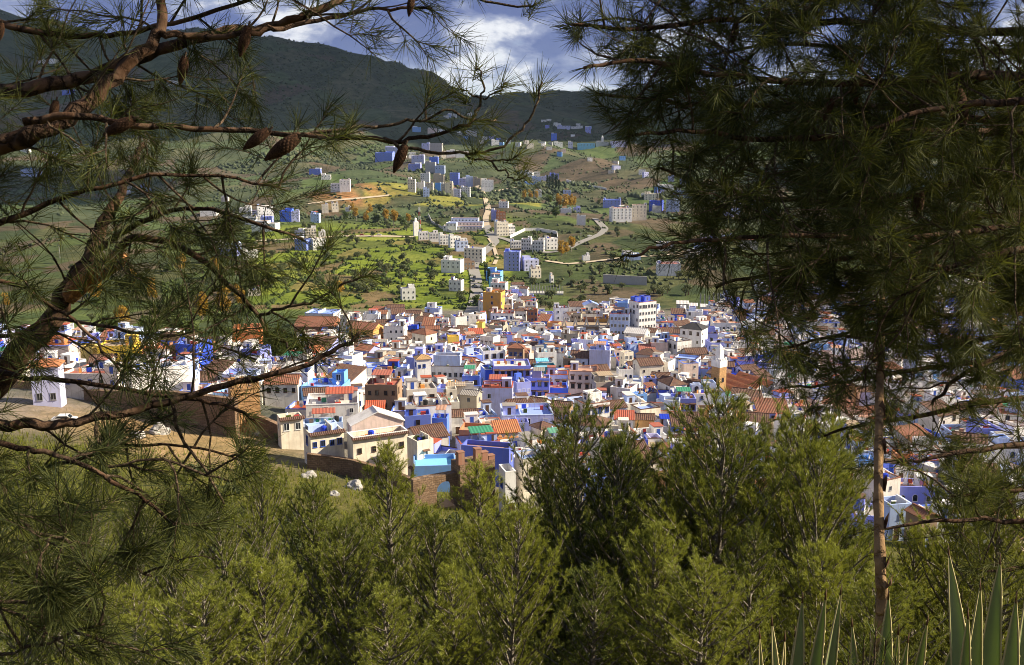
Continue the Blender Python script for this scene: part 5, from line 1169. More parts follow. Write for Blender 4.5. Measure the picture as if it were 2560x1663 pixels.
# unfinished concrete frame
p = cast(1360, 738); s = p.y / FPX
uf = thing('concrete_frame', 'unfinished building of bare concrete columns in the scrub', 'building site', (p.x, p.y + 5, p.z), R(-3))
MB().box(-50 * s, 50 * s, -5, 5, -3, 1.2, 'concrete').build('slab', uf)
cm = MB().box(-.22, .22, -.22, .22, 1.2, 5.4, 'concrete').mesh('column')
for i in range(14):
    for j in range(2): link('column', cm, uf, (-50 * s + 100 * s * (i + .5) / 14, -4 + 8 * j, 0), scale=(1, 1, rnd.uniform(.7, 1.15)))
p = cast(1772, 776); uf2 = thing('concrete_frame', 'row of tall bare concrete columns beyond the black-roofed villa', 'building site', p)
MB().box(-6, 6, -2, 2, -2, .4, 'concrete').build('slab', uf2)
for i in range(5): link('column', cm, uf2, (-5 + 2.5 * i, 0, 0), scale=(1.4, 1.4, rnd.uniform(1.4, 2.0)))
# grey-white sheds with rounded roof near them
for px, py, wpx, lab in ((1706, 775, 32, 'grey metal shed with slanted roof in the scrub beyond the villa'), (1758, 782, 16, 'small white shed beside the bare concrete columns'), (1733, 780, 22, 'low cream shed between the metal sheds')):
    H(px - wpx / 2, py - 14, px + wpx / 2, py, None, 'grey' if 'grey' in lab else 'white' if 'white' in lab else 'cream', 'pent:roof_white', -10, lab, name='shed', cat='shed', base=True, win=(1, 0), dr=.6)

# ------------------------------------------------------------------ fill of the old town
FILLP = {'white': .40, 'offwhite': .14, 'paleblue': .11, 'lilac': .03, 'violet': .08, 'blue': .05, 'cobalt': .03, 'cream': .09, 'pink': .03, 'stone': .04, 'sky': .02, 'ochre': .01}
ROOFP = [('roof_white', .22), ('roof_grey', .18), ('roof_tan', .14), ('roof_blue', .10), ('roof_red', .07), ('roof_salmon', .04), ('gx:tile_dark', .13), ('gx:tile', .03), ('pent:tile', .02), ('hip:tile_dark', .02), ('pent:tile_dark', .02)]
fr = random.Random(42)
def wpick(items):
    r = fr.random() * sum(p for _, p in items)
    for k, p in items:
        r -= p
        if r <= 0: return k
    return items[0][0]
def in_town(px, y):
    if px < 640: lo, hi = 205, (345 if px > 60 else 330)
    elif px < 1020: lo, hi = 196, 470
    elif px < 1400: lo, hi = 178, 500
    elif px < 1900: lo, hi = 166, 520
    else: lo, hi = 150, 640
    if px < 760 and px > 340: hi = 285
    if 1120 < px < 1215: hi = 470
    elif 1215 <= px < 1330: hi = 620
    elif px >= 760: hi += 28 * math.sin(px / 47) + 18 * math.sin(px / 19)
    return lo <= y <= hi
cands = []
y = 138.0
while y < 640:
    step = 6.2 + y * .005
    x = -0.56 * y - 15
    while x < .64 * y + 15:
        cands.append((x + fr.uniform(-1.5, 1.5), y + fr.uniform(-1.8, 1.8)))
        x += fr.uniform(5.6, 9)
    y += step
fill = []
for (x, y) in cands:
    z = gz(x, y); px, py = proj((x, y, z))
    if not in_town(px, y) or px < -150 or px > 2700: continue
    w, d = fr.uniform(4.4, 8.6), fr.uniform(4.4, 7.8)
    h = fr.choice([3.2, 4.4, 5.6, 6.2, 6.6, 7.6, 8.8])
    rad = .5 * math.hypot(w, d)
    if any((x - fx) ** 2 + (y - fy) ** 2 < (.72 * (rad + fr_)) ** 2 for fx, fy, fr_ in FOOT if abs(fx - x) < 30): continue
    # do not hide the hand-placed houses
    hw = w * .55 * FPX / y
    ok = False
    for hh in (h, 4.6, 3.4, 2.8):
        pt = proj((x, y - d / 2, z + hh))[1]; pb = proj((x, y - d / 2, z))[1]
        bad = False
        for (a, t, c, bt, dist) in RECTS:
            if dist < y + 3: continue
            ox = min(c, px + hw) - max(a, px - hw); oy = min(bt, pb) - max(t, pt)
            if ox > 5 and oy > .22 * (bt - t): bad = True; break
        if not bad: ok = True; h = hh; break
    if not ok: continue
    # keep behind landmarks open
    fill.append((x, y, z, px, proj((x, y, z + h))[1], w, d, h, wpick(list(FILLP.items())), wpick(ROOFP), fr.choice([-1, 1]) * fr.uniform(0, 28)))
    FOOT.append((x, y, rad))
n_hand = sum(1 for b_ in BUILT if b_['cat'] == 'house')
budget = 300 - n_hand
def score(f):
    px = f[3]
    vis = 1.0 if 700 < px < 1900 else .7 if px <= 700 else .42
    if px < -20 or px > 2580: vis = 0.01
    return vis / f[1]
order = sorted(fill, key=score, reverse=True)
mass = MB()
for k, (x, y, z, px, py, w, d, h, wall, roof, yaw) in enumerate(order):
    rr = random.Random(int(x * 31 + y * 17))
    det = 2 if y < 330 else 1
    up = None
    if h > 5 and rr.random() < .25 and roof.startswith('roof_'): up = [(rr.uniform(-.3, .3), rr.uniform(.4, .65), rr.uniform(.4, .6), 2.6, rr.choice([wall, 'white', 'paleblue']), rr.choice(['roof_white', 'roof_red', 'roof_grey']))]
    cap = rr.choice([None, None, 'tile', 'frame_brown', 'white', 'roof_red', 'blue']) if roof.startswith('roof_') else None
    individual = k < budget
    P = house_parts(w, d, h, wall, roof, rr, det if individual else 1, wkind=rr.choice(['plain', 'plain', 'hood', 'arch']), upper=up, cap=cap, yaw=R(yaw))
    if individual:
        root = thing('house', '', 'house', (x, y, z), R(yaw), 'old town houses')
        put_parts(P, root)
        BUILT.append(dict(o=root, px=px, py=py, wall=wall, roof=roof, h=h, label=None, cat='house', y=y))
    else:
        merge_parts(P, mass, Matrix.Translation((x, y, z)) @ Matrix.Rotation(R(yaw), 4, 'Z'))
o = mass.build('massed_town_houses')
tag(o, 'mass of small white and blue houses seen between pine boughs and far roofs', 'houses', None, 'stuff')
for b_ in BUILT:
    if b_['cat'] == 'house' and 'group' not in b_['o']: b_['o']['group'] = 'old town houses'
    elif b_['cat'] == 'apartment block': b_['o']['group'] = 'apartment blocks'
    elif b_['cat'] == 'hillside house': b_['o']['group'] = 'hillside houses'
# labels of the fill: kind + place against the nearest landmark, counted outwards
ORD = ['first', 'second', 'third', 'fourth', 'fifth', 'sixth', 'seventh', 'eighth', 'ninth', 'tenth', 'eleventh', 'twelfth']
buckets = {}
for b_ in BUILT:
    if b_['label']: continue
    best = min(MARKS, key=lambda m: math.hypot(m[1] - b_['px'], 2.2 * (m[2] - b_['py'])))
    dx, dy = b_['px'] - best[1], b_['py'] - best[2]
    dirw = 'beside' if abs(dx) > 1.3 * abs(dy) else ('behind' if dy < 0 else 'in front of')
    st = 'one-storey' if b_['h'] < 4.8 else 'two-storey' if b_['h'] < 7 else 'three-storey'
    buckets.setdefault((b_['cat'], WORD[b_['wall']], st, rword(b_['roof']), dirw, best[0]), []).append((math.hypot(dx, dy), b_))
for (_ct, c, st, rw, dirw, mk), lst in buckets.items():
    lst.sort(key=lambda t: t[0])
    for i, (_, b_) in enumerate(lst):
        cnt = '' if len(lst) == 1 else ORD[min(i, 11)] + ' '
        l_ = f"{cnt}{c} {st} {b_['cat']} with {rw} {dirw} {mk}"
        b_['o']['label'] = l_ if len(l_.split()) <= 16 else ' '.join(f"{cnt}{c} {b_['cat']}, {rw}, {dirw} {mk}".split()[-16:])
print('houses', n_hand, 'fill', len(fill), 'mass', max(0, len(fill) - budget))

# ------------------------------------------------------------------ roads, cars, lamps
def ribbon(name, pix, width, mat, lift=.25):
    pts = []
    for (px, py), (qx, qy) in zip(pix[:-1], pix[1:]):
        for k in range(8):
            t = k / 8; p = cast(px + (qx - px) * t, py + (qy - py) * t, y0=420); pts.append(p)
    pts.append(cast(*pix[-1], y0=420))
    # smooth
    for _ in range(4): pts = [pts[0]] + [(pts[i - 1] + pts[i] * 2 + pts[i + 1]) / 4 for i in range(1, len(pts) - 1)] + [pts[-1]]
    vs = []; fs = []; n = 5
    for i, p in enumerate(pts):
        t = pts[min(i + 1, len(pts) - 1)] - pts[max(i - 1, 0)]; t.z = 0; t.normalize(); nn = Vector((-t.y, t.x, 0))
        for k in range(n):
            q = p + nn * width * (k / (n - 1) - .5)
            vs.append((q.x, q.y, gz(q.x, q.y) + lift + .004 * q.y * .12))
    for i in range(len(pts) - 1):
        for k in range(n - 1): fs.append((i * n + k, i * n + k + 1, (i + 1) * n + k + 1, (i + 1) * n + k))
    structure(MB().add(vs, fs, mat).build(name, smooth=True))
    return pts
main = ribbon('road', [(1172, 800), (1186, 766), (1192, 735), (1191, 700), (1182, 668), (1196, 645), (1222, 622), (1240, 606), (1226, 588), (1216, 566)], 8, 'asphalt')
ribbon('village_road', [(1216, 566), (1214, 545), (1222, 526), (1216, 505), (1208, 482), (1192, 466)], 6.5, 'track')
ribbon('valley_road', [(1216, 590), (1262, 598), (1310, 618), (1362, 634), (1410, 628), (1450, 608), (1500, 588), (1514, 574), (1500, 560), (1488, 548)], 7, 'asphalt')
ribbon('lower_road', [(1364, 654), (1420, 662), (1480, 656), (1560, 646), (1660, 640), (1760, 632)], 6, 'track')
ribbon('lamp_road', [(640, 604), (760, 598), (860, 592), (960, 592), (1036, 594)], 9, 'track')
ribbon('footpath', [(1222, 598), (1232, 612), (1238, 630), (1243, 648), (1236, 662)], 3, 'track')
ribbon('hill_track', [(1236, 480), (1290, 470), (1330, 466)], 6, 'track')
ribbon('knoll_track', [(770, 512), (850, 502), (920, 496), (975, 490)], 5, 'track')
ribbon('meadow_track', [(1690, 806), (1760, 806), (1850, 804)], 4, 'track')
def car_mesh(c):
    b = MB()
    pr = [(-2.1, .35), (2.1, .35), (2.15, .75), (1.3, .9), (.75, 1.42), (-1.0, 1.45), (-1.75, .98), (-2.15, .9)]
    vs = [(x, -.85, z) for x, z in pr] + [(x, .85, z) for x, z in pr]; n = len(pr)
    b.add(vs, [tuple(range(n)), tuple(range(2 * n - 1, n - 1, -1))] + [(i, i + n, (i + 1) % n + n, (i + 1) % n) for i in range(n)], c)
    return b.mesh('body')
def glass_mesh():
    b = MB()
    for s_ in (-1, 1): b.add([(1.05, s_ * .86, .98), (.68, s_ * .86, 1.34), (-.92, s_ * .86, 1.37), (-1.45, s_ * .86, 1.0)], [(0, 1, 2, 3)], 'pane')
    b.add([(1.32, -.7, .93), (1.32, .7, .93), (.79, .65, 1.42), (.79, -.65, 1.42)], [(0, 1, 2, 3)], 'pane'); b.add([(-1.72, -.7, 1.03), (-1.72, .7, 1.03), (-1.05, .65, 1.46), (-1.05, -.65, 1.46)], [(0, 1, 2, 3)], 'pane')
    return b.mesh('windows')
wb = MB(); wb.tube([(0, -.1, 0), (0, .1, 0)], .33, 'tyre', 10); WH = wb.mesh('wheel')
GL = glass_mesh(); CM = {c: car_mesh(c) for c in ('car_white', 'car_grey', 'car_dark', 'car_red')}
for px, py, c, yaw, lab in ((1187, 757, 'car_white', 80, 'white car nearest the town on the main road'), (1193, 748, 'car_white', 84, 'white car beside a dark bush on the main road'), (1188, 722, 'car_dark', 92, 'dark car in the middle of the main road'), (1184, 707, 'car_dark', 95, 'dark car further up the main road'), (1186, 697, 'car_dark', 95, 'dark car below the road bend'), (1197, 722, 'car_grey', 95, 'grey car parked at the roadside'), (1474, 594, 'car_white', 25, 'white car on the curving valley road'), (162, 1056, 'car_white', 8, 'white car parked below the shaded rampart'), (905, 591, 'car_red', 0, 'red car on the lamp-lined road'), (948, 591, 'car_white', 0, 'white car on the lamp-lined road')):
    p = cast(px, py); z = gz(p.x, p.y) + (.35 + .0005 * p.y if py < 900 else .0)
    cr_ = thing('car', lab, 'car', (p.x, p.y, z), R(yaw), 'cars on the roads', 1.0)
    link('body', CM[c], cr_); link('windows', GL, cr_)
    for x in (-1.3, 1.3):
        for s_ in (-.78, .78): link('wheel', WH, cr_, (x, s_, .33))
lb = MB(); lb.tube([(0, 0, 0), (0, 0, 8), (0, 0, 8.2)], [.16, .1, .1], 'metal', 5).tube([(0, 0, 8), (1.6, 0, 8.4)], .07, 'metal', 4); LP = lb.mesh('post'); LHm = MB().box(1.3, 2.1, -.15, .15, 8.3, 8.45, 'frame_grey').mesh('lamp_head')
for i, px in enumerate((818, 855, 905, 945, 985, 1015, 1028)):
    p = cast(px, 589); l_ = thing('street_lamp', 'tall grey street lamp along the lamp-lined road', 'street lamp', p, R(90), 'lamps along the left road'); link('post', LP, l_); link('lamp_head', LHm, l_)
for px, py in ((853, 503), (1452, 612), (1310, 585), (1190, 584), (150, 646)):
    p = cast(px, py); l_ = thing('utility_pole', {853: 'utility pole on the orange knoll', 1452: 'utility pole beside the curving valley road', 1310: 'utility pole by the white yard wall', 1190: 'utility pole below the school', 150: 'utility pole behind the left pine needles'}[px], 'pole', p)
    MB().tube([(0, 0, -1), (0, 0, 11)], [.2, .13], 'concrete', 6).box(-1, 1, -.06, .06, 10, 10.2, 'metal').build('post', l_)

# ------------------------------------------------------------------ vegetation of the valley
def unit(v): return v / np.maximum(np.linalg.norm(v, axis=-1, keepdims=True), 1e-9)
def leaf_cloud(rs, centers, radii, n_per, size, flat=.8):
    """random leaf quads through a set of ellipsoid clumps"""
    V = []; 
    for c, r in zip(centers, radii):
        n = n_per
        d = unit(rs.normal(size=(n, 3))); rad = rs.uniform(.55, 1.0, (n, 1)) ** .6
        p = np.array(c) + d * rad * np.array([r, r, r * flat])
        a = unit(rs.normal(size=(n, 3))); nrm = unit(d * .9 + rs.normal(size=(n, 3)) * .6)
        u = unit(np.cross(nrm, a)); v = np.cross(nrm, u)
        s = size * rs.uniform(.6, 1.3, (n, 1))
        V.append(np.stack([p - u * s - v * s * .6, p + u * s - v * s * .5, p + u * s * .9 + v * s * .6, p - u * s + v * s * .55], 1))
    V = np.concatenate(V).reshape(-1, 3)
    return V, np.arange(len(V)).reshape(-1, 4)
def tree_kind(kind, seed):
    rs = np.random.RandomState(seed); rr = random.Random(seed)
    b = MB()
    if kind == 'olive':
        cs = [(rs.uniform(-1.2, 1.2), rs.uniform(-1.2, 1.2), rs.uniform(1.8, 3.6)) for _ in range(9)]; rad = [rs.uniform(.8, 1.4) for _ in cs]
        V, Q = leaf_cloud(rs, cs, rad, 55, .26); mt = 'leaf_olive'
        b.tube([(0, 0, -.6), (.1, 0, .8), (0, .1, 2.2)], [.3, .24, .12], 'bark_pine', 6)
        for k in range(4): a = k * 1.6 + seed; b.tube([(0, 0, 1.0), (math.cos(a) * .9, math.sin(a) * .9, 2.6)], [.14, .05], 'bark_pine', 4)
    elif kind == 'golden':
        cs = [(rs.uniform(-1.6, 1.6), rs.uniform(-1.6, 1.6), rs.uniform(3, 10)) for _ in range(16)]; rad = [rs.uniform(1.0, 1.9) for _ in cs]
        V, Q = leaf_cloud(rs, cs, rad, 60, .34, 1.1); mt = 'leaf_gold'
        b.tube([(0, 0, -1), (.2, 0, 4), (0, .1, 9.5)], [.35, .26, .06], 'bark_pale', 6)
        for k in range(7): a = k * 1.9 + seed; z = 2.5 + k * .8; b.tube([(.1, 0, z), (math.cos(a) * 1.4, math.sin(a) * 1.4, z + 1.6)], [.1, .03], 'bark_pale', 4)
    elif kind == 'green':
        cs = [(rs.uniform(-2.2, 2.2), rs.uniform(-2.2, 2.2), rs.uniform(2.2, 6.5)) for _ in range(15)]; rad = [rs.uniform(1.0, 2.0) for _ in cs]
        V, Q = leaf_cloud(rs, cs, rad, 70, .32); mt = 'leaf_green'
        b.tube([(0, 0, -1), (.2, .1, 2.5), (0, 0, 5.5)], [.35, .28, .1], 'bark_pine', 6)
        for k in range(6): a = k * 1.2 + seed; b.tube([(0, 0, 2.0), (math.cos(a) * 1.5, math.sin(a) * 1.5, 4.2)], [.16, .05], 'bark_pine', 4)
    elif kind == 'cypress':
        cs = [(rs.uniform(-.25, .25), rs.uniform(-.25, .25), .9 + k * .75) for k in range(15)]; rad = [(1.25 * math.sin(math.pi * (.18 + .8 * (1 - k / 16.)) ) ** .7 + .2) * rs.uniform(.85, 1.1) for k in range(15)]
        V, Q = leaf_cloud(rs, cs, rad, 60, .3, 1.0); mt = 'leaf_dark'
        b.tube([(0, 0, -1), (0, 0, 11)], [.25, .05], 'bark_pine', 6)
    else:  # bush
        cs = [(rs.uniform(-.8, .8), rs.uniform(-.8, .8), rs.uniform(.3, 1.0)) for _ in range(7)]; rad = [rs.uniform(.5, .8) for _ in cs]
        V, Q = leaf_cloud(rs, cs, rad, 60, .13); mt = 'scrub'
        for k in range(5): a = k * 1.26; b.tube([(0, 0, -.3), (math.cos(a) * .5, math.sin(a) * .5, .9)], [.05, .015], 'bark_twig', 3)
    return b.mesh('trunk'), np_mesh('crown', V, Q, [mt])
KIND = {k: [tree_kind(k, 100 * i + j) for j in range(3)] for i, k in enumerate(('olive', 'golden', 'green', 'cypress', 'bush'))}
vr = random.Random(77)
def plant(kind, x, y, s, label, cat, name, group=None, sz=1.0):
    z = gz(x, y)
    t = thing(name, label, cat, (x, y, z), vr.uniform(0, 6.28), group, (s, s, s * sz))
    tr, cr = vr.choice(KIND[kind]); link('trunk', tr, t); link('crown', cr, t)
    return t
def roomy(x, y, r): return all((x - a) ** 2 + (y - b) ** 2 > (r + c) ** 2 for a, b, c in FOOT if abs(a - x) < 60 and abs(b - y) < 60)
# olive trees and hedgerow trees on the left fields and on the right slope
cnt = 0; tries = 0; OLIVES = []
while cnt < 250 and tries < 6000:
    tries += 1
    left = vr.random() < .68
    px = vr.uniform(470, 1130) if left else vr.uniform(1130, 1760)
    py = vr.uniform(560, 740) if left else vr.choice([vr.uniform(690, 770), vr.uniform(500, 690)])
    p = cast(px, py)
    i_, g_ = nearest_seed(np.array([p.x]), np.array([p.y]))
    if g_[0] > .011 and vr.random() < .72: continue
    if not roomy(p.x, p.y, 4) or 1165 < px < 1250 and py > 590: continue
    big = vr.uniform(.8, 1.7)
    OLIVES.append(dict(px=px, py=py, s=big)); OLIVES[-1]['o'] = plant('olive', p.x, p.y, big, 'round grey-green olive tree on the ' + ('left green fields' if left else 'right scrubby slope'), 'tree', 'olive_tree', 'olive trees on the left fields' if left else 'olive trees on the right slope')
    cnt += 1
HMARK = [(m_, a, b) for m_, a, b in MARKS if b < 800] + [(t, (q[0] + q[2]) / 2, q[3]) for q in FAR for t in ['the ' + q[7].split(' with ')[0]] if len(t.split()) <= 9 and q[3] > 480]
hb = {}
for e in OLIVES:
    m_ = min(HMARK, key=lambda m: math.hypot(m[1] - e['px'], 1.6 * (m[2] - e['py'])))
    sz_ = 'small' if e['s'] < 1.1 else 'middling' if e['s'] < 1.4 else 'large'
    hb.setdefault((sz_, m_[0]), []).append((math.hypot(m_[1] - e['px'], m_[2] - e['py']), e))
for (sz_, ph), lst in hb.items():
    lst.sort(key=lambda t: t[0])
    for i, (_, e) in enumerate(lst):
        e['o']['label'] = f"{sz_} olive tree, {ORD[min(i, 11)]} nearest to {ph}" if len(lst) > 1 else f"{sz_} grey-green olive tree near {ph}"
for i, (px, py, s) in enumerate(((862, 548, 1.1), (890, 552, 1.3), (915, 556, 1.2), (940, 558, 1.35), (965, 560, 1.5), (985, 566, 1.6), (1005, 566, 1.4), (880, 530, 1.0), (925, 535, 1.1), (950, 528, 1.1), (1020, 562, 1.1))):
    p = cast(px, py); plant('golden' if i % 3 else 'green', p.x, p.y, s, ('golden autumn' if i % 3 else 'green') + ' tree in the grove below the orange knoll', 'tree', 'poplar_tree', 'trees of the grove below the knoll')
for i, (px, py, s) in enumerate(((1310, 498, 1.2), (1326, 500, 1.3), (1340, 502, 1.2), (1372, 510, 1.4), (1390, 545, 1.5), (1398, 520, 1.6), (1412, 522, 1.7), (1425, 520, 1.5), (1435, 518, 1.2))):
    p = cast(px, py); plant('golden' if i not in (3, 4) else 'green', p.x, p.y, s, ('golden autumn' if i not in (3, 4) else 'tall green') + ' tree in the row below the cypresses', 'tree', 'poplar_tree', 'trees of the row below the cypresses')
for i, (px, py) in enumerate(((1374, 470), (1382, 474), (1390, 478), (1397, 480), (1368, 466))):
    p = cast(px, py); plant('cypress', p.x, p.y, 1.9 if i in (1, 2) else 1.4, 'dark cypress in the clump beside the lilac hillside houses', 'tree', 'cypress_tree', 'cypresses on the far slope')
for px, py, s, lab in ((1404, 640, 1.2, 'golden tree at the bend of the valley road'), (1428, 630, 1.2, 'tall golden tree beside the valley road'), (1415, 636, 1.0, 'yellow tree between two golden ones at the valley road')):
    p = cast(px, py); plant('golden', p.x, p.y, s, lab, 'tree', 'poplar_tree')
for px, py, s, k, lab in ((985, 893, .75, 'green', 'dark round tree in front of the white arched-window house'), (1195, 765, .9, 'green', 'dark bush-like tree beside the main road'), (1215, 700, 1.0, 'cypress', 'dark narrow cypress beside the main road'), (1222, 712, .9, 'cypress', 'second dark cypress beside the main road'),
                          (1375, 775, 1.2, 'olive', 'large pale olive at the edge of town beside white modern houses'), (1352, 768, 1.0, 'olive', 'pale olive behind the dark brick block'), (1612, 826, .8, 'green', 'green tree at the foot of the largest apartment block'), (1598, 826, .7, 'green', 'round bush tree below the largest apartment block'),
                          (1822, 925, .8, 'green', 'green tree beside the minaret lantern'), (1840, 938, .7, 'green', 'small tree right of the minaret'), (1775, 890, .6, 'green', 'small tree in front of the violet row'), (700, 1112, .55, 'olive', 'small olive beside the cream rampart-end house'),
                          (640, 900, 1.3, 'green', 'dense kasbah garden tree beside the red tower'), (668, 905, 1.5, 'green', 'largest kasbah garden tree'), (700, 905, 1.3, 'green', 'kasbah garden tree nearest the brown halls'), (600, 890, 1.4, 'cypress', 'dark cypress in the kasbah garden'), (570, 890, 1.2, 'green', 'kasbah garden tree by the flag'), (735, 900, 1.1, 'green', 'kasbah garden tree beside the orange gable'), (540, 885, 1.2, 'olive', 'pale kasbah garden tree'),
                          (150, 860, 1.2, 'green', 'tree beside the tall white house on the left'), (185, 855, 1.1, 'olive', 'pale tree beside the tall white house on the left'), (270, 850, 1.4, 'green', 'tree above the large yellow house'), (310, 840, 1.3, 'golden', 'golden tree above the large yellow house'), (360, 850, 1.4, 'green', 'tree above the kasbah wall'), (420, 850, 1.3, 'olive', 'pale tree above the kasbah wall'), (470, 860, 1.4, 'green', 'broad tree above the kasbah wall'), (505, 800, 1.4, 'golden', 'yellow poplar in the left valley'), (560, 790, 1.5, 'golden', 'tall yellow poplar in the left valley'), (600, 770, 1.3, 'golden', 'yellow poplar right of the tall one'), (850, 745, 1.0, 'golden', 'golden tree at the far edge of town')):
    p = cast(px, py, y0=150); plant(k, p.x, p.y, s, lab, 'tree', 'garden_tree' if k != 'cypress' else 'cypress_tree')
# more trees in the left valley behind the pine branches
k_ = 0
while k_ < 46:
    px, py = vr.uniform(-60, 640), vr.uniform(650, 850); p = cast(px, py)
    if not roomy(p.x, p.y, 5): continue
    kd = vr.choice(['green', 'olive', 'olive', 'golden']); k_ += 1
    plant(kd, p.x, p.y, vr.uniform(.8, 1.4), {'green': 'green', 'olive': 'pale olive', 'golden': 'yellow'}[kd] + ' tree in the left valley behind the pine branches', 'tree', 'valley_tree', 'trees in the left valley')
# palm beside the yellow house
p = cast(1100, 846, 9.0)
pm = thing('palm_tree', 'palm tree with drooping golden-green fronds beside the bright yellow house', 'palm', p)
MB().tube([(0, 0, -2), (.1, 0, 3), (0, 0, 7.5)], [.35, .28, .3], 'bark_pine', 8).build('trunk', pm)
for k in range(26):
    a = k * 2.4; el = vr.uniform(.1, 1.2); L = vr.uniform(2.6, 3.4); b = MB(); prev = None
    pts = []
    for t in np.linspace(0, 1, 6):
        r = L * t * math.cos(el * (1 - t * .4)); z = 7.5 + L * t * math.sin(el) - 2.2 * t * t
        pts.append(Vector((math.cos(a) * r, math.sin(a) * r, z)))
    side = Vector((-math.sin(a), math.cos(a), 0))
    vs = []; fs = []
    for i in range(5):
        for sgn in (-1, 1):
            for q in range(3):
                p0 = pts[i].lerp(pts[i + 1], q / 3); p1 = pts[i].lerp(pts[i + 1], (q + .7) / 3); l_ = .62 * math.sin(math.pi * (i + .6 + q / 3) / 6.2)
                tip = p0 + side * sgn * l_ + (pts[i + 1] - pts[i]) * .35 + Vector((0, 0, -.22))
                fs.append((len(vs), len(vs) + 1, len(vs) + 2)); vs += [p0, p1, tip]
    b.add(vs, fs, 'leaf_palm'); b.tube(pts, [.05, .045, .04, .03, .02, .01], 'leaf_palm', 3); b.build('frond', pm)
# far woods and scrub: one mass each
def blob_mass(name, label, pts, sizes, mat, seed):
    rs = np.random.RandomState(seed); n = len(pts)
    base = np.array([[0, 0, 1.25], [1, 0, .35], [.3, .95, .45], [-.8, .6, .3], [-.8, -.6, .4], [.3, -.95, .3], [.1, .05, -.5]])
    tri = np.array([[0, 1, 2], [0, 2, 3], [0, 3, 4], [0, 4, 5], [0, 5, 1], [6, 2, 1], [6, 3, 2], [6, 4, 3], [6, 5, 4], [6, 1, 5]])
    V = base[None] * rs.uniform(.65, 1.35, (n, 7, 1)) * sizes[:, None, None] + rs.normal(size=(n, 7, 3)) * .12 * sizes[:, None, None]
    a = rs.uniform(0, 6.28, n); c, s = np.cos(a), np.sin(a)
    X = V[..., 0] * c[:, None] - V[..., 1] * s[:, None]; Yv = V[..., 0] * s[:, None] + V[..., 1] * c[:, None]
    V = np.stack([X, Yv, V[..., 2]], -1) + pts[:, None]
    T = (tri[None] + 7 * np.arange(n)[:, None, None]).reshape(-1, 3)
    o = link(name, np_mesh(name, V.reshape(-1, 3), T, [mat])); return tag(o, label, None, None, 'stuff')
rs = np.random.RandomState(9)
def scatter(n, y0, y1, keep):
    y = np.exp(rs.uniform(np.log(y0), np.log(y1), n)); x = rs.uniform(-.62, .62, n) * y
    k = keep(x, y); x, y = x[k], y[k]
    return np.stack([x, y, ground(x, y)], -1)
wx = lambda x, y: (np.sin(x / 130 + 1) * np.sin(y / 170) + .6 * np.sin(x / 57 - y / 83) + .25 * np.sin(x / 23 + y / 29)) 
pts = scatter(30000, 1250, 4300, lambda x, y: (wx(x, y) > .75) | ((y > 2900 + 400 * np.sin(x / 300)) & (wx(x * .6, y * .6) > -.75)))
o = blob_mass('forest', 'dark far woods covering the mountain slopes', pts, np.random.RandomState(1).uniform(2.2, 5.0, len(pts)), 'leaf_wood', 3)
pts = scatter(19000, 560, 2600, lambda x, y: (wx(x * 1.6, y * 1.6) > .45) & ~((x < .02 * y) & (y < 1050) & (wx(x, y) < .95)))
fo = np.array([(a, b, c) for a, b, c in FOOT if b > 480])
far_ok = np.ones(len(pts), bool)
for a, b, c in fo: far_ok &= (pts[:, 0] - a) ** 2 + (pts[:, 1] - b) ** 2 > (c * .8 + 3) ** 2
pxs = 1280 + FPX * pts[:, 0] / (pts[:, 1] * CP - pts[:, 2] * SP)
far_ok &= ~((pxs > 1165) & (pxs < 1260) & (pts[:, 1] < 1320))
far_ok &= ~((pxs > 780) & (pxs < 1010) & (pts[:, 1] > 1080) & (pts[:, 1] < 1400))
pts = pts[far_ok]
o = blob_mass('scrub', 'low olive-green scrub and bushes over the valley slopes', pts, np.random.RandomState(2).uniform(.9, 2.4, len(pts)), 'scrub', 4)
# field hedges: lines along the field edges on the left green slope
pp = scatter(52000, 560, 1100, lambda x, y: (x < .03 * y) & (x > -.36 * y))
_, gg = nearest_seed(pp[:, 0], pp[:, 1]); pp = pp[gg < .0034]
okh = np.ones(len(pp), bool)
for a, b, c in fo: okh &= (pp[:, 0] - a) ** 2 + (pp[:, 1] - b) ** 2 > (c * .8 + 3) ** 2
pp = pp[okh]
o = blob_mass('hedges', 'dark hedgerows between the green fields', pp, np.random.RandomState(3).uniform(.6, 1.7, len(pp)), 'leaf_green', 5)

pp = scatter(60000, 1080, 2700, lambda x, y: x > -9e9)
_, gg = nearest_seed(pp[:, 0], pp[:, 1]); pp = pp[gg < .0032]
okh = np.ones(len(pp), bool)
for a, b, c in fo: okh &= (pp[:, 0] - a) ** 2 + (pp[:, 1] - b) ** 2 > (c * .8 + 3) ** 2
pp = pp[okh]
o = blob_mass('hedges', 'dark hedge lines on the far slopes', pp, np.random.RandomState(6).uniform(1.0, 2.6, len(pp)), 'leaf_wood', 7)

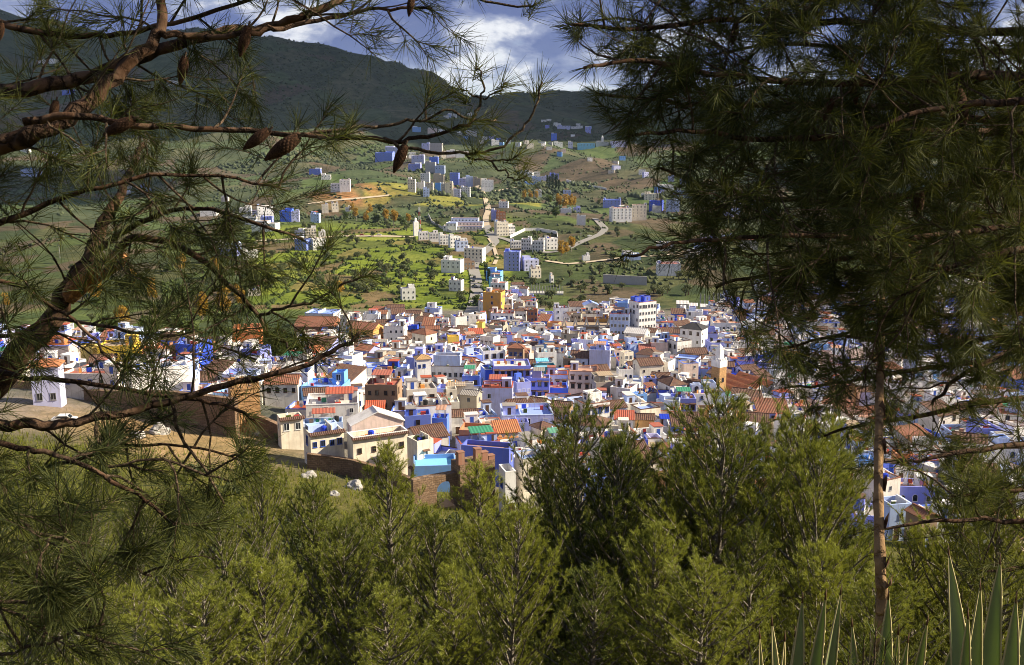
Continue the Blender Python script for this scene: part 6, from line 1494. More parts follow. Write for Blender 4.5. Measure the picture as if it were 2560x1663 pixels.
# ------------------------------------------------------------------ hillside below the viewpoint: rocks, shrubs, grass
def rock_mesh(seed):
    bm = bmesh.new(); bmesh.ops.create_icosphere(bm, subdivisions=3, radius=1.0); rr = random.Random(seed); ph = [rr.uniform(0, 6) for _ in range(6)]
    for v in bm.verts:
        c = v.co.copy(); d = 1 + .28 * math.sin(2.3 * c.x + ph[0]) * math.sin(2.7 * c.y + ph[1]) + .16 * math.sin(6 * c.z + ph[2]) * math.sin(5 * c.x + ph[3]) + .06 * math.sin(13 * c.y + ph[4])
        v.co = Vector((c.x * d, c.y * d * .8, c.z * d * .75))
    me = bpy.data.meshes.new('rock'); bm.to_mesh(me); bm.free(); me.materials.append(M['rock'])
    return me
RM = [rock_mesh(i) for i in range(4)]
rocks = [(75, 1215, 1.6, 'dark rock with pale top on the grassy left slope'), (115, 1430, 1.0, 'jagged dark rock in the lower left shrubs'), (505, 1060, 3.4, 'large grey boulder at the foot of the rampart'), (650, 1085, 2.6, 'pale rounded boulder beside the rampart tower'), (400, 1085, 2.0, 'pale boulder below the shaded rampart'), (345, 1092, 1.5, 'small pale boulder below the shaded rampart'), (770, 1195, 1.2, 'dark rock with white edge in front of the low wall'), (885, 1222, 1.5, 'dark pointed rock beside the sunlit grass patch'), (530, 1310, 1.2, 'dark rock among shrubs in the centre of the slope'), (30, 1520, .9, 'pale rock in the lower left corner'), (200, 1620, .8, 'small pale stone at the bottom of the slope'), (835, 1240, .8, 'small rock on the bare earth below the low wall'), (240, 1580, .7, 'rock half hidden in the bottom left grass')]
for i, (px, py, s, lab) in enumerate(rocks):
    p = cast(px, py, y0=12)
    o = link('rock', RM[i % 4], None, (p.x, p.y, p.z + .1 * s), vr.uniform(0, 6), s * min(1, p.y / 60 + .2)); tag(o, lab, 'rock', 'rocks on the slope')
k_ = 0
while k_ < 150:
    px, py = vr.uniform(-150, 1750), vr.uniform(1150, 1750); p = cast(px, py, y0=14)
    if p is None or p.y > 150 or p.y < 16: continue
    if px > 640 and py < 1300: continue
    k_ += 1
    plant('bush', p.x, p.y, vr.uniform(.6, 1.5), 'low rounded shrub on the grassy slope below the rampart', 'shrub', 'shrub', 'shrubs on the slope')
ng = 46000
gx = rs.uniform(-.6, .5, ng); gy = np.exp(rs.uniform(np.log(14), np.log(165), ng)); gx = gx * gy
gzv = ground(gx, gy)
n3 = 3
a = rs.uniform(0, 6.28, (ng, n3)); ln = rs.uniform(.12, .4, (ng, n3)) * (1 + gy[:, None] / 90); wd = ln * .09
bx = gx[:, None] + rs.normal(size=(ng, n3)) * .12; by = gy[:, None] + rs.normal(size=(ng, n3)) * .12
lean = rs.uniform(-.5, .5, (ng, n3, 2)) * ln[..., None]
P0 = np.stack([bx - np.cos(a) * wd, by - np.sin(a) * wd, np.repeat(gzv[:, None], n3, 1) - .03], -1)
P1 = np.stack([bx + np.cos(a) * wd, by + np.sin(a) * wd, np.repeat(gzv[:, None], n3, 1) - .03], -1)
P2 = np.stack([bx + lean[..., 0], by + lean[..., 1], gzv[:, None] + ln], -1)
V = np.stack([P0, P1, P2], 2).reshape(-1, 3)
o = link('grass', np_mesh('grass', V, np.arange(len(V)).reshape(-1, 3), ['grass'])); tag(o, 'dry yellow-green grass on the slope below the viewpoint', None, None, 'stuff')

# ------------------------------------------------------------------ pines
def needles(rs, pos, axis, k, length, width, spread=(15, 75), back=.06, droop=.03, single=False):
    """needle quads round shoot tips"""
    n = len(pos); pos = np.repeat(pos, k, 0); axis = np.repeat(unit(axis), k, 0); N = n * k
    r = unit(rs.normal(size=(N, 3))); perp = unit(r - axis * (r * axis).sum(1, keepdims=True))
    th = np.radians(rs.uniform(spread[0], spread[1], (N, 1)))
    d = unit(axis * np.cos(th) + perp * np.sin(th) + np.array([0, 0, -droop]))
    base = pos - axis * rs.uniform(0, back, (N, 1))
    L = length * rs.uniform(.65, 1.12, (N, 1))
    mid = base + d * L * .55; d2 = unit(d + np.array([0, 0, -droop * 1.2]) + axis * .12); tip = mid + d2 * L * .45
    side = unit(np.cross(d, unit(rs.normal(size=(N, 3))))) * width * .5
    if single:
        V = np.stack([base - side, base + side, tip + side * .4, tip - side * .4], 1).reshape(-1, 3)
        return V, np.arange(len(V)).reshape(-1, 4)
    V = np.stack([base - side, base + side, mid + side * .95, mid - side * .95, tip + side * .25, tip - side * .25], 1).reshape(-1, 3)
    q = 6 * np.arange(N)[:, None]
    Q = np.concatenate([q + np.array([[0, 1, 2, 3]]), q + np.array([[3, 2, 4, 5]])], 0)
    return V, Q
def wiggle(rr, p, d, L, n, bend=.25, up=0.0):
    pts = [p.copy()]; d = d.normalized()
    for i in range(n):
        d = (d + Vector((rr.gauss(0, bend), rr.gauss(0, bend), rr.gauss(0, bend) + up)) * .5).normalized()
        p = p + d * (L / n); pts.append(p.copy())
    return pts
def young_pine(seed, Ht, Rc, dens=1.0):
    """feathery young pine: trunk mesh, branch mesh, crown mesh"""
    rr = random.Random(seed); rs = np.random.RandomState(seed)
    tb = MB(); n = 9; lean = (rr.uniform(-.09, .09), rr.uniform(-.09, .09))
    tp = [Vector((lean[0] * math.sin(2.2 * t + seed) * t * 2, lean[1] * math.sin(1.8 * t) * t * 2, Ht * t - .5 * (t == 0))) for t in np.linspace(0, 1, n)]
    tb.tube(tp, [.085 * Ht / 6 * (1 - .93 * i / (n - 1)) + .006 for i in range(n)], 'bark_pale', 7, jitter=.08)
    def trunk(t):
        f = t * (n - 1); i = min(int(f), n - 2); return tp[i].lerp(tp[i + 1], f - i)
    bb = MB(); tips = []; axes = []
    nb = int(96 * dens)
    for k in range(nb):
        t = .10 + .89 * (k + rr.random()) / nb
        prof = 1.22 * (1 - t ** 2.2) ** .72 * (.5 + .5 * min(1, t / .3))
        L = Rc * max(.12, prof) * rr.uniform(.7, 1.2)
        az = k * 2.399 + rr.uniform(-.4, .4); el = R(rr.uniform(16, 42) + 28 * t)
        d = Vector((math.cos(az) * math.cos(el), math.sin(az) * math.cos(el), math.sin(el)))
        pts = wiggle(rr, trunk(t), d, L, 6, .12, .14)
        r0 = .012 + .018 * L / Rc
        bb.tube(pts, [r0 * (1 - .85 * i / 6) for i in range(7)], 'bark_pale', 4, cap=False)
        nt = max(4, int(L / .070))
        for j in range(nt):
            f = .14 + .86 * (j + rr.random()) / nt; q = f * 6; i = min(int(q), 5); p = pts[i].lerp(pts[i + 1], q - i); ax = (pts[i + 1] - pts[i]).normalized()
            sd = Vector((rr.gauss(0, 1), rr.gauss(0, 1), rr.gauss(0, .7) + .35)); sd = (sd - ax * sd.dot(ax)).normalized()
            dd = (ax * rr.uniform(.5, 1.0) + sd * rr.uniform(.5, .9) + Vector((0, 0, .25))).normalized(); tl = rr.uniform(.10, .34) * (1.15 - .5 * f) * (Ht / 6) ** .5
            e = wiggle(rr, p, dd, tl, 3, .16, .12)
            bb.tube(e, [.005, .004, .003, .002], 'bark_twig', 3, cap=False)
            for c in (2, 3):
                tips.append(e[c]); axes.append(e[c] - e[c - 1])
        tips.append(pts[-1]); axes.append(pts[-1] - pts[-2])
    tips = np.array([tuple(v) for v in tips]); axes = np.array([tuple(v) for v in axes])
    V, Q = needles(rs, tips, axes, 22, .085, .0052, (8, 50), .07, .02, True)
    return tb.mesh('trunk', True), bb.mesh('branches', True), np_mesh('crown', V, Q, ['needle_young'])
YP = [young_pine(s, 6.0, r, 1.0) for s, r in ((3, 1.75), (8, 1.5), (15, 2.1), (21, 1.3))]
pines = [  # px of the top, row of the top, distance, variant, label
 (770, 1232, 15, 0, 'young pine with pale straight trunk left of centre'), (985, 1128, 19, 1, 'slim young pine in front of the low stone wall'), (1205, 1168, 18, 3, 'young pine in front of the town gate'),
 (1475, 1055, 15, 2, 'broad young pine covering the houses right of the gate'), (1360, 1130, 16, 3, 'narrow dark young pine at the left of the broad one'), (1570, 1120, 17, 1, 'young pine at the right shoulder of the broad one'),
 (1820, 1030, 14, 2, 'tallest young pine left of the agave stalk'), (1740, 1150, 16, 0, 'young pine leaning towards the tallest one'), (1985, 1060, 15, 2, 'bushy young pine between the tallest one and the stalk'), (2105, 1055, 17, 3, 'slim young pine just left of the agave stalk'),
 (2420, 1150, 15, 0, 'dark young pine at the right edge'), (2520, 1230, 14, 2, 'broad dark young pine in the right corner'), (2310, 1330, 16, 1, 'low young pine right of the agave stalk'),
 (640, 1150, 40, 2, 'rounded pine on the slope below the cream house'), (560, 1265, 22, 2, 'yellowish young pine in the left centre of the slope'), (420, 1330, 20, 0, 'young pine below the hanging pine boughs'), (250, 1420, 18, 1, 'small young pine in the left shrubs'), (120, 1300, 26, 2, 'bushy pine at the left of the slope'), (880, 1330, 13, 2, 'low broad young pine beside the pale-trunked one'), (1080, 1310, 13, 0, 'young pine in the gap left of the gate pine'), (1270, 1300, 12, 2, 'low young pine at the bottom centre'), (1640, 1330, 11, 0, 'low young pine right of the bottom centre'), (1880, 1340, 11, 1, 'low young pine behind the agave leaves'), (650, 1420, 11, 0, 'low young pine at the bottom left of centre'), (480, 1500, 10.5, 2, 'low young pine near the bottom left'), (1480, 1420, 10, 3, 'small young pine at the bottom below the broad one'), (2200, 1450, 11, 2, 'low young pine behind the agave stalk'), (980, 1480, 10, 1, 'small young pine at the bottom centre'), (1760, 1440, 10, 2, 'small young pine left of the agave leaves'), (2050, 1380, 12, 0, 'low young pine left of the agave stalk base'), (330, 1250, 34, 0, 'pine on the slope behind the hanging boughs'), (1430, 1300, 20, 1, 'pine in the hollow behind the broad one'), (1130, 1420, 11, 3, 'small dark young pine at the bottom'), (1905, 1115, 16, 2, 'broad young pine filling the gap beside the tallest one'), (2050, 1130, 13, 0, 'young pine crowding the agave stalk'), (1690, 1140, 17, 2, 'rounded young pine in front of the cobalt house'), (1545, 1115, 14, 0, 'second young pine of the broad pair'), (60, 1180, 42, 0, 'pine at the far left of the slope'), (230, 1190, 46, 2, 'pine on the left slope below the white car'), (440, 1190, 50, 1, 'slim pine on the slope below the boulders'), (40, 1420, 20, 2, 'bushy pine in the lower left shrubs'), (330, 1480, 14, 1, 'small pine at the bottom left')]
for i, (px, py, dist, var, lab) in enumerate(pines):
    top = at(px, py, dist); z0 = gz(top.x, top.y); hgt = top.z - z0
    s = hgt / 6.0
    sx = min(max(s, .62), 1.25)
    t = thing('young_pine', lab, 'pine tree', (top.x, top.y, z0), i * 1.7, 'young pines below the viewpoint', (sx, sx, s))
    tr, br, cr = YP[var]; link('trunk', tr, t); link('branches', br, t); link('crown', cr, t)

# ---- the two big pines that frame the view
def px_path(path):
    return [at(px, py, y) for px, py, y in path]
def resample(pts, n):
    """smooth curve through the points"""
    out = []
    m = len(pts)
    for k in range(n):
        f = k / (n - 1) * (m - 1); i = min(int(f), m - 2); t = f - i
        p0, p1, p2, p3 = pts[max(i - 1, 0)], pts[i], pts[i + 1], pts[min(i + 2, m - 1)]
        out.append(.5 * ((2 * p1) + (p2 - p0) * t + (2 * p0 - 5 * p1 + 4 * p2 - p3) * t * t + (3 * p1 - p0 - 3 * p2 + p3) * t ** 3))
    return out
class Pine:
    def __init__(s, seed): s.rr = random.Random(seed); s.rs = np.random.RandomState(seed); s.limbs = []; s.twigs = MB(); s.tips = []; s.axes = []; s.cones = []
    def limb(s, path, r0, r1, n=None, world=False):
        pts = path if world else px_path(path)
        pts = resample(pts, n or max(6, len(pts) * 4))
        for i in range(1, len(pts) - 1): pts[i] = pts[i] + Vector((s.rr.gauss(0, 1), s.rr.gauss(0, 1), s.rr.gauss(0, 1))) * (.05 * r0 + .003)
        s.limbs.append((pts, r0, r1)); return pts
    def spawn(s, pts, r1, every, L, keep, start=.1, sub=3, planar=.5, tuft_on=True, grav=-.05):
        """side branches, twigs and tufts along a limb"""
        rr = s.rr
        seg = [0]
        for a, b in zip(pts[:-1], pts[1:]): seg.append(seg[-1] + (b - a).length)
        tot = seg[-1]; x = start * tot
        while x < tot:
            i = max(j for j in range(len(seg)) if seg[j] <= x); i = min(i, len(pts) - 2)
            p = pts[i].lerp(pts[i + 1], (x - seg[i]) / max(seg[i + 1] - seg[i], 1e-6)); ax = (pts[i + 1] - pts[i]).normalized()
            sd = Vector((rr.gauss(0, 1), rr.gauss(0, planar), rr.gauss(0, 1))); sd = (sd - ax * sd.dot(ax)).normalized()
            d = (ax * rr.uniform(.35, 1.0) + sd).normalized(); l_ = L * rr.uniform(.45, 1.15)
            br = wiggle(rr, p, d, l_, 6, .3, grav)
            if keep(br[3]) and keep(br[5]):
                s.twigs.tube(br, [r1 * (1 - .7 * k / 6) for k in range(7)], 'bark_twig', 5, cap=False)
                s.tuft(br[-1], br[-1] - br[-2], keep)
                for q in range(sub):
                    j = rr.choice([2, 3, 4, 5]); ax2 = (br[j + 1] - br[j]).normalized() if j < 6 else ax
                    sd = Vector((rr.gauss(0, 1), rr.gauss(0, planar), rr.gauss(0, 1))); d2 = (ax2 * .8 + sd.normalized() * rr.uniform(.5, 1)).normalized()
                    tw = wiggle(rr, br[j], d2, l_ * rr.uniform(.25, .55), 4, .22, .05)
                    if not keep(tw[-1]): continue
                    s.twigs.tube(tw, [r1 * .42, r1 * .38, r1 * .32, r1 * .26, r1 * .2], 'bark_twig', 4, cap=False)
                    s.tuft(tw[-1], tw[-1] - tw[-2], keep)
                    if rr.random() < .45: s.tuft(tw[2], tw[3] - tw[2], keep)
            x += every * rr.uniform(.6, 1.4)
    def tuft(s, p, a, keep=None):
        if keep is None or keep(p): s.tips.append(tuple(p)); s.axes.append(tuple(a))
    def finish(s, name, label, origin, k, length, width, trunk_path=None, tr=(.2, .1)):
        t = thing(name, label, 'pine tree', origin)
        if trunk_path:
            b = MB(); pts = resample([Vector(p) for p in trunk_path], 24); b.tube([q - origin for q in pts], [tr[0] + (tr[1] - tr[0]) * i / 23 for i in range(24)], 'bark_pine', 14, jitter=.05); b.build('trunk', t, True)
        for pts, r0, r1 in s.limbs:
            n = len(pts); b = MB(); b.tube([q - origin for q in pts], [r0 + (r1 - r0) * (i / (n - 1)) ** .8 for i in range(n)], 'bark_pine' if r0 > .007 else 'bark_twig', 10 if r0 > .02 else 6, jitter=.04); b.build('limb', t, True)
        s.twigs.v = [(a - origin.x, b - origin.y, c - origin.z) for a, b, c in s.twigs.v]
        s.twigs.build('twigs', t, True)
        V, Q = needles(s.rs, np.array(s.tips) - np.array(origin), np.array(s.axes), k, length, width)
        link('crown', np_mesh('crown', V, Q, ['needle']), t)
        return t
def cone_mesh():
    """long closed pine cone made of spiralling scales"""
    b = MB(); L, Rm = .085, .0165; n = 150
    prof = lambda t: Rm * (math.sin(math.pi * min(1, .12 + t * .9)) ** .75 * (1 - .25 * t) + .05)
    core = [(0, 0, -L * t) for t in np.linspace(0, 1, 9)]; b.tube(core, [prof(t) * .86 for t in np.linspace(0, 1, 9)], 'cone_scale', 10)
    for i in range(n):
        t = (i + .5) / n; a = i * 2.39996; r = prof(t); z = -L * t; s = .0062 * (1.1 - .45 * t)
        o = Vector((math.cos(a), math.sin(a), 0)); tg = Vector((-math.sin(a), math.cos(a), 0)); dn = Vector((0, 0, -1)); c = o * r * .9 + Vector((0, 0, z))
        vs = [c - tg * s - dn * s, c + tg * s - dn * s, c + tg * s * .9 + dn * s * .6 + o * .0012, c + dn * s * 1.25 + o * .0008, c - tg * s * .9 + dn * s * .6 + o * .0012, c + o * .0036]
        b.add(vs, [(0, 1, 5), (1, 2, 5), (2, 3, 5), (3, 4, 5), (4, 0, 5)], 'cone_scale')
    b.tube([(0, 0, -.004), (.001, 0, .02)], .0035, 'bark_twig', 5)
    return b.mesh('pine_cone')
CONE = cone_mesh()
def hang_cone(tree, origin, a, b_, y):
    """cone with its stalk at pixel a and its tip at pixel b_"""
    p0, p1 = at(a[0], a[1], y), at(b_[0], b_[1], y)
    d = (p1 - p0); s = d.length / .085
    o = link('pine_cone', CONE, tree); o.matrix_local = Matrix.Translation(p0 - origin) @ d.normalized().to_track_quat('-Z', 'Y').to_matrix().to_4x4() @ Matrix.Scale(s, 4)

# left pine
LP_ = Pine(5)
def keepL(p):
    if p.y < .8: return False
    px, py = proj(p)
    if py < -700 or px < -900: return True
    if px > 1330 and py > 60: return False
    if py > 505 and px > 930: return False
    if py > 760 and px > 900: return False
    if py > 930 and px > 700 - (py - 930) * .25: return False
    if py > 1330 and px > 520: return False
    return True
big = LP_.limb([(-420, 1360, 3.1), (-200, 1150, 3.2), (0, 950, 3.3), (90, 835, 3.35), (175, 725, 3.4), (225, 630, 3.45), (268, 550, 3.5), (300, 470, 3.6), (360, 360, 3.8)], .085, .012, 30)
LP_.limbs[-1] = (big, .064, .010)
L2 = LP_.limb([(-500, 520, 2.7), (-150, 420, 2.75), (0, 365, 2.8), (120, 318, 2.8), (220, 250, 2.85), (330, 150, 2.9), (392, 85, 2.95), (412, 0, 3.0), (425, -120, 3.05), (470, -320, 3.1)], .038, .008)
L3 = LP_.limb([(-300, 250, 3.0), (0, 228, 3.0), (150, 208, 3.05), (300, 160, 3.1), (430, 112, 3.1), (540, 84, 3.15), (640, 70, 3.2), (760, 40, 3.2), (900, -30, 3.3), (1050, -150, 3.3)], .026, .009)
L3b = LP_.limb([(400, 80, 2.95), (500, 92, 3.0), (620, 84, 3.0), (720, 66, 3.05), (850, 42, 3.1), (960, 20, 3.1), (1080, 20, 3.1)], .012, .004)
L4 = LP_.limb([(60, 305, 2.7), (180, 288, 2.7), (300, 310, 2.72), (450, 318, 2.75), (650, 330, 2.8), (850, 343, 2.8), (1010, 351, 2.8), (1100, 335, 2.8), (1180, 302, 2.8)], .0125, .005)
L4b = LP_.limb([(960, 346, 2.8), (1030, 372, 2.78), (1150, 388, 2.76), (1215, 380, 2.75), (1290, 338, 2.75), (1335, 275, 2.75), (1356, 205, 2.75)], .0058, .003)
L4c = LP_.limb([(1165, 388, 2.76), (1225, 402, 2.74), (1275, 398, 2.72), (1300, 385, 2.72)], .0036, .002)
L4d = LP_.limb([(1222, 402, 2.74), (1262, 432, 2.72), (1292, 452, 2.7), (1318, 440, 2.7)], .0032, .002)
L4e = LP_.limb([(700, 338, 2.8), (850, 325, 2.82), (1000, 303, 2.85), (1060, 302, 2.85), (1115, 278, 2.85), (1180, 296, 2.85), (1240, 300, 2.85)], .006, .003)
L4f = LP_.limb([(1180, 302, 2.8), (1192, 275, 2.8), (1206, 240, 2.8), (1204, 195, 2.8), (1192, 165, 2.8)], .0042, .0025)
L4g = LP_.limb([(1204, 246, 2.8), (1170, 232, 2.8), (1147, 212, 2.8)], .003, .002)
L4h = LP_.limb([(1208, 246, 2.8), (1240, 232, 2.8), (1265, 206, 2.8)], .003, .002)
L5 = LP_.limb([(175, 725, 3.4), (280, 640, 3.3), (330, 600, 3.2), (450, 618, 3.15), (560, 700, 3.1), (640, 790, 3.05), (690, 862, 3.0)], .018, .005)
L5b = LP_.limb([(640, 790, 3.05), (720, 770, 3.0), (800, 745, 3.0), (880, 700, 3.0), (930, 690, 3.0)], .006, .003)
L5c = LP_.limb([(225, 640, 3.45), (340, 560, 3.3), (480, 520, 3.2), (640, 560, 3.1), (760, 600, 3.1)], .012, .004)
L6 = LP_.limb([(-300, 1090, 2.6), (0, 1060, 2.6), (130, 1062, 2.62), (250, 1042, 2.65), (400, 1008, 2.7), (560, 965, 2.7), (700, 930, 2.7), (820, 885, 2.75), (900, 830, 2.8)], .019, .005)
L6b = LP_.limb([(-300, 900, 2.8), (0, 935, 2.8), (200, 960, 2.8), (420, 990, 2.8), (560, 1010, 2.8), (640, 1050, 2.8)], .010, .004)
L7 = LP_.limb([(-300, 1010, 2.5), (0, 1105, 2.5), (120, 1132, 2.5), (250, 1180, 2.5), (370, 1260, 2.5), (440, 1318, 2.5)], .010, .004)
L8 = LP_.limb([(-300, 1240, 2.3), (0, 1275, 2.3), (90, 1330, 2.3), (180, 1352, 2.3), (230, 1365, 2.3)], .007, .003)
L9 = LP_.limb([(240, 1045, 2.65), (246, 1120, 2.6), (275, 1165, 2.6), (400, 1150, 2.6), (560, 1200, 2.6), (650, 1180, 2.6)], .006, .003)
L10 = LP_.limb([(-300, 700, 2.9), (0, 560, 2.9), (150, 500, 2.9), (330, 450, 2.9), (520, 440, 2.95), (700, 470, 3.0)], .012, .004)
L11 = LP_.limb([(-300, -50, 3.1), (0, 60, 3.1), (180, 90, 3.1), (330, 80, 3.1), (560, 20, 3.1), (760, -40, 3.1)], .014, .005)
L12 = LP_.limb([(700, -260, 3.1), (900, -140, 3.1), (1060, -60, 3.1), (1180, -10, 3.1), (1300, 18, 3.1), (1340, 8, 3.1)], .006, .003)
L13 = LP_.limb([(-300, 1480, 2.2), (0, 1500, 2.2), (100, 1500, 2.2), (190, 1455, 2.2)], .006, .003)
L14 = LP_.limb([(-300, 1660, 2.2), (0, 1640, 2.2), (130, 1600, 2.2), (260, 1560, 2.2)], .005, .003)
L15 = LP_.limb([(-300, 1150, 2.9), (0, 1180, 2.9), (150, 1160, 2.9), (330, 1110, 2.9), (480, 1120, 2.9), (600, 1150, 2.9)], .009, .003)
L16 = LP_.limb([(-300, 820, 3.3), (0, 840, 3.2), (140, 800, 3.2), (320, 830, 3.1), (500, 850, 3.1), (640, 900, 3.0)], .009, .003)
L17 = LP_.limb([(-300, 640, 2.6), (0, 700, 2.6), (120, 760, 2.6), (230, 840, 2.6), (300, 930, 2.6)], .008, .003)
L18 = LP_.limb([(-300, 1340, 2.5), (0, 1390, 2.5), (120, 1420, 2.5), (260, 1400, 2.5), (380, 1440, 2.5)], .007, .003)
L19 = LP_.limb([(430, 1000, 2.7), (450, 1090, 2.7), (520, 1180, 2.7), (560, 1260, 2.7)], .006, .003)
# the torn stub on the big limb
st = px_path([(178, 735, 3.38), (225, 690, 3.3), (270, 665, 3.25), (312, 640, 3.2)])
for pts, ev, L, st_, sub in ((L2, .17, .42, .15, 4), (L3, .15, .42, .05, 4), (L3b, .16, .26, .1, 2), (L4, .26, .2, .05, 2), (L4b, .3, .09, .45, 1), (L4e, .2, .13, .3, 1), (L5, .12, .34, .25, 4), (L5b, .12, .24, .15, 3), (L5c, .13, .34, .1, 4), (L6, .15, .34, .2, 3), (L6b, .14, .3, .2, 3), (L7, .10, .32, .2, 4), (L8, .095, .3, .2, 4), (L9, .11, .26, .2, 4), (L10, .09, .42, .1, 5), (L11, .1, .42, .1, 5), (L12, .2, .2, .2, 2), (big, .17, .5, .52, 5), (L13, .075, .28, .3, 5), (L14, .075, .28, .3, 5), (L15, .11, .3, .2, 4), (L16, .14, .3, .2, 4), (L17, .13, .3, .2, 4), (L18, .09, .3, .2, 5), (L19, .1, .26, .1, 4)):
    LP_.spawn(pts, .0042, ev, L, keepL, st_, sub)
for pts in (L3b, L4, L4b, L4c, L4d, L4e, L4f, L4g, L4h, L5, L5b, L5c, L6, L6b, L7, L8, L9, L10, L12, L13, L14):
    LP_.tuft(pts[-1], pts[-1] - pts[-2]); LP_.tuft(pts[-1] + (pts[-2] - pts[-1]) * .8, pts[-1] - pts[-3])
# crown above the frame, which shades the boughs
for k in range(10):
    a = LP_.rr.uniform(-.4, 2.2); z = LP_.rr.uniform(.9, 2.6)
    s0 = Vector((-3.0, 3.0, z)); e = s0 + Vector((math.cos(a) * 3.2, math.sin(a) * 2.2, LP_.rr.uniform(.1, 1.0)))
    pts = LP_.limb([s0, s0.lerp(e, .35) + Vector((0, 0, .15)), s0.lerp(e, .7), e], .03, .008, world=True)
    LP_.spawn(pts, .005, .13, .55, lambda p: proj(p)[1] < 40 if p.y > .6 else True, .15, 5)
oL = Vector((-3.15, 2.9, gz(-3.15, 2.9)))
left = LP_.finish('pine_tree', 'large pine with dark boughs and cones reaching in from the left', oL, 32, .094, .0017, [(-3.15, 2.9, oL.z - .5), (-3.1, 2.95, -1.2), (-2.9, 3.05, 0), (-3.0, 3.0, 1.2), (-3.1, 2.9, 3.6)], (.2, .09))
b = MB(); b.tube([q - oL for q in resample(st, 8)], [.035, .034, .032, .031, .030, .029, .026, .012], 'wood_torn', 9, jitter=.16); o = b.build('torn_stub', left); o['label'] = 'torn orange stub of a broken branch'
for a_, c_, y_ in (((1012, 366), (985, 430), 2.74), ((742, 345), (665, 398), 2.75), ((668, 328), (610, 372), 2.78), ((620, 70), (600, 140), 3.0), ((462, 145), (450, 210), 2.95), ((330, 300), (262, 336), 2.7), ((140, 255), (128, 310), 2.8), ((5, 60), (0, 100), 2.9), ((1030, -8), (1022, 40), 3.05)):
    hang_cone(left, oL, a_, c_, y_)

# right pine
RP_ = Pine(9)
_bx = [(-200, 1450), (0, 1440), (60, 1395), (130, 1425), (190, 1535), (230, 1455), (290, 1515), (360, 1570), (430, 1630), (540, 1650), (590, 1560), (640, 1510), (690, 1570), (740, 1740), (800, 1850), (900, 1880), (985, 1900), (1040, 1990), (1100, 2050), (1180, 2110), (1260, 2240), (1320, 2130), (1380, 2290), (1500, 2430), (1663, 2600), (3000, 4000)]
def keepR(p):
    if p.y < 1.2: return False
    px, py = proj(p)
    if py < -200: return px > 1380
    if 2185 < px < 2375 and 1185 < py < 1345: return False
    return px > float(np.interp(py, [a for a, _ in _bx], [b for _, b in _bx]))
RL = []
def rl(path, r0=.022, r1=.005): RL.append(RP_.limb(path, r0, r1)); return RL[-1]
rl([(2900, -120, 4.2), (2500, -30, 4.0), (2200, -10, 3.8), (1900, -20, 3.7), (1620, -40, 3.6)])
rl([(2900, 60, 4.4), (2500, 80, 4.2), (2150, 60, 4.0), (1850, 50, 3.8), (1600, 70, 3.6), (1430, 62, 3.5)])
rl([(2900, 200, 4.0), (2450, 190, 3.8), (2150, 210, 3.6), (1850, 190, 3.5), (1600, 150, 3.4), (1460, 170, 3.3)])
rl([(2900, 260, 5.0), (2500, 300, 4.8), (2150, 260, 4.5), (1850, 270, 4.2), (1650, 250, 4.0), (1490, 235, 3.9)])
rl([(2900, 330, 4.0), (2500, 330, 3.8), (2200, 330, 3.7), (1950, 350, 3.6), (1720, 330, 3.5), (1570, 340, 3.4)])
rl([(2900, 430, 4.6), (2500, 440, 4.3), (2200, 500, 4.1), (1950, 500, 3.9), (1780, 470, 3.8), (1650, 420, 3.7)])
rl([(2900, 520, 4.0), (2550, 560, 3.8), (2250, 600, 3.6), (2000, 590, 3.4), (1780, 600, 3.3), (1640, 620, 3.2), (1550, 645, 3.2)], .016, .004)
rl([(2900, 600, 4.8), (2500, 640, 4.6), (2250, 700, 4.4), (2050, 740, 4.2), (1900, 790, 4.1)])
rl([(2900, 680, 4.2), (2500, 700, 4.0), (2200, 640, 3.9), (1950, 680, 3.8), (1790, 720, 3.7)])
rl([(2900, 780, 5.4), (2560, 830, 5.3), (2300, 870, 5.1), (2100, 840, 5.0), (1930, 880, 4.9)])
rl([(2900, 860, 5.6), (2500, 900, 5.5), (2250, 930, 5.3), (2080, 960, 5.2), (1960, 970, 5.1)])
rl([(2900, 820, 4.2), (2600, 860, 4.0), (2420, 930, 3.9), (2330, 1010, 3.8)])
rl([(2900, 240, 3.6), (2600, 250, 3.5), (2350, 270, 3.4), (2150, 330, 3.3)])
rl([(2900, 640, 3.7), (2600, 620, 3.6), (2400, 660, 3.5), (2250, 740, 3.4)])
rl([(2900, 470, 5.8), (2500, 470, 5.7), (2250, 450, 5.5), (2050, 380, 5.3)])
rl([(2900, 980, 5.6), (2500, 1000, 5.3), (2300, 1040, 5.1), (2120, 1070, 5.0), (2060, 1090, 4.9)])
rl([(2900, 1080, 4.6), (2550, 1110, 4.4), (2350, 1140, 4.3), (2240, 1160, 4.3)])
rl([(2900, 1180, 4.0), (2550, 1220, 3.8), (2380, 1240, 3.7)])
rl([(2900, 1290, 3.6), (2560, 1300, 3.5), (2350, 1300, 3.4), (2180, 1325, 3.4)], .014, .004)
rl([(2900, 1380, 3.8), (2620, 1410, 3.7), (2420, 1430, 3.6)])
rl([(2900, 380, 5.6), (2500, 380, 5.4), (2200, 400, 5.2), (2000, 440, 5.0), (1850, 420, 4.9)])
rl([(2900, 140, 5.6), (2500, 130, 5.4), (2200, 120, 5.2), (1950, 110, 5.0), (1750, 140, 4.8)])
rl([(2900, 560, 5.6), (2500, 540, 5.4), (2250, 580, 5.2), (2050, 620, 5.0), (1870, 640, 4.9)])
rl([(2900, 750, 5.6), (2500, 780, 5.4), (2250, 800, 5.2), (2080, 840, 5.0)])
for pts in RL:
    RP_.spawn(pts, .0048, .076 if proj(pts[len(pts) // 2])[1] < 720 else .125, .48, keepR, .12, 6, .7, grav=-.10)
    RP_.tuft(pts[-1], pts[-1] - pts[-2])
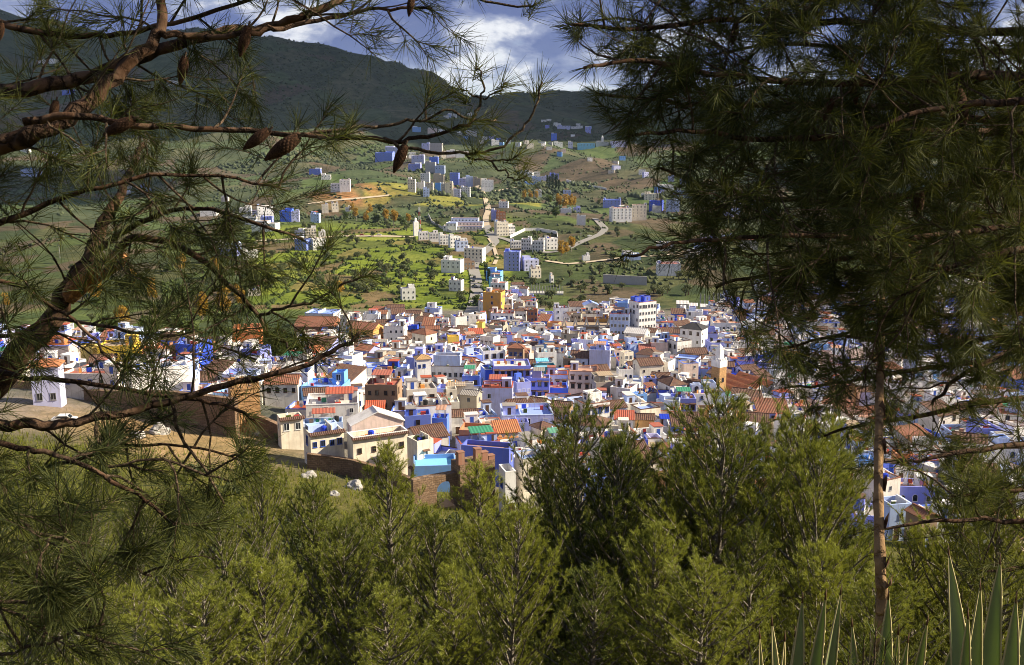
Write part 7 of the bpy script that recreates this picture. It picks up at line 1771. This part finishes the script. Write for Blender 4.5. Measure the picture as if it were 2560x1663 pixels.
for k in range(12):       # crown above the frame and towards the sun
    a = RP_.rr.uniform(2.0, 4.2); z = RP_.rr.uniform(.8, 3.0)
    s0 = Vector((3.3, 5.0, z)); e = s0 + Vector((math.cos(a) * 2.6, math.sin(a) * 2.4, RP_.rr.uniform(-.1, .8)))
    pts = RP_.limb([s0, s0.lerp(e, .35) + Vector((0, 0, .12)), s0.lerp(e, .7), e], .03, .008, world=True)
    RP_.spawn(pts, .005, .12, .55, lambda p: (proj(p)[1] < 30 and proj(p)[0] > 1400) if p.y > .8 else False, .15, 5)
for k in range(34):       # upper crown
    a = RP_.rr.uniform(0, 6.28); z = RP_.rr.uniform(1.4, 5.4)
    s0 = Vector((3.1, 4.9, z)); L_ = 2.6 - .3 * (z - 1.4); e = s0 + Vector((math.cos(a) * L_, math.sin(a) * L_, RP_.rr.uniform(0, .8)))
    pts = RP_.limb([s0, s0.lerp(e, .35) + Vector((0, 0, .1)), s0.lerp(e, .7), e], .03, .008, world=True)
    RP_.spawn(pts, .005, .13, .55, lambda p: (proj(p)[1] < 20) if p.y > .8 else p.z > .8, .15, 5)
for k in range(16):       # outer side of the crown, beyond the right edge of the view
    a = RP_.rr.uniform(-1.0, 1.4); z = RP_.rr.uniform(1.0, 3.0)
    s0 = Vector((3.3, 5.0, z)); e = s0 + Vector((math.cos(a) * 1.9, math.sin(a) * 1.9, RP_.rr.uniform(-.2, .4)))
    pts = RP_.limb([s0, s0.lerp(e, .35) + Vector((0, 0, .1)), s0.lerp(e, .7), e], .03, .008, world=True)
    RP_.spawn(pts, .005, .14, .5, lambda p: proj(p)[0] > 2450, .15, 5)
oR = Vector((3.3, 5.0, gz(3.3, 5.0)))
right = RP_.finish('pine_tree', 'large dense dark pine filling the right side of the view', oR, 40, .092, .0019, [(3.3, 5.0, oR.z - .5), (3.25, 5.0, -2), (3.2, 4.95, 0), (3.05, 4.9, .9), (2.95, 4.9, 1.6), (3.0, 4.9, 4.0), (3.1, 4.9, 6.4)], (.24, .04))
for a_, c_, y_ in (((2395, 230), (2410, 320), 3.6), ((2130, 200), (2140, 260), 3.6), ((2080, 250), (2060, 300), 3.6), ((1840, 60), (1832, 110), 3.7), ((2300, 480), (2290, 550), 3.8)):
    hang_cone(right, oR, a_, c_, y_)
print('tufts', len(LP_.tips), len(RP_.tips))

# ---- agaves
def agave_leaf(base, tip, width, bow, seed, twist=0.0):
    """thick gutter-shaped leaf with toothed pale margins and a dark spine"""
    rr = random.Random(seed); n = 14; L = (tip - base).length; ax = (tip - base).normalized()
    view = Vector((0, -1, .25)); sd = ax.cross(view).normalized(); sd = (Quaternion(ax, twist) @ sd); nr = sd.cross(ax).normalized()
    b = MB(); vs = []; fs = []; c = 7
    for i in range(n + 1):
        t = i / n; w_ = width * (.75 + .5 * t - .0 if t < .35 else (.925 * (1 - (t - .35) / .65) ** .72)) * .5
        if i == n: w_ = width * .012
        p = base.lerp(tip, t) + nr * bow * math.sin(math.pi * t) * L
        th = width * .16 * (1 - t) + .002
        for k in range(c):
            u = -1 + 2 * k / (c - 1); vs.append(p + sd * w_ * u + nr * (w_ * .42 * u * u))
        for k in range(c):
            u = 1 - 2 * k / (c - 1); vs.append(p + sd * w_ * u * .985 + nr * (w_ * .42 * u * u - th * (1 - .75 * u * u) - .001))
    m = 2 * c
    for i in range(n):
        for k in range(m): fs.append((i * m + k, i * m + (k + 1) % m, (i + 1) * m + (k + 1) % m, (i + 1) * m + k))
    fs.append(tuple(range(m - 1, -1, -1)))
    b.add(vs, fs, 'agave')
    for sgn, k0 in ((-1, 0), (1, c - 1)):
        for i in range(1, n - 1):
            for q in (0., .5):
                e = Vector(vs[i * m + k0]).lerp(Vector(vs[(i + 1) * m + k0]), q); e2 = Vector(vs[i * m + k0]).lerp(Vector(vs[(i + 1) * m + k0]), min(1, q + .28))
                b.add([e, e2, (e + e2) / 2 + sd * sgn * .005 + ax * .003, (e + e2) / 2 - nr * .004], [(0, 1, 2), (1, 3, 2), (0, 2, 3)], 'agave_edge')
        b.tube([Vector(vs[i * m + k0]) for i in range(n + 1)], [.0028] * n + [.001], 'agave_edge', 4, cap=False)
    b.tube([Vector(vs[n * m + c // 2]) - ax * .01, tip + ax * .03], [.004, .0006], 'frame_brown', 5)
    return b
def agave(label, px, dist, tips, base_py=1830):
    c = at(px, base_py, dist); z = gz(c.x, c.y)
    o = thing('agave_plant', label, 'agave', (c.x, c.y, z), 0, 'agaves at the viewpoint')
    org = Vector((c.x, c.y, z))
    for i, (tx, ty, dd, wd) in enumerate(tips):
        dd *= .6
        tip = at(tx, ty, dist + dd); ang = math.atan2(dd, (tip.x - c.x) or .01)
        bs = Vector((c.x + (tip.x - c.x) * .16, c.y + dd * .2, z + .08))
        agave_leaf(bs - org, tip - org, wd * 1.0, rnd.uniform(-.05, .05), i + int(px), rnd.uniform(-.5, .5)).build('leaf', o, True)
    return o, org
agave('small agave with thin pointed leaves left of the flower stalk', 1985, 2.95, [(1873, 1622, .1, .055), (1899, 1590, -.2, .06), (1930, 1557, .2, .075), (1962, 1596, -.1, .06), (1988, 1586, .3, .07), (2006, 1500, .1, .095), (2102, 1480, .2, .11), (2064, 1492, -.3, .095)])
A2, oA = agave('agave carrying the tall flower stalk', 2215, 3.0, [(2196, 1505, .1, .11), (2221, 1492, -.2, .12), (2218, 1466, .35, .11), (2318, 1556, .1, .08), (2246, 1580, -.3, .06), (2395, 1582, .0, .10), (2130, 1560, -.1, .08), (2270, 1600, .3, .08)])
agave('largest agave with broad grey-green leaves in the right corner', 2490, 2.85, [(2372, 1386, .2, .135), (2450, 1468, -.15, .15), (2500, 1404, .3, .13), (2575, 1430, .1, .17), (2640, 1470, -.2, .15), (2420, 1540, -.3, .10), (2700, 1380, .3, .15), (2540, 1500, -.35, .13)])
# flower stalk
pts = [at(2205, 1800, 3.0), at(2203, 1560, 3.0), at(2202, 1450, 3.0), at(2197, 1300, 3.08), at(2196, 1150, 3.2), at(2199, 1000, 3.4), at(2203, 850, 3.7), at(2206, 740, 4.0), at(2209, 640, 4.3)]
pts[0].z = min(pts[0].z, oA.z + .1)
pts = [p - oA for p in resample(pts, 40)]
b = MB(); rad = [.0205 - .011 * i / 39 + (.0025 if i % 4 == 0 else 0) for i in range(40)]; b.tube(pts, rad, 'stalk', 12, jitter=.04); so = b.build('flower_stalk', A2, True)
for i in range(5, 38, 3):
    p = pts[i]; a = i * 2.2 + .6; d = Vector((math.cos(a), math.sin(a), 0)); r = rad[i]; tg = Vector((-d.y, d.x, 0))
    b = MB(); b.add([p + d * r * .9 - tg * .018, p + d * r * .9 + tg * .018, p + d * (r + .007) + tg * .012 + Vector((0, 0, .032)), p + d * (r + .007) - tg * .012 + Vector((0, 0, .032)), p + d * (r + .013) + Vector((0, 0, .055)), p + d * (r + .010) + Vector((0, 0, .014))], [(0, 1, 5), (1, 2, 5), (2, 3, 5), (3, 0, 5), (2, 4, 3)], 'frame_brown'); b.build('bract', so)
for i in range(36, 40, 2):
    p = pts[i]; a = i * 1.9; d = Vector((math.cos(a), math.sin(a), .35)); e = [p, p + d * .09, p + d * .16 + Vector((0, 0, .03))]
    b = MB(); b.tube(e, [.009, .007, .005], 'stalk', 6)
    for q in range(7): b.tube([e[2], e[2] + Vector((rnd.uniform(-.06, .06), rnd.uniform(-.06, .06), rnd.uniform(.03, .09)))], [.004, .008], 'stalk', 5)
    b.build('flower_branch', so)
# small bright pine shoot at the foot of the stalk
rsn = np.random.RandomState(4); tp = []; ax = []
o = at(2190, 1800, 2.7); sh = thing('pine_seedling', 'bright yellow-green pine seedling at the foot of the flower stalk', 'pine tree', (o.x, o.y, gz(o.x, o.y)))
org = Vector((o.x, o.y, gz(o.x, o.y))); b = MB()
for px, py in ((2120, 1640), (2160, 1600), (2190, 1570), (2215, 1600), (2240, 1640), (2180, 1640), (2140, 1660), (2205, 1650)):
    t = at(px, py, 2.7 + rnd.uniform(-.1, .1)); w_ = wiggle(rnd, org + Vector((0, 0, .1)), t - org, (t - org).length, 8, .04); off = (t - w_[-1])
    w_ = [q + off * (k / 8) - org for k, q in enumerate(w_)]
    b.tube(w_, [.008 - .0007 * k for k in range(9)], 'bark_twig', 5)
    for k in (5, 6, 7, 8): tp.append(tuple(w_[k])); ax.append(tuple(w_[k] - w_[k - 1]))
b.build('branches', sh, True); V, Q = needles(rsn, np.array(tp), np.array(ax), 26, .05, .0018, (15, 55)); link('crown', np_mesh('crown', V, Q, ['needle_young']), sh)

# ------------------------------------------------------------------ air
m, n = new_mat('haze'); v = n.n('ShaderNodeVolumePrincipled'); v.inputs['Color'].default_value = (0.55, 0.74, 1.0, 1); v.inputs['Density'].default_value = 0.00002; v.inputs['Anisotropy'].default_value = 0.0
o_ = n.n('ShaderNodeOutputMaterial'); n.l(v.outputs[0], o_.inputs['Volume'])
hz = MB().box(-15500, 15500, -420, 21500, -480, 960, 'haze').build('haze')
tag(hz, 'thin bluish air over the valley', None, None, 'stuff')
